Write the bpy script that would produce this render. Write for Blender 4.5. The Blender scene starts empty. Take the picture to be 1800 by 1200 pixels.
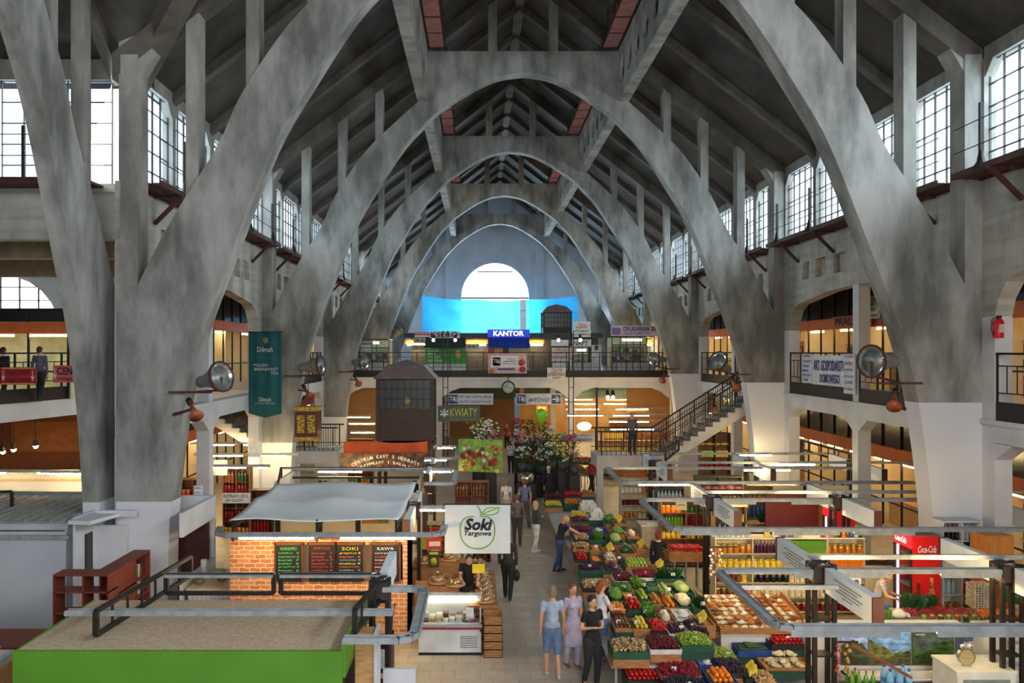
import bpy, math, random
from mathutils import Vector, Matrix
random.seed(7)
C = bpy.context.scene.collection
SC = bpy.context.scene
# ---------------------------------------------------------------- camera, world, lights, exposure
EYE = 6.4; XC = 1.65; F = 1400.0
cam = bpy.data.objects.new('camera', bpy.data.cameras.new('camera')); C.objects.link(cam)
cam.location = (0, 0, EYE); cam.rotation_euler = (math.pi/2, 0, 0)
cam.data.sensor_width = 36; cam.data.lens = 28.0
cam.data.shift_x = 56/1800; cam.data.shift_y = 18/1800
cam.data.clip_end = 300
SC.camera = cam
SC.view_settings.view_transform = 'Standard'; SC.view_settings.look = 'None'
SC.view_settings.gamma = 1; SC.view_settings.use_curve_mapping = False
SC.view_settings.exposure = 0.56
SC.cycles.max_bounces = 6; SC.cycles.diffuse_bounces = 4; SC.cycles.glossy_bounces = 3
SC.cycles.transmission_bounces = 4; SC.cycles.transparent_max_bounces = 8
SC.cycles.sample_clamp_indirect = 6; SC.cycles.sample_clamp_direct = 0
SC.cycles.caustics_reflective = False; SC.cycles.caustics_refractive = False
SC.cycles.use_denoising = True
w = bpy.data.worlds.new('sky'); SC.world = w; w.use_nodes = True
w.node_tree.nodes['Background'].inputs[0].default_value = (0.93, 0.97, 1, 1)
w.node_tree.nodes['Background'].inputs[1].default_value = 2.2
def area(name, loc, rot, sx, sy, power, col=(1, 1, 1), spread=180):
    l = bpy.data.lights.new(name, 'AREA'); l.shape = 'RECTANGLE'; l.size = sx; l.size_y = sy
    l.energy = power; l.color = col; l.spread = math.radians(spread)
    o = bpy.data.objects.new(name, l); C.objects.link(o); o.location = loc; o.rotation_euler = rot
    return o
H = math.pi/2
DAY = (0.90, 0.96, 1.0)
# daylight entering by the clerestory windows (one rectangle of sky just outside each run of panes)
for k in range(-1, 5):
    y = 12.5 + 12*k
    area('daylight_right', (XC+11.2, y, 11.9), (0, math.radians(70), 0), 2.7, 11.4, 1000, DAY)
    if k > 0: area('daylight_left', (XC-11.2, y, 11.9), (0, -math.radians(70), 0), 2.7, 11.4, 800, DAY)
area('daylight_transept', (-18, 20.6, 11.9), (-math.radians(70), 0, 0), 16, 2.7, 800, DAY)
area('daylight_transept_near', (-18, -1.5, 11.9), (math.radians(70), 0, 0), 16, 2.7, 800, DAY)
area('daylight_end_window', (XC+.05, 73.2, 9), (-H, 0, 0), 6, 10, 2600, DAY)
area('daylight_near_end_window', (XC, -11.5, 11), (H, 0, 0), 12, 9, 1500, DAY)
# ---------------------------------------------------------------- helpers
def lin(c):
    return tuple((v/255/12.92 if v/255 <= .04045 else ((v/255+.055)/1.055)**2.4) for v in c) + (1,)
MC = {}
def mat(key, c1=(128,128,128), c2=None, sc=4, rough=.6, metal=0, emit=0, bump=0, alpha=1, trans=0, det=4, contrast=.5, sampled=True, scz=None):
    if key in MC: return MC[key]
    m = bpy.data.materials.new(key); m.use_nodes = True; nt = m.node_tree; N = nt.nodes; L = nt.links
    b = N['Principled BSDF']; b.inputs['Roughness'].default_value = rough; b.inputs['Metallic'].default_value = metal
    b.inputs['Base Color'].default_value = lin(c1)
    if c2 is None:
        c2 = tuple(v*.86 for v in c1); contrast = min(contrast, .5)
    tc = N.new('ShaderNodeTexCoord'); no = N.new('ShaderNodeTexNoise'); no.inputs['Scale'].default_value = sc; no.inputs['Detail'].default_value = det
    src = tc.outputs['Object']
    if scz:
        mp = N.new('ShaderNodeMapping'); mp.inputs['Scale'].default_value = scz; L.new(src, mp.inputs[0]); src = mp.outputs[0]
    L.new(src, no.inputs['Vector'])
    cr = N.new('ShaderNodeValToRGB'); cr.color_ramp.elements[0].position = .5-contrast/3; cr.color_ramp.elements[1].position = .5+contrast/3
    cr.color_ramp.elements[0].color = lin(c2); cr.color_ramp.elements[1].color = lin(c1)
    L.new(no.outputs['Fac'], cr.inputs[0]); L.new(cr.outputs[0], b.inputs['Base Color'])
    if bump:
        bp = N.new('ShaderNodeBump'); bp.inputs['Strength'].default_value = bump; bp.inputs['Distance'].default_value = .02
        L.new(no.outputs['Fac'], bp.inputs['Height']); L.new(bp.outputs[0], b.inputs['Normal'])
    if emit:
        b.inputs['Emission Color'].default_value = lin(c1); b.inputs['Emission Strength'].default_value = emit
        if not sampled: m.cycles.emission_sampling = 'NONE'
    if trans: b.inputs['Transmission Weight'].default_value = trans
    if alpha < 1: b.inputs['Alpha'].default_value = alpha
    MC[key] = m; return m
def flat(c, rough=.6, metal=0, emit=0, **k):
    return mat('paint_%d_%d_%d_%g_%g_%g' % (*[int(v) for v in c], rough, metal, emit), c, None, 6, rough, metal, emit, **k)
class MB:
    def __init__(s): s.v = []; s.f = []; s.mi = []; s.sm = []; s.m = 0; s.M = None; s.s = False
    def add(s, vs, fs, smooth=None):
        n = len(s.v)
        if s.M is not None: vs = [tuple(s.M @ Vector(v)) for v in vs]
        s.v += [tuple(v) for v in vs]; s.f += [tuple(i+n for i in f) for f in fs]
        s.mi += [s.m]*len(fs); s.sm += [s.s if smooth is None else smooth]*len(fs); return s
    def box(s, x0, x1, y0, y1, z0, z1):
        return s.add([(x0,y0,z0),(x1,y0,z0),(x1,y1,z0),(x0,y1,z0),(x0,y0,z1),(x1,y0,z1),(x1,y1,z1),(x0,y1,z1)],
                     [(3,2,1,0),(4,5,6,7),(0,1,5,4),(1,2,6,5),(2,3,7,6),(3,0,4,7)], False)
    def cb(s, x, y, z, a, b, c): return s.box(x-a/2, x+a/2, y-b/2, y+b/2, z-c/2, z+c/2)
    def bar(s, p, q, a, b=None):            # square bar between two points
        p = Vector(p); q = Vector(q); b = b or a; d = (q-p).normalized()
        up = Vector((0,0,1)) if abs(d.z) < .95 else Vector((0,1,0))
        u = d.cross(up).normalized()*a/2; w_ = u.normalized().cross(d).normalized()*b/2
        vs = [p-u-w_, p+u-w_, p+u+w_, p-u+w_, q-u-w_, q+u-w_, q+u+w_, q-u+w_]
        return s.add(vs, [(3,2,1,0),(4,5,6,7),(0,1,5,4),(1,2,6,5),(2,3,7,6),(3,0,4,7)], False)
    def cyl(s, p, q, r, r2=None, n=10, cap=True):
        p = Vector(p); q = Vector(q); r2 = r if r2 is None else r2; d = (q-p).normalized()
        up = Vector((0,0,1)) if abs(d.z) < .95 else Vector((0,1,0))
        u = d.cross(up).normalized(); w_ = u.cross(d).normalized()
        vs = []; 
        for c, rr in ((p, r), (q, r2)):
            for i in range(n):
                a = 2*math.pi*i/n; vs.append(c+u*rr*math.cos(a)+w_*rr*math.sin(a))
        fs = [(i, (i+1) % n, n+(i+1) % n, n+i) for i in range(n)]
        s.add(vs, fs, True)
        if cap: s.add(vs, [tuple(range(n-1, -1, -1)), tuple(range(n, 2*n))], False)
        return s
    def lathe(s, prof, c=(0,0,0), n=10, cap=True, sx=1, sy=1):
        vs = []; 
        for r, z in prof:
            for i in range(n):
                a = 2*math.pi*i/n; vs.append((c[0]+sx*r*math.cos(a), c[1]+sy*r*math.sin(a), c[2]+z))
        fs = []
        for k in range(len(prof)-1):
            for i in range(n): fs.append((k*n+i, k*n+(i+1) % n, (k+1)*n+(i+1) % n, (k+1)*n+i))
        if cap: fs += [tuple(range(n-1, -1, -1)), tuple(range(len(vs)-n, len(vs)))]
        return s.add(vs, fs, True)
    def ball(s, c, r, n=8, m=6, sc=(1,1,1)):
        vs = [(c[0], c[1], c[2]-r*sc[2])]
        for k in range(1, m):
            t = math.pi*k/m
            for i in range(n):
                a = 2*math.pi*i/n; vs.append((c[0]+r*sc[0]*math.sin(t)*math.cos(a), c[1]+r*sc[1]*math.sin(t)*math.sin(a), c[2]-r*sc[2]*math.cos(t)))
        vs.append((c[0], c[1], c[2]+r*sc[2])); fs = []
        for i in range(n): fs.append((0, 1+(i+1) % n, 1+i))
        for k in range(m-2):
            for i in range(n): fs.append((1+k*n+i, 1+k*n+(i+1) % n, 1+(k+1)*n+(i+1) % n, 1+(k+1)*n+i))
        e = len(vs)-1
        for i in range(n): fs.append((1+(m-2)*n+i, 1+(m-2)*n+(i+1) % n, e))
        return s.add(vs, fs, True)
    def tube(s, pts, r, n=6):
        for a, b in zip(pts, pts[1:]): s.cyl(a, b, r, n=n)
        return s
    def prism(s, poly, ax, a0, a1):         # polygon in the plane normal to ax ('x','y','z'), extruded a0..a1
        def P(u, v, a): return {'x': (a, u, v), 'y': (u, a, v), 'z': (u, v, a)}[ax]
        n = len(poly); vs = [P(u, v, a0) for u, v in poly]+[P(u, v, a1) for u, v in poly]
        return s.add(vs, [tuple(range(n)), tuple(range(2*n-1, n-1, -1))]+[(i, i+n, (i+1) % n+n, (i+1) % n) for i in range(n)], False)
    def quad(s, a, b, c, d): return s.add([a, b, c, d], [(0, 1, 2, 3)], False)
    def sheet(s, a, b, c, d, nu, nv, fn, th=.01, single=False):   # thick sheet a-b-c-d displaced by fn(u,v) -> Vector
        a, b, c, d = map(Vector, (a, b, c, d)); vs = []
        nrm = (b-a).cross(d-a).normalized()*th
        for side in ((0,) if single else (0, 1)):
            for j in range(nv+1):
                for i in range(nu+1):
                    u = i/nu; v = j/nv
                    p = (a*(1-u)+b*u)*(1-v)+(d*(1-u)+c*u)*v
                    vs.append(p+Vector(fn(u, v))+nrm*side)
        W = nu+1; O = W*(nv+1); fs = []
        for j in range(nv):
            for i in range(nu):
                q = (j*W+i, j*W+i+1, (j+1)*W+i+1, (j+1)*W+i); fs.append(q); fs += [] if single else [tuple(O+k for k in q[::-1])]
        if single: return s.add(vs, fs, True)
        for i in range(nu):
            fs.append((i+1, i, O+i, O+i+1)); k = nv*W+i; fs.append((k, k+1, O+k+1, O+k))
        for j in range(nv):
            k = j*W; fs.append((k, k+W, O+k+W, O+k)); k = j*W+nu; fs.append((k+W, k, O+k, O+k+W))
        return s.add(vs, fs, True)
    def build(s, name, mats, parent=None, loc=None, rz=0):
        me = bpy.data.meshes.new(name); me.from_pydata(s.v, [], s.f)
        for m in (mats if isinstance(mats, (list, tuple)) else [mats]): me.materials.append(m)
        me.polygons.foreach_set('material_index', s.mi); me.polygons.foreach_set('use_smooth', s.sm)
        me.validate(); me.update()
        import bmesh
        bm = bmesh.new(); bm.from_mesh(me); bmesh.ops.recalc_face_normals(bm, faces=bm.faces); bm.to_mesh(me); bm.free()
        o = bpy.data.objects.new(name, me); C.objects.link(o)
        if parent: o.parent = parent
        if loc: o.location = loc
        if rz: o.rotation_euler = (0, 0, rz)
        return o
def tag(o, label=None, cat=None, group=None, kind=None):
    if label: o['label'] = ' '.join(label.split()[:16])
    if cat: o['category'] = cat
    if group: o['group'] = group
    if kind: o['kind'] = kind
    return o
def thing(name, label, cat, loc=(0,0,0), rz=0, group=None):
    o = bpy.data.objects.new(name, None); o.empty_display_size = .1; C.objects.link(o); o.location = loc; o.rotation_euler = (0, 0, rz)
    return tag(o, label, cat, group)
def dup(root, loc, rz=None, label=None, group=None, scale=None):
    r = root.copy(); C.objects.link(r); r.location = loc
    if rz is not None: r.rotation_euler = (0, 0, rz)
    if scale: r.scale = (scale,)*3 if not isinstance(scale, tuple) else scale
    if label: r['label'] = label
    if group: r['group'] = group
    for ch in KIDS(root):
        c = ch.copy(); C.objects.link(c); c.parent = r
        for g in KIDS(ch):
            d = g.copy(); C.objects.link(d); d.parent = c
    return r
def KIDS(o): return [c for c in o.children]
def struct(name, mb, m, label=None):
    return tag(mb.build(name, m), label, None, None, 'structure')
def W(px, py, D):           # a point read off the photo at depth D
    return Vector(((px-844)*D/F, D, EYE-(py-618)*D/F))
_fonts = {}
def text_mesh(s, w, h, th=.006, shear=0, bold=0):
    k = (s, round(w, 3), round(h, 3), shear, bold)
    if k in _fonts: return _fonts[k]
    cu = bpy.data.curves.new('lettering', 'FONT'); cu.body = s; cu.extrude = .0; cu.offset = bold; cu.shear = shear; cu.align_x = 'CENTER'; cu.resolution_u = 2
    cu.space_line = .9
    o = bpy.data.objects.new('lettering', cu); C.objects.link(o)
    bpy.context.view_layer.update()
    me = bpy.data.meshes.new_from_object(o.evaluated_get(bpy.context.evaluated_depsgraph_get()))
    bpy.data.objects.remove(o)
    xs = [v.co.x for v in me.vertices]; ys = [v.co.y for v in me.vertices]
    x0, x1, y0, y1 = min(xs), max(xs), min(ys), max(ys)
    for v in me.vertices: v.co = ((v.co.x-(x0+x1)/2)*w/(x1-x0), 0, (v.co.y-(y0+y1)/2)*h/(y1-y0))
    _fonts[k] = me; return me
def text(s, w, h, loc, m, parent=None, rz=0, name='lettering', shear=0, bold=.01, rx=0):
    me = text_mesh(s, w, h, shear=shear, bold=bold)
    if me.materials and me.materials[0] != m: me = me.copy(); me.materials.clear()
    if not me.materials: me.materials.append(m)
    o = bpy.data.objects.new(name, me); C.objects.link(o); o.location = loc; o.rotation_euler = (rx, 0, rz)
    if parent: o.parent = parent
    return o
# ---------------------------------------------------------------- materials of the hall
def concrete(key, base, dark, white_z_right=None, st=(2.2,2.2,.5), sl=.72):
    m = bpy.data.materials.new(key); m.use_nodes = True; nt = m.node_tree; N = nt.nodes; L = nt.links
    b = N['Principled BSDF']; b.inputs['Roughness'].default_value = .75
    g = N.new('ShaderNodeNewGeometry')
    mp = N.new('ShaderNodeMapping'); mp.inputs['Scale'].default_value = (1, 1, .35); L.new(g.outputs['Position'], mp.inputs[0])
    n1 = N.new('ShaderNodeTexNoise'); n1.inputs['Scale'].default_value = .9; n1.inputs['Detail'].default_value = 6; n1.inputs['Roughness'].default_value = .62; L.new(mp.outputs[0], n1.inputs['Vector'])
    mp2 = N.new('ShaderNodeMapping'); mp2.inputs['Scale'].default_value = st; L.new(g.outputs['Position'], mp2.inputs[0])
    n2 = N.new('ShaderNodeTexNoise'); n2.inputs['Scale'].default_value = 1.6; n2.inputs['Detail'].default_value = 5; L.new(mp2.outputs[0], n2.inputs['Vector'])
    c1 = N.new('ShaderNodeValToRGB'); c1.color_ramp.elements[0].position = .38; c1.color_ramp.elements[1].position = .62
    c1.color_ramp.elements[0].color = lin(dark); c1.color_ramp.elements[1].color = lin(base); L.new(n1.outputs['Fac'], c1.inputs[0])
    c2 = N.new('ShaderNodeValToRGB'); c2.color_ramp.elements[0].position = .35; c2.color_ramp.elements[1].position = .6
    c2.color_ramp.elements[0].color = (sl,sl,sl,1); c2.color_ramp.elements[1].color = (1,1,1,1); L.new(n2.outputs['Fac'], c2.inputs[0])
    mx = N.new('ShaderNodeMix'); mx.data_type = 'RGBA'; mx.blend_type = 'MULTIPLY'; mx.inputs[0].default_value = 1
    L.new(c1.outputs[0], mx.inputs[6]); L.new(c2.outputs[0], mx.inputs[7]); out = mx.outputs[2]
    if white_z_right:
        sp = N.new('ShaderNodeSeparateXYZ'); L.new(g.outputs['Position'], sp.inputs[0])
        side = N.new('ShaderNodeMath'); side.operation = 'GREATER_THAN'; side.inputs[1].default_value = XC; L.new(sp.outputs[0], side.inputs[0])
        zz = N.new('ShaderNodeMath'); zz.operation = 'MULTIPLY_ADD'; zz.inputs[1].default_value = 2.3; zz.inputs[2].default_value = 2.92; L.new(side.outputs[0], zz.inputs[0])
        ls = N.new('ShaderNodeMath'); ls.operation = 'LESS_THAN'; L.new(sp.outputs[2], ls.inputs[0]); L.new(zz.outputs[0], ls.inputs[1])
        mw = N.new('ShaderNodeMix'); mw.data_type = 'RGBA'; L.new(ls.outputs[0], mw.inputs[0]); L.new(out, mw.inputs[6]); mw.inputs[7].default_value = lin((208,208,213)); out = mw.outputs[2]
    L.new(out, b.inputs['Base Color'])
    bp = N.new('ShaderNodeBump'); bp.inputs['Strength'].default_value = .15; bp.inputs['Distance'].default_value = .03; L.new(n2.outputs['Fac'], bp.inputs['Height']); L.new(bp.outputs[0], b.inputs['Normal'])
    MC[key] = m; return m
M_ARCH = concrete('arch_concrete', (160,159,155), (98,98,93), True, (1.6,1.6,.6), .8)
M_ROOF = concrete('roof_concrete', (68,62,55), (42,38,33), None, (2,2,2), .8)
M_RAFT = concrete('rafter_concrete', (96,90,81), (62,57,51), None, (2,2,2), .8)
M_WALL = concrete('wall_concrete', (186,182,173), (142,138,129), None, (.3,.3,4), .8)
M_GIRD = concrete('girder_concrete', (156,153,147), (112,108,102), None, (2,2,1), .8)
M_WHITE = mat('white_plaster', (212,212,216), (196,196,200), 1.2, .8)
M_TAN = mat('tan_plaster', (176,158,132), (150,132,110), 2, .8)
M_STEEL = mat('dark_painted_steel', (44,36,34), (30,25,24), 8, .5, .3)
M_RED = mat('red_oxide_steel', (88,44,38), (62,32,28), 5, .6, .2)
M_ALU = mat('aluminium_channel', (172,176,178), (146,150,152), 6, .4, .25)
M_PANEL = mat('lightbox_panel', (238,244,250), (228,236,242), 4, .5)
M_GLASS = None
def glass(key='window_glass', tint=(230,240,245), a=.12, rough=.05):
    if key in MC: return MC[key]
    m = bpy.data.materials.new(key); m.use_nodes = True; N = m.node_tree.nodes; L = m.node_tree.links
    for n in list(N): N.remove(n)
    o = N.new('ShaderNodeOutputMaterial'); t = N.new('ShaderNodeBsdfTransparent'); g = N.new('ShaderNodeBsdfGlossy'); mx = N.new('ShaderNodeMixShader')
    t.inputs[0].default_value = lin(tint); g.inputs['Roughness'].default_value = rough; mx.inputs[0].default_value = a
    L.new(t.outputs[0], mx.inputs[1]); L.new(g.outputs[0], mx.inputs[2]); L.new(mx.outputs[0], o.inputs[0]); MC[key] = m; return m
M_PANE = glass()
M_CLEAR = glass('clear_plastic', (246,250,252), .10)
M_TUBE = mat('fluorescent_tube', (255,222,158), None, 1, .5, 0, 85)
M_TUBES = mat('shop_tube', (255,226,160), None, 1, .5, 0, 15)
M_TUBEW = mat('cool_fluorescent_tube', (255,250,230), None, 1, .5, 0, 12)
# ---------------------------------------------------------------- floor
def tile_mat():
    m = bpy.data.materials.new('stone_floor_tiles'); m.use_nodes = True; N = m.node_tree.nodes; L = m.node_tree.links
    b = N['Principled BSDF']; b.inputs['Roughness'].default_value = .45
    g = N.new('ShaderNodeNewGeometry'); br = N.new('ShaderNodeTexBrick'); br.offset = .5
    br.inputs['Scale'].default_value = 1; br.inputs['Mortar Size'].default_value = .006; br.inputs['Brick Width'].default_value = .5; br.inputs['Row Height'].default_value = .4
    br.inputs['Color1'].default_value = lin((206,196,182)); br.inputs['Color2'].default_value = lin((190,180,166)); br.inputs['Mortar'].default_value = lin((150,142,132))
    L.new(g.outputs['Position'], br.inputs[0]); no = N.new('ShaderNodeTexNoise'); no.inputs['Scale'].default_value = 3; L.new(g.outputs['Position'], no.inputs['Vector'])
    mx = N.new('ShaderNodeMix'); mx.data_type = 'RGBA'; mx.blend_type = 'MULTIPLY'; mx.inputs[0].default_value = .35; L.new(br.outputs[0], mx.inputs[6]); L.new(no.outputs['Fac'], mx.inputs[7])
    L.new(mx.outputs[2], b.inputs['Base Color']); return m
struct('floor', MB().box(-32, 24, -12, 74, -.3, 0), tile_mat())
# ---------------------------------------------------------------- arches
INN = [(8.9,0),(8.85,2.6),(8.52,5.23),(8.1,6.9),(7.5,8.53),(6.48,11.14),(5.65,12.6),(4.63,14.18),(3.9,15.0),(3.41,15.5),(2.6,16.08),(1.75,16.6),(0.9,16.95),(0,17.08)]
OUT = [(10.1,0),(10.1,7.9),(9.6,7.95),(8.76,9.55),(7.76,11.15),(7.18,12.4),(6.09,14.0),(4.94,15.15),(3.65,16.3),(3.65,17.9),(0,17.9)]
def smoothcurve(p, k=4):        # Catmull-Rom through the points
    out = []
    for i in range(len(p)-1):
        a = p[max(i-1, 0)]; b = p[i]; c = p[i+1]; d = p[min(i+2, len(p)-1)]
        for j in range(k):
            t = j/k
            out.append(tuple(.5*((2*b[q])+(-a[q]+c[q])*t+(2*a[q]-5*b[q]+4*c[q]-d[q])*t*t+(-a[q]+3*b[q]-3*c[q]+d[q])*t**3) for q in (0, 1)))
    return out+[p[-1]]
INS = smoothcurve(INN)
OUTS = OUT[:2]+smoothcurve(OUT[2:9])+OUT[9:]
def outer_at(u):
    best = 7.9
    for (a, za), (b, zb) in zip(OUTS, OUTS[1:]):
        if min(a, b) <= u <= max(a, b) and a != b: best = max(best, za+(zb-za)*(u-a)/(b-a))
    return best
def roofz(u): return 13.0+.77*(10-abs(u))
def arch_mesh(mb, conv, half):
    # ring of quads between inner and outer curves (strip), both halves
    n = 60
    def samp(p, t):
        ls = [0]
        for a, b in zip(p, p[1:]): ls.append(ls[-1]+math.dist(a, b))
        d = t*ls[-1]
        for i in range(len(p)-1):
            if d <= ls[i+1]+1e-9: f = (d-ls[i])/max(1e-9, ls[i+1]-ls[i]); return (p[i][0]+(p[i+1][0]-p[i][0])*f, p[i][1]+(p[i+1][1]-p[i][1])*f)
        return p[-1]
    poly = OUTS+INS[::-1]
    for sg in half:
        vs = [conv(sg*u, z, 0) for u, z in poly]+[conv(sg*u, z, 1) for u, z in poly]
        import mathutils
        tri = mathutils.geometry.tessellate_polygon([[Vector((u, z, 0)) for u, z in poly]])
        n = len(poly); fs = [tuple(t) for t in tri]+[tuple(i+n for i in t[::-1]) for t in tri]
        i0 = len(OUTS)-1
        fs += [(i, i+n, (i+1) % n+n, (i+1) % n) for i in range(n) if i != i0]
        mb.add(vs, fs, False)
ordn = ['nearest', 'second', 'third', 'fourth', 'farthest']
for k in range(5):
    Y = 18.48+12*k
    mb = MB(); arch_mesh(mb, lambda u, z, s: (XC+u, Y+s*.62, z), (-1, 1))
    a = struct('concrete_arch', mb, M_ARCH, '%s tall concrete arch rib spanning the hall' % ordn[k])
    for sg in (-1, 1):
        for u, wd in ((1.17,.34),(5.52,.3),(6.95,.3),(8.35,.3)):
            zb = 17.85 if u < 2 else outer_at(u)-.3
            MB().box(XC+sg*u-wd/2, XC+sg*u+wd/2, Y+.05, Y+.5, zb, roofz(u)+.2).build('post', M_GIRD, a)
        MB().box(XC+sg*9.8-.2, XC+sg*9.8+.2, Y+.005, Y+.595, 7.7, 13.3).build('wall_column', M_GIRD, a)
        MB().prism([(XC+sg*10.05, 12.6), (XC+sg*9.6, 12.9), (XC+sg*9.1, 13.75), (XC+sg*9.3, 13.9), (XC+sg*10.05, 13.6)], 'y', Y+.03, Y+.57).build('haunch', M_GIRD, a)
        MB().prism([(XC+sg*u, roofz(u)+q) for u, q in ((10.2,-.12),(0,0),(0,.5),(10.2,.5))], 'y', Y+.02, Y+.58).build('rafter', M_RAFT, a)
# transept arches
for X in (-9.2, -20.5):
    mb = MB(); arch_mesh(mb, lambda u, z, s: (X+.4*s, 9.6+u, z), (-1, 1))
    a = struct('concrete_arch', mb, M_ARCH, 'concrete arch rib spanning the side transept, rising toward the camera' if X > -10 else 'inner concrete arch rib of the side transept')
    for sg in (-1, 1):
        for u in (5.52, 6.95, 8.35):
            MB().box(X+.05, X+.35, 9.6+sg*u-.15, 9.6+sg*u+.15, outer_at(u)-.3, roofz(u)+.2).build('post', M_GIRD, a)
# ---------------------------------------------------------------- roof
Zs = lambda u: 13.45+.77*(10-u)
rb = MB(); T_ = .3
def slope(pts):
    vs = [(x, y, z) for x, y, z in pts]; n = len(vs)
    rb.add(vs+[(x, y, z+T_) for x, y, z in vs], [tuple(range(n)), tuple(range(2*n-1, n-1, -1))]+[(i, i+n, (i+1) % n+n, (i+1) % n) for i in range(n)], False)
slope([(XC, -12, Zs(0)), (XC+10.42, -12, Zs(10.42)), (XC+10.42, 74, Zs(10.42)), (XC, 74, Zs(0))])
slope([(XC, 19.6, Zs(0)), (XC-10.42, 19.6, Zs(10.42)), (XC-10.42, 74, Zs(10.42)), (XC, 74, Zs(0))])
slope([(XC, 9.6, Zs(0)), (XC-10, 19.6, Zs(10)), (XC, 19.6, Zs(0))])
slope([(XC, 9.6, Zs(0)), (XC, -.4, Zs(0)), (XC-10, -.4, Zs(10))])
slope([(XC, -.4, Zs(0)), (XC, -12, Zs(0)), (XC-10.42, -12, Zs(10.42)), (XC-10.42, -.4, Zs(10.42))])
slope([(XC, 9.6, Zs(0)), (-32, 9.6, Zs(0)), (-32, 20.4, Zs(10.42)), (XC-10, 20.4, Zs(10.42)), (XC-10, 19.6, Zs(10))])
slope([(XC, 9.6, Zs(0)), (XC-10, -.4, Zs(10)), (XC-10, -1.2, Zs(10.42)), (-32, -1.2, Zs(10.42)), (-32, 9.6, Zs(0))])
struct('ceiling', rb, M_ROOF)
# intermediate rafters, purlins, valley beams
rf = MB()
for i in range(-5, 19):
    y = 18.48+3*i+.3
    if i % 4 == 0 and i >= 0: continue
    for sg in (-1, 1):
        if sg < 0 and -.4 < y < 19: 
            u1 = abs(y-9.6)
        else: u1 = 10.2
        rf.prism([(XC+sg*u, roofz(u)+q) for u, q in ((u1,.16),(0,.16),(0,.6),(u1,.6))], 'y', y-.14, y+.14)
rf.box(XC-.2, XC+.2, -12, 74, Zs(0)-.25, Zs(0)+.2)
for i in range(8):
    x = -9-3*i
    rf.prism([(19.8, roofz(10.2)+.16), (9.6, roofz(0)+.16), (9.6, roofz(0)+.6), (19.8, roofz(10.2)+.6)], 'x', x-.14, x+.14)
rf.bar((XC-10.2, 19.8, 13.15), (XC, 9.6, 20.85), .5, .55); rf.bar((XC-10.2, -.6, 13.15), (XC, 9.6, 20.85), .5, .55)
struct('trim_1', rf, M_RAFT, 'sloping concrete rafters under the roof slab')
# ---------------------------------------------------------------- longitudinal girders with oval openings + service walkways
def holed_plate(mb, x0, x1, y0, y1, z0, z1, n, hw, hh):
    cw = (y1-y0)/n; zc = (z0+z1)/2; K = 16
    for i in range(n):
        yc = y0+cw*(i+.5); rect = []; ov = []
        for k in range(K):
            a = 2*math.pi*(k+.5)/K; c, s = math.cos(a), math.sin(a)
            t = 1/max(abs(c)/(cw/2), abs(s)/((z1-z0)/2)); 
            rect.append((yc+c*t, zc+s*t)); 
            q = 1/((abs(c)/hw)**2.6+(abs(s)/hh)**2.6)**(1/2.6); ov.append((yc+c*q, zc+s*q))
        for k in range(K):       # snap nearest ring points to the rectangle corners
            pass
        for cy, cz in ((yc-cw/2, z0), (yc+cw/2, z0), (yc-cw/2, z1), (yc+cw/2, z1)):
            j = min(range(K), key=lambda k: (rect[k][0]-cy)**2+(rect[k][1]-cz)**2); rect[j] = (cy, cz)
        vs = []
        for x in (x0, x1): vs += [(x, a, b) for a, b in rect]+[(x, a, b) for a, b in ov]
        fs = []
        for k in range(K):
            l = (k+1) % K
            fs += [(k, l, K+l, K+k), (2*K+l, 2*K+k, 3*K+k, 3*K+l), (K+k, K+l, 3*K+l, 3*K+k)]
        mb.add(vs, fs, False)
    mb.quad((x0,y0,z0),(x1,y0,z0),(x1,y1,z0),(x0,y1,z0)); mb.quad((x0,y0,z1),(x1,y0,z1),(x1,y1,z1),(x0,y1,z1))
for sg, nm in ((-1, 'left'), (1, 'right')):
    for k in range(-1, 4):
        Y = 18.48+12*k
        mb = MB(); a, b = sorted((XC+sg*3.65, XC+sg*4.05)); wa, wb = sorted((XC+sg*3.65, XC+sg*3.75)); holed_plate(mb, wa, wb, Y+.62, Y+12, 16.2, 17.75, 8, .43, .5)
        mb.box(a, b, Y+.62, Y+12, 15.98, 16.22); mb.box(a, b, Y+.62, Y+12, 17.73, 17.95)
        struct('girder_beam', mb, M_GIRD, 'lengthwise concrete girder pierced by ovals, %s side, bay %d from the camera' % (nm, k+2))
    for k in range(-1, 4):
        Y = 18.48+12*k
        t = thing('service_walkway', 'narrow red-brown service walkway beside the %s girder, above %s' % (nm, ['the near roof bay', 'the bay behind the nearest arch', 'the bay behind the second arch', 'the bay behind the third arch', 'the bay behind the fourth arch'][k+1]), 'walkway', (XC+sg*3.3, Y, 18.0), 0, None)
        mb = MB()
        for j in range(8): mb.box(-.27, .27, .7+1.4*j, .7+1.4*j+1.34, -.02, .02)
        mb.build('deck', mat('walkway_boards', (190,134,130), (160,110,106), 3, .7), t)
        rl = MB()
        for q in (-.3, .3):
            rl.bar((q, .6, 0), (q, 12, 0), .05)
            if q*sg < 0:
                rl.bar((q, .6, 1.0), (q, 12, 1.0), .03); rl.bar((q, .6, .5), (q, 12, .5), .02)
                for j in range(9): rl.bar((q, .7+1.4*j, 0), (q, .7+1.4*j, 1.05), .035)
            else:
                for j in range(9): rl.bar((q, .7+1.4*j, 0), (-q, .7+1.4*j, 0), .05)
        rl.build('railing', M_RED, t)
# glazed strips between walkway and girder (roof lantern glass)
for sg in (-1, 1):
    pass
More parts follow.
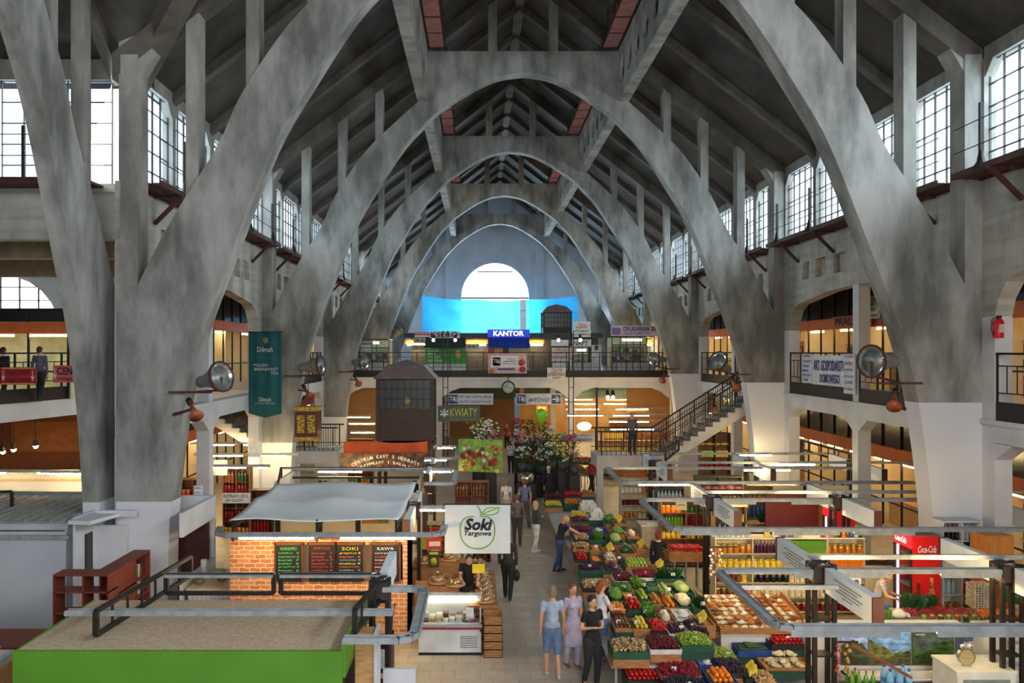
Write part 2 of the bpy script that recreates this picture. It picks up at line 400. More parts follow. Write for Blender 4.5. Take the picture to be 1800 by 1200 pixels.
# ---------------------------------------------------------------- clerestory windows and upper walls
def window_run(idx, ax, fixed, a0, a1, out):
    """panes z 10.5-13.1 between a0 and a1 along ax, on the plane fixed (other axis)"""
    global WN
    fr = MB(); L_ = a1-a0
    def box(u0, u1, v0, v1, z0, z1):
        if ax == 'y': fr.box(min(v0, v1), max(v0, v1), u0, u1, z0, z1)
        else: fr.box(u0, u1, min(v0, v1), max(v0, v1), z0, z1)
    d = .05
    nm_ = max(2, int(round(L_/.5)))
    for i in range(nm_+1): u = a0+L_*i/nm_; box(u-.009, u+.009, fixed-d/2, fixed+d/2, 10.5, 13.1)
    for j in range(6): z = 10.5+2.6*j/5; box(a0, a1, fixed-d/2, fixed+d/2, z-.012, z+.012)
    o = struct('window_%d' % WN, fr, M_STEEL)
    cs = MB()
    c = .34
    if ax == 'y':
        for (p, q) in ((a0, 1), (a1, -1)):
            cs.prism([(p, 13.16), (p+q*c, 13.16), (p, 13.16-c*1.2)], 'x', fixed-.12, fixed+.12)
            cs.box(fixed-.14, fixed+.14, min(p, p-q*.1), max(p, p-q*.1), 10.5, 13.2)
        cs.box(fixed-.14, fixed+.14, a0, a1, 13.1, 13.6)
    else:
        cs.box(a0, a1, fixed-.14, fixed+.14, 13.1, 13.6)
    cs.build('casing', M_GIRD, o)
    g = MB()
    if ax == 'y': g.box(fixed-.006, fixed+.006, a0, a1, 10.5, 13.1)
    else: g.box(a0, a1, fixed-.006, fixed+.006, 10.5, 13.1)
    g.build('pane', M_PANE, o)
    WN += 1
WN = 1
for sg in (1, -1):
    for k in range(-2, 18):
        y0 = 18.78+3*k; y1 = y0+3
        if sg < 0 and y0 < 18: continue
        window_run(0, 'y', XC+sg*10.15, y0+(.35 if k % 4 == 0 else .12), y1-(.35 if k % 4 == 3 else .12), sg)
for i in range(5):
    x1 = -9.0-3*i if i == 0 else -9.0-3*i
    window_run(0, 'x', 19.75, x1-2.85, x1-.12, 1)
# upper walls with recesses, gallery openings, slab edge, lower openings
def side_wall(sg, y0, y1, nm, low=True, rec=True):
    mb = MB(); X0, X1 = sorted((XC+sg*10.0, XC+sg*10.4)); L_ = y1-y0
    def pr(poly, m=0): mb.m = m; mb.prism(poly, 'x', X0, X1); mb.m = 0
    e = 1.05
    # lintel zone with profile
    prof = [(y0+e, 7.2), (y0+e+.12, 7.6), (y0+e+.4, 7.95), (y0+e+.9, 8.15), (y0+L_*.33, 8.42), (y0+L_/2, 8.5), (y1-L_*.33, 8.42), (y1-e-.9+.6, 8.15), (y1-e-.4+.6, 7.95), (y1-e-.12+.6, 7.6), (y1-e+.6, 7.2)]
    for (a, za), (b, zb) in zip(prof, prof[1:]): pr([(a, za), (b, zb), (b, 8.98), (a, 8.98)])
    mb.box(X0, X1, y0-.02, y0+e, 7.2, 8.98); mb.box(X0, X1, y1-e+.6, y1, 7.2, 8.98)
    mb.box(X0, X1, y0, y1+.03, 9.62, 10.5)
    # recess band
    if rec:
        c = (y0+y1)/2; cells = [(c-4.1, c-3.4), (c-2.9, c-2.1), (c-1.45, c-.65), (c-.0+.0, c+.0), (c+.65, c+1.45), (c+2.1, c+2.9), (c+3.4, c+4.1)]
        cells = [q for q in cells if q[1]-q[0] > .1]
        cur = y0
        edges = []
        for a, b in cells:
            tl = .18 if a < c-2.95 else 0; tr = .18 if b > c+2.95 else 0
            edges.append((a, a+tl, b, b-tr))
        pb, pt = y0, y0
        for a, at, b, bt in edges: pr([(pb, 8.98), (a, 8.98), (at, 9.62), (pt, 9.62)]); pb, pt = b, bt
        pr([(pb, 8.98), (y1, 8.98), (y1, 9.62), (pt, 9.62)])
        bx = sorted((XC+sg*10.18, XC+sg*10.38)); mb.m = 2; mb.box(bx[0], bx[1], y0+1, y1-1, 8.95, 9.65); mb.m = 0
    else: mb.box(X0, X1, y0, y1, 8.98, 9.62)
    # jambs, white
    mb.m = 1
    mb.box(X0, X1, y0-.02, y0+e, 4.85, 7.2); mb.box(X0, X1, y1-e+.6, y1, 4.85, 7.2)
    mb.box(X0, X1, (y0+y1)/2-.22, (y0+y1)/2+.16, 0, 4.33); mb.box(X0+.02, X1-.02, (y0+y1)/2-.22, (y0+y1)/2+.16, 4.85, 8.52)
    mb.box(X0, X1, y0, y1, 4.33, 4.85)
    xx = sorted((XC+sg*9.94, XC+sg*10.0)); mb.box(xx[0], xx[1], y0+.2, y1-.02, 4.74, 4.85)
    mb.box(X0, X1, y0-.02, y0+e, 0, 4.33); mb.box(X0, X1, y1-e+.6, y1, 0, 4.33)
    for a, b in ((y0+e, y0+e+.6), ((y0+y1)/2-.22, (y0+y1)/2-.82), ((y0+y1)/2+.16, (y0+y1)/2+.76), (y1-e+.6, y1-e)):
        mb.prism([(a, 3.95), (a, 4.34), (b, 4.34)], 'x', X0, X1)
    struct('wall_%s' % nm, mb, [M_WALL, M_WHITE, M_TAN])
for k in range(-1, 4):
    side_wall(1, 18.48+12*k+.6, 18.48+12*k+12, 'right')
    if k >= 0: side_wall(-1, 18.48+12*k+.6, 18.48+12*k+12, 'left')
# transept far wall: beam above its tall opening
tm = MB(); tm.box(-30, -8.85, 19.5, 19.9, 9.15, 10.5)
tm.box(-30, -8.85, 19.45, 19.5, 10.3, 10.5)
struct('wall_transept', tm, M_WALL)
tm = MB(); tm.box(-30, XC-10.4, 27.0, 27.35, 8.95, 10.4); tm.box(-30, XC-10.4, 22.5, 23, 9.05, 10.4)
struct('wall_transept_inner_beam', tm, M_TAN)
# aisle shells
for sg, nm in ((1, 'right'), (-1, 'left')):
    mb = MB()
    y0 = -12 if sg > 0 else 36
    a, b = sorted((XC+sg*10.4, XC+sg*18)); 
    mb.box(a, b, y0 if sg > 0 else 36, 74, 9.6, 9.8); struct('ceiling_aisle_%s' % nm, mb, M_TAN if sg > 0 else M_WHITE)
    a, b = sorted((XC+sg*18, XC+sg*18.4)); mb = MB()
    ys = y0
    for k in range(-2, 5):
        c = 24.8+12*k
        if c-3 < y0+.5: continue
        mb.box(a, b, ys, c-2.4, 0, 9.8); mb.box(a, b, c-2.4, c+2.4, 0, 6.9); ys = c+2.4
        K = 10
        for i in range(K):
            p = [c-2.4*math.cos(math.pi*j/K) for j in (i, i+1)]; q = [6.9+1.9*math.sin(math.pi*j/K) for j in (i, i+1)]
            mb.prism([(p[0], q[0]), (p[1], q[1]), (p[1], 9.8), (p[0], 9.8)], 'x', a, b)
        fr = MB()
        for j in range(-2, 3): fr.box(XC+sg*18.1-.03, XC+sg*18.1+.03, c+.8*j-.03, c+.8*j+.03, 6.9, 6.9+1.9*math.sqrt(max(0, 1-(.8*j/2.4)**2)))
        fr.box(XC+sg*18.1-.03, XC+sg*18.1+.03, c-2.1, c+2.1, 7.75, 7.8)
        struct('window_%d' % WN, fr, M_STEEL); WN += 1
        area('daylight_aisle', (XC+sg*18.8, c, 7.8), (0, sg*H, 0), 1.8, 4.6, 160, DAY)
    mb.box(a, b, ys, 74, 0, 9.8); struct('wall_aisle_%s' % nm, mb, M_WHITE)
    # gallery slab
    a, b = sorted((XC+sg*10.4, XC+sg*(18 if sg > 0 else 15.2))); mb = MB()
    mb.box(a, b, 30.5 if sg < 0 else -12, 74, 4.45, 4.95); struct('floor_gallery_%s' % nm, mb, M_WHITE)
PI_ = math.pi
# corner gallery seen through the transept opening
mb = MB(); mb.prism([(-30, 23.0), (-14.2, 23.0), (-12.9, 30.0), (-12.9, 36), (-30, 36)], 'z', 4.3, 4.85)
struct('floor_gallery_corner', mb, M_WHITE)
mb = MB(); mb.box(-32, -31.6, -1.2, 36, 0, 20); mb.box(-32, -24.2, 35.6, 36, 0, 10.6); mb.box(-24.2, -18.8, 35.6, 36, 0, 7.3); mb.box(-18.8, XC-18, 35.6, 36, 0, 10.6)
for i in range(12):
    p = [-21.5-2.7*math.cos(PI_*j/12) for j in (i, i+1)]; q = [7.3+2.55*math.sin(PI_*j/12) for j in (i, i+1)]
    mb.prism([(p[0], q[0]), (p[1], q[1]), (p[1], 10.6), (p[0], 10.6)], 'y', 35.6, 36)
mb.box(-31.9, XC-10.4, 19.9, 36, 10.4, 10.6)
mb.box(-32, XC-10.1, -1.6, -1.2, 0, 13.6)
struct('wall_transept_end', mb, M_WHITE)
fr = MB()
for j in range(-3, 4): fr.box(-21.5+.85*j-.03, -21.5+.85*j+.03, 35.7, 35.76, 7.3, 9.85)
for z in (8.0, 8.7, 9.3): fr.box(-24.2, -18.8, 35.7, 35.76, z-.02, z+.02)
struct('window_%d' % WN, fr, M_STEEL); WN += 1
area('daylight_corner_window', (-21.5, 36.5, 8.6), (-H, 0, 0), 5.4, 2.5, 300, DAY)
# end walls
mb = MB(); Y = 72.0; cx = 1.35
K = 20; R = 3.05; zb = 4.85; zc = 11.35
mb.prism([(XC-18.2, 0), (cx-R, 0), (cx-R, 21), (XC-18.2, 21)], 'y', Y, Y+.4); mb.prism([(cx+R, 0), (XC+18.2, 0), (XC+18.2, 21), (cx+R, 21)], 'y', Y, Y+.4)
mb.box(cx-R, cx+R, Y, Y+.4, 0, zb)
for i in range(K):
    p = [cx-R*math.cos(math.pi*j/K) for j in (i, i+1)]; q = [zc+R*math.sin(math.pi*j/K) for j in (i, i+1)]
    mb.prism([(p[0], q[0]), (p[1], q[1]), (p[1], 21.5), (p[0], 21.5)], 'y', Y, Y+.4)
for x in (cx-4.1, cx+4.0): mb.box(x-.35, x+.35, Y-.4, Y, 0, 19)
struct('wall_end', mb, mat('end_wall_plaster', (206,212,218), (188,194,200), .8, .8))
fr = MB(); fr.box(cx-R, cx+R, Y+.15, Y+.25, 11.2, 11.32); fr.box(cx-1.6, cx+1.6, Y+.15, Y+.25, 13.6, 13.68)
o = struct('window_%d' % WN, fr, M_STEEL); WN += 1
MB().prism([(cx-R*math.cos(math.pi*j/K), zc+R*math.sin(math.pi*j/K)) for j in range(K+1)]+[(cx+R, zb), (cx-R, zb)], 'y', Y+.19, Y+.2).build('pane', M_PANE, o)
mb = MB(); mb.box(-12, XC+18.4, -12.4, -12, 0, 6); mb.box(XC-18, XC-7, -12.4, -12, 6, 21); mb.box(XC+7, XC+18.4, -12.4, -12, 6, 21); mb.box(XC-7, XC+7, -12.4, -12, 15.5, 21.5)
mb.box(XC-10.4, XC-10, -12, -1.2, 0, 13.6); mb.box(XC+10.2, XC+10.6, -12, 12.7, 10.5, 10.6)
struct('wall_near', mb, M_WHITE)
# steel catwalk ledges under the clerestory
for sg, nm in ((1, 'right'), (-1, 'left')):
    for k in range(-1, 4):
        if sg < 0 and k < 0: continue
        Y = 18.48+12*k
        t = thing('catwalk', 'dark steel catwalk under the %s-wall windows, %s' % (nm, ['nearest the camera', 'between first and second arches', 'between second and third arches', 'between third and fourth arches', 'behind the fourth arch'][k+1]), 'catwalk', (XC+sg*10, Y, 10.42))
        d = MB(); a, b = sorted((0, -sg*.7)); 
        for j in range(3): d.box(a+.02+.23*j, a+.2+.23*j, .62, 12.0, -.03, .03)
        d.build('deck', M_RED, t)
        e = MB(); e.bar((-sg*.7, .62, .02), (-sg*.7, 12, .02), .06, .14); e.bar((-sg*.05, .62, .0), (-sg*.05, 12, .0), .06, .12); e.build('edge_beam', M_RED, t)
        for j in range(4):
            y = 1.9+2.9*j
            MB().bar((-sg*.02, y, -.75), (-sg*.72, y, -.05), .09).bar((-sg*.02, y, -.06), (-sg*.75, y, -.06), .08).build('bracket', M_RED, t)
            p = MB(); p.bar((-sg*.66, y+.4, 0), (-sg*.66, y+.4, 1.45), .07); p.lathe([(.2,0),(.1,.14),(.045,.4)], (-sg*.66, y+.4, 0), 6); p.build('post', M_STEEL, t)
        wr = MB()
        for z in (.55, 1.1): wr.bar((-sg*.66, .62, z), (-sg*.66, 12, z), .018)
        wr.build('wire_rail', M_STEEL, t)
t = thing('catwalk', 'dark steel catwalk under the transept windows at upper left', 'catwalk', (-9.2, 19.45, 10.42))
MB().box(-16, 0, -.75, 0, -.03, .03).build('deck', M_RED, t); MB().bar((-16, -.75, 0), (0, -.75, 0), .08, .16).build('edge_beam', M_RED, t)
for j in range(5): MB().bar((-1.55-2.9*j, -.7, 0), (-1.55-2.9*j, -.7, 1.3), .07).build('post', M_STEEL, t)
MB().bar((-16, -.7, 1.1), (0, -.7, 1.1), .02).bar((-16, -.7, .6), (0, -.7, .6), .02).build('wire_rail', M_STEEL, t)
# ---------------------------------------------------------------- galleries: railings, shops
ORANGE = mat('orange_fascia', (206,104,44), (190,90,36), 2, .5)
CREAM = mat('cream_panel', (246,232,198), (236,220,184), 2, .6)
BLACKG = mat('black_glazing', (18,22,26), (30,36,40), 2, .15)
NAVY = mat('navy_fascia', (30,44,58), None, 2, .5)
WOOD = mat('brown_timber', (120,66,36), (92,48,26), 6, .5, scz=(1,1,6))
PINE = mat('pine_wood', (206,160,104), (178,130,78), 6, .6, scz=(1,6,6))
RW = lambda: random.random()
def railing(label, p, q, z=4.85, grp=None, curb=.42, top=1.53, step=1.0, mesh_end=False):
    p = Vector((p[0], p[1], 0)); q = Vector((q[0], q[1], 0)); L_ = (q-p).length; rz = math.atan2(q.y-p.y, q.x-p.x)
    t = thing('gallery_railing', label, 'railing', (p.x, p.y, z), rz, grp)
    MB().box(0, L_, -.03, .03, 0, curb).build('curb_panel', M_STEEL, t)
    MB().box(0, L_, -.035, .035, top-.05, top).build('top_rail', M_STEEL, t)
    b = MB(); n = max(1, round(L_/step))
    for i in range(n+1): b.bar((L_*i/n, 0, curb), (L_*i/n, 0, top), .05)
    for z_ in (top-.3, curb+.2): b.bar((0, 0, z_), (L_, 0, z_), .028)
    for i in range(n):
        for f in (.33, .66): b.bar((L_*(i+f)/n, 0, curb+.2), (L_*(i+f)/n, 0, top-.3), .018)
    b.build('frame', M_STEEL, t)
    if mesh_end:
        m = MB()
        for j in range(14):
            for s in (0, 1):
                z0 = curb+j*.08
                if z0 < top-.1: m.bar((.05, 0, z0) if s else (.3, 0, z0), (.3, 0, min(top, z0+.12)) if s else (.05, 0, min(top, z0+.12)), .01)
        m.build('wire_lattice', MC.setdefault('lattice', flat((150,140,128))), t)
    return t
bayn = ['beside the camera', 'nearest full bay', 'bay behind the second arch', 'bay behind the third arch', 'last bay']
for k in range(-1, 4):
    Y = 18.48+12*k; m = Y+6.3
    for h, (a, b) in enumerate(((Y+1.65, m-.22), (m+.16, Y+12-.45))):
        railing('dark steel railing of the right gallery, %s, %s half' % (bayn[k+1], ['nearer','farther'][h]), (XC+10.05, a), (XC+10.05, b), mesh_end=(k == -1))
        if k >= 1: railing('dark steel railing of the left gallery, %s, %s half' % (bayn[k+1], ['nearer','farther'][h]), (XC-10.05, a), (XC-10.05, b))
railing('dark steel railing of the far bridge gallery, full width of the hall', (XC-9.5, 48.2), (XC+9.6, 48.2))
railing('dark steel railing of the corner gallery at far left', (-14.2, 23.0), (-12.95, 30.0))
railing('dark railing turning the front of the corner gallery', (-22, 23.0), (-14.2, 23.0))
def goods_shelf(par, x0, x1, y, z0, z1, n, seed, rowh=.42, depth=.3):
    """small display shelf with packed wares; wares are one mesh per colour"""
    rr = random.Random(seed)
    b = MB(); nr = max(1, int((z1-z0)/rowh))
    for j in range(nr+1): b.box(x0, x1, y-depth, y, z0+j*rowh-.015, z0+j*rowh+.015)
    b.box(x0-.03, x0, y-depth, y, z0, z1); b.box(x1, x1+.03, y-depth, y, z0, z1)
    s = b.build('shelf', PINE, par)
    g = MB(); 
    for j in range(nr):
        x = x0+.05; 
        while x < x1-.1:
            w_ = rr.uniform(.08, .3); h_ = rr.uniform(.4, .85)*rowh; g.m = rr.randrange(7)
            g.box(x, min(x1, x+w_), y-depth*.8, y-.05, z0+j*rowh+.015, z0+j*rowh+h_); x += w_+rr.uniform(.0, .06)
    o = g.build('wares', WARES, par); o['kind'] = 'stuff'
    return s
WARES = [flat(c) for c in ((178,50,40),(226,190,90),(60,110,60),(232,226,210),(70,60,110),(190,110,60),(40,40,44))]
def shop(name, label, cat, x, y, rz, L_, z0, zf0, zf1, ztop, trans=None, seed=0, deep=2.4, tubes=3, wallc=None, interior=True):
    """shop front of length L_ along local +x, local -y faces the customers"""
    t = thing(name, label, cat, (x, y, z0), rz)
    wc = wallc or CREAM
    MB().box(0, L_, -.05, .05, zf0-z0, zf1-z0).build('fascia', ORANGE, t)
    b = MB(); b.box(0, L_, deep-.1, deep, 0, ztop-z0).box(0, L_, .1, deep, zf1-z0-.02, zf1-z0+.05)
    for f in (0, .5, 1): b.box(L_*f-.04+(.04 if f == 0 else 0), L_*f+.04, .1, deep, 0, zf1-z0)
    b.build('partition', wc, t)
    b = MB()
    n = max(2, int(L_/1.2))
    for i in range(n+1): b.bar((L_*i/n, 0, 0), (L_*i/n, 0, zf0-z0), .06)
    b.bar((0, 0, .9), (L_, 0, .9), .05); b.build('front_frame', M_STEEL, t)
    for i in range(tubes):
        a = L_*(i+.2)/tubes; c = min(L_, a+1.25)
        MB().box(a, c, .12, .2, zf0-z0-.1, zf0-z0-.03).build('tube_light', M_TUBES, t)
    g = MB(); g.box(0, L_, .0, .04, zf1-z0+.02, ztop-z0); g.build('upper_glazing', BLACKG, t)
    g = MB()
    for i in range(n+1): g.bar((L_*i/n, -.03, zf1-z0), (L_*i/n, -.03, ztop-z0), .05)
    g.bar((0, -.03, ztop-z0), (L_, -.03, ztop-z0), .05); g.build('mullion_frame', M_STEEL, t)
    if interior:
        rr = random.Random(seed)
        for i in range(3):
            a = L_*(i+.12)/3
            if rr.random() < .75: goods_shelf(t, a, a+L_*.25, deep-.12, .1, 2.0, 4, seed*10+i)
        MB().box(L_*.1, L_*.4, .3, .75, 0, .95).build('counter', PINE, t)
    return t
for k in range(-1, 4):
    Y = 18.48+12*k
    nmk = bayn[k+1]
    shop('gallery_shop', 'lit upper-floor shop under orange fascia behind the right railing, %s' % nmk, 'shop', XC+13.35, Y+12.5, -H, 11.9, 4.95, 7.35, 7.8, 9.55, seed=k+3, tubes=4, interior=k < 2)
    shop('aisle_shop', 'lit ground-floor shop under orange fascia behind the right arcade, %s' % nmk, 'shop', XC+13.35, Y+12.5, -H, 11.9, 0, 2.42, 2.9, 4.4, seed=k+13, tubes=6, interior=k < 2)
    if k >= 1:
        shop('gallery_shop', 'lit upper-floor shop behind the left railing, %s' % nmk, 'shop', XC-13.35, Y+.5, H, 11.9, 4.95, 7.35, 7.8, 9.55, seed=k+23, interior=False)
        shop('aisle_shop', 'lit ground-floor shop behind the left arcade, %s' % nmk, 'shop', XC-14.5, Y+.5, H, 11.9, 0, 2.42, 2.9, 4.4, seed=k+33, interior=False)
shop('gallery_shop', 'brightly lit clothes shop on the corner gallery at far left', 'shop', -24, 26.2, .0, 10.45, 4.85, 7.0, 7.37, 7.8, seed=5, tubes=6, wallc=mat('pale_green_wall', (206,216,190), None, 2), interior=True)
# ---------------------------------------------------------------- signs
def board(name, label, cat, px0, py0, px1, py1, D, bg, texts=(), emit=0, rz=0, th=.05, rough=.5, parent=None, decor=None):
    c = W((px0+px1)/2, (py0+py1)/2, D); w_ = abs(px1-px0)*D/F; h_ = abs(py1-py0)*D/F
    if rz: w_ = w_/max(.2, abs(math.cos(rz)))
    m = bg if not isinstance(bg, tuple) else flat(bg, rough, 0, emit)
    o = MB().box(-w_/2, w_/2, -th/2, th/2, -h_/2, h_/2).build(name, m)
    o.location = c; o.rotation_euler = (0, 0, rz)
    if parent: o.parent = parent; o.location = c-parent.location
    else: tag(o, label, cat)
    for tx in texts:
        s, x0, y0, x1, y1, col = tx[:6]; em = tx[6] if len(tx) > 6 else 0
        if s == '#':     # filled block
            b = MB().box((x0-.5)*w_, (x1-.5)*w_, -th/2-.012, -th/2-.002, (.5-y1)*h_, (.5-y0)*h_).build('printed_field', flat(col, .5, 0, em), o)
        elif s == '@':   # round block
            b = MB(); b.lathe([((x1-x0)/2*w_, 0), ((x1-x0)/2*w_, .008)], (0,0,0), 16); bo = b.build('printed_disc', flat(col, .5, 0, em), o)
            bo.location = (((x0+x1)/2-.5)*w_, -th/2-.004, (.5-(y0+y1)/2)*h_); bo.rotation_euler = (H, 0, 0); bo.scale = (1, (y1-y0)*h_/((x1-x0)*w_), 1)
        else:
            text(s, (x1-x0)*w_, (y1-y0)*h_, (((x0+x1)/2-.5)*w_, -th/2-.016, (.5-(y0+y1)/2)*h_), flat(col, .5, 0, em), o, bold=tx[7] if len(tx) > 7 else .012)
    return o
BL = (38,64,130); WH = (232,234,238); BK = (24,24,28); RD = (196,36,40)
# dark navy band and orange band behind the row of kiosks on the far bridge
fb = MB(); fb.box(XC-10, XC+10, 48.3, 66, 4.45, 4.85); 
fb.m = 0
fx = [-9.4, -8.9, -8.4, -3.4, -2.9]
for (a, b) in ((XC-9.8, -2.7), (-2.3, 5.3), (5.7, XC+9.8)):
    m_ = (b-a)
    pr = [(a, 3.6), (a+.5, 4.0), (a+1.1, 4.22), (b-1.1, 4.22), (b-.5, 4.0), (b, 3.6), (b, 4.86), (a, 4.86)]
    fb.prism(pr, 'y', 48.1, 48.5)
for x in (-2.5, 5.5): fb.box(x-.2, x+.2, 48.1, 48.5, 0, 4.86); fb.box(x-.2, x+.2, 60, 60.4, 0, 4.86)
fb.box(XC-9.8, XC+9.8, 48.02, 48.1, 4.72, 4.86)
struct('floor_bridge_gallery', fb, M_WHITE, 'white bridge gallery crossing the far end of the hall')
sg = MB(); sg.box(-4.7, 8.0, 54.0, 54.3, 4.85, 7.65); struct('partition_bridge_gallery', sg, mat('dark_partition', (44,44,46), None, 2))
board('roof_fascia', 'long dark navy fascia board above the far bridge kiosks', 'fascia', 710, 585, 1060, 594, 53.6, NAVY)
for i, (a, b) in enumerate(((712, 752), (818, 858), (930, 956), (1100, 1150))):
    o = board('orange_fascia', 'orange kiosk fascia with tube light on the far bridge, %s' % ['left of the green kiosk', 'between green kiosk and exchange booth', 'right of the exchange booth', 'far right behind the print shop'][i], 'fascia', a, 597, b, 604, 53.2, ORANGE)
    w_ = (b-a)*53.2/F
    MB().box(-w_*.4, w_*.4, -.2, -.1, -.26, -.17).build('tube_light', M_TUBE, o)
board('billboard', 'white kiosk sign reading KSERO in black', 'sign', 755, 582, 808, 594, 50.6, WH, [('KSERO', .04, .1, .95, .92, BK, 0, .03)])
board('billboard', 'small red and white sign left of the KSERO sign', 'sign', 729, 583, 754, 592, 50.7, WH, [('#', .02, .08, .98, .68, (206,50,50)), ('SZYLDY REKLAMY', .1, .2, .9, .55, WH)])
board('billboard', 'small white DRUK sign beside the green kiosk', 'sign', 727, 593.5, 747.5, 603, 50.8, (214,218,214), [('DRUK', .05, .12, .95, .85, (40,60,70), 0, .03)])
board('billboard', 'small white sign reading USLUGI beside the green kiosk', 'sign', 722, 606, 748, 614.5, 50.8, (226,222,204), [('USŁUGI', .08, .1, .95, .9, (50,70,50), 0, .02)])
board('billboard', 'cream sign reading HR-BUT right of the green kiosk', 'sign', 820, 604.5, 843, 613, 50.8, (230,228,214), [('HR-BUT', .03, .15, .95, .88, (40,60,50), 0, .03)])
board('billboard', 'white sign reading NAPY on the far bridge', 'sign', 1006, 596.5, 1039, 609, 50.6, WH, [('NAPY', .05, .12, .85, .85, BK, 0, .01)])
board('billboard', 'tall white notice with red heading standing above the NAPY sign', 'sign', 1007, 565, 1038, 592, 50.8, (232,232,230), [('USŁUGI', .3, .12, .7, .24, RD), ('KRAWIECKIE', .15, .3, .8, .44, RD), ('SZYCIE MIARA', .1, .55, .85, .66, BK), ('NAPRAWA', .3, .76, .75, .86, (60,60,90))])
board('billboard', 'plain white panel left of the NAPY sign', 'sign', 969, 597, 1001, 608, 50.7, WH)
board('billboard', 'pale panel with red writing below the plain white panel', 'sign', 970, 611, 1001, 635, 50.7, (226,218,210), [('USŁUGI', .2, .06, .85, .24, (190,60,60)), ('KRAWIECKIE', .05, .3, .95, .48, (180,50,50)), ('#', .06, .6, .9, .64, (110,110,110)), ('#', .06, .74, .9, .78, (110,110,110))])
board('billboard', 'cream panel at the foot of the tailor kiosk', 'sign', 971, 637, 997, 656, 50.7, (228,224,214))
k = board('exchange_booth', 'currency exchange booth with blue lit KANTOR sign and blue awning', 'kiosk', 858, 612, 930, 661, 51.2, (176,160,140), [('#', .0, .0, .15, .3, (150,60,40)), ('#', .16, .02, .34, .3, (220,150,80)), ('#', .36, .0, .5, .3, (50,46,44))], th=.3)
board('sign_panel', '', '', 857, 579, 931, 592.5, 50.4, (30,50,170), [('KANTOR', .14, .16, .86, .84, (250,252,255), 1.6, .02)], emit=.8, parent=k)
w_ = 74*50.6/F
MB().prism([(-.75, .0), (-.1, .62), (-.1, .66), (-.8, .04)], 'x', -w_/2, w_/2).build('awning', mat('blue_awning', (28,62,150), (22,50,130), 3), k, loc=(0, .3, W(0, 611, 50.4).z-k.location.z))
k = board('green_kiosk', 'bright green copy kiosk with dark green awning on the far bridge', 'kiosk', 748, 613, 819, 638, 50.8, (40,150,50), [('USŁUGI KSERO', .05, .08, .35, .2, (232,240,232)), ('DRUK', .05, .28, .25, .42, (232,240,232)), ('WYDRUKI', .05, .5, .36, .66, (232,240,232)), ('WIZYTÓWKI', .05, .72, .42, .92, (220,240,220)), ('#', .76, .1, .86, .62, (230,160,50))], th=.4)
board('base_panel', '', '', 749, 639, 819, 657, 50.8, (214,216,214), [('#', .5, .3, .96, .34, (60,60,60))], parent=k)
MB().prism([(-.7, 0), (0, .62), (0, .66), (-.74, .04)], 'x', -1.29, 1.29).build('awning', mat('dark_green_awning', (24,52,46), None, 3), k, loc=(0, -.1, .5))
def kiosk_glass(label, px0, px1, py0, D, deep=2.2, fascia=None, texts=(), seed=1):
    a = W(px0, py0, D); b = W(px1, py0, D); t = thing('glass_kiosk', label, 'kiosk', (a.x, D, 4.85)); L_ = b.x-a.x; h = a.z-4.85
    f = MB(); n = max(2, round(L_/.9))
    for y in (0, deep):
        for i in range(n+1): f.bar((L_*i/n, y, 0), (L_*i/n, y, h), .05)
    for z_ in (0.9, h-.5): f.bar((0, 0, z_), (L_, 0, z_), .05)
    f.build('frame', M_STEEL, t)
    MB().box(0, L_, 0, deep, h, h+.06).build('roof', M_STEEL, t); MB().box(0.02, L_-.02, .01, .04, 0.05, .88).build('base_panel', flat((190,192,190)), t)
    MB().box(0, L_, deep, deep+.05, 0, h).build('back_wall', mat('pale_green_wall', (206,216,190), None, 2), t)
    MB().box(L_*.25, L_*.7, -.02, .08, h-.25, h-.12).build('tube_light', M_TUBEW, t)
    MB().box(.03, L_-.03, 0, .01, .9, h-.5).build('pane', M_PANE, t)
    goods_shelf(t, .3, L_-.3, deep-.05, .2, h-.6, 4, seed)
    return t
kiosk_glass('small lit glass kiosk at the left end of the far bridge', 624, 684, 597, 50.8, seed=2)
board('billboard', 'small red and blue printed sign on the left glass kiosk', 'sign', 635, 598, 656, 606, 50.6, (210,214,226), [('#', .02, .05, .98, .3, (190,60,70)), ('#', .02, .55, .98, .95, (70,120,190))])
kiosk_glass('lit glass print kiosk at the right end of the far bridge', 1076, 1150, 592, 50.4, seed=3)
kiosk_glass('lit tailor kiosk below the NAPY sign', 1006, 1040, 610, 50.8, 1.6, seed=4)
board('billboard', 'violet and white DRUKARNIA fascia of the print kiosk', 'sign', 1074, 572, 1158, 590, 50.0, (206,204,226), [('DRUKARNIA', .26, .1, .8, .55, (60,40,110), 0, .025), ('WIELKOFORMATOWY', .24, .62, .84, .9, (90,80,140)), ('#', .02, .2, .2, .9, (130,110,180)), ('SC', .84, .1, .99, .55, (90,40,110), 0, .03)])
board('poster', 'white poster with a dark standing silhouette on the far bridge', 'poster', 1040, 606, 1057, 652, 50.6, (206,212,216), [('#', .3, .02, .65, .2, (60,50,50))])
board('poster', 'banner with a blue monogram and pink market picture hung on the bridge railing', 'banner', 858, 621, 926, 656, 48.0, (214,176,170), [('#', .08, .12, .78, .7, (232,232,238)), ('#', .12, .2, .32, .62, BL), ('T&J', .14, .28, .3, .54, WH), ('PROMOCJE', .5, .24, .7, .3, RD), ('#', .38, .38, .74, .41, (60,60,80)), ('#', .38, .5, .74, .53, (60,60,80)), ('#', .24, .74, .68, .84, (70,80,160)), ('@', .78, .3, .95, .62, (200,60,60)), ('@', .8, .66, .98, .95, (160,60,70)), ('@', .86, .06, .98, .3, (226,206,190)), ('@', .02, .75, .16, .98, (190,120,90))])
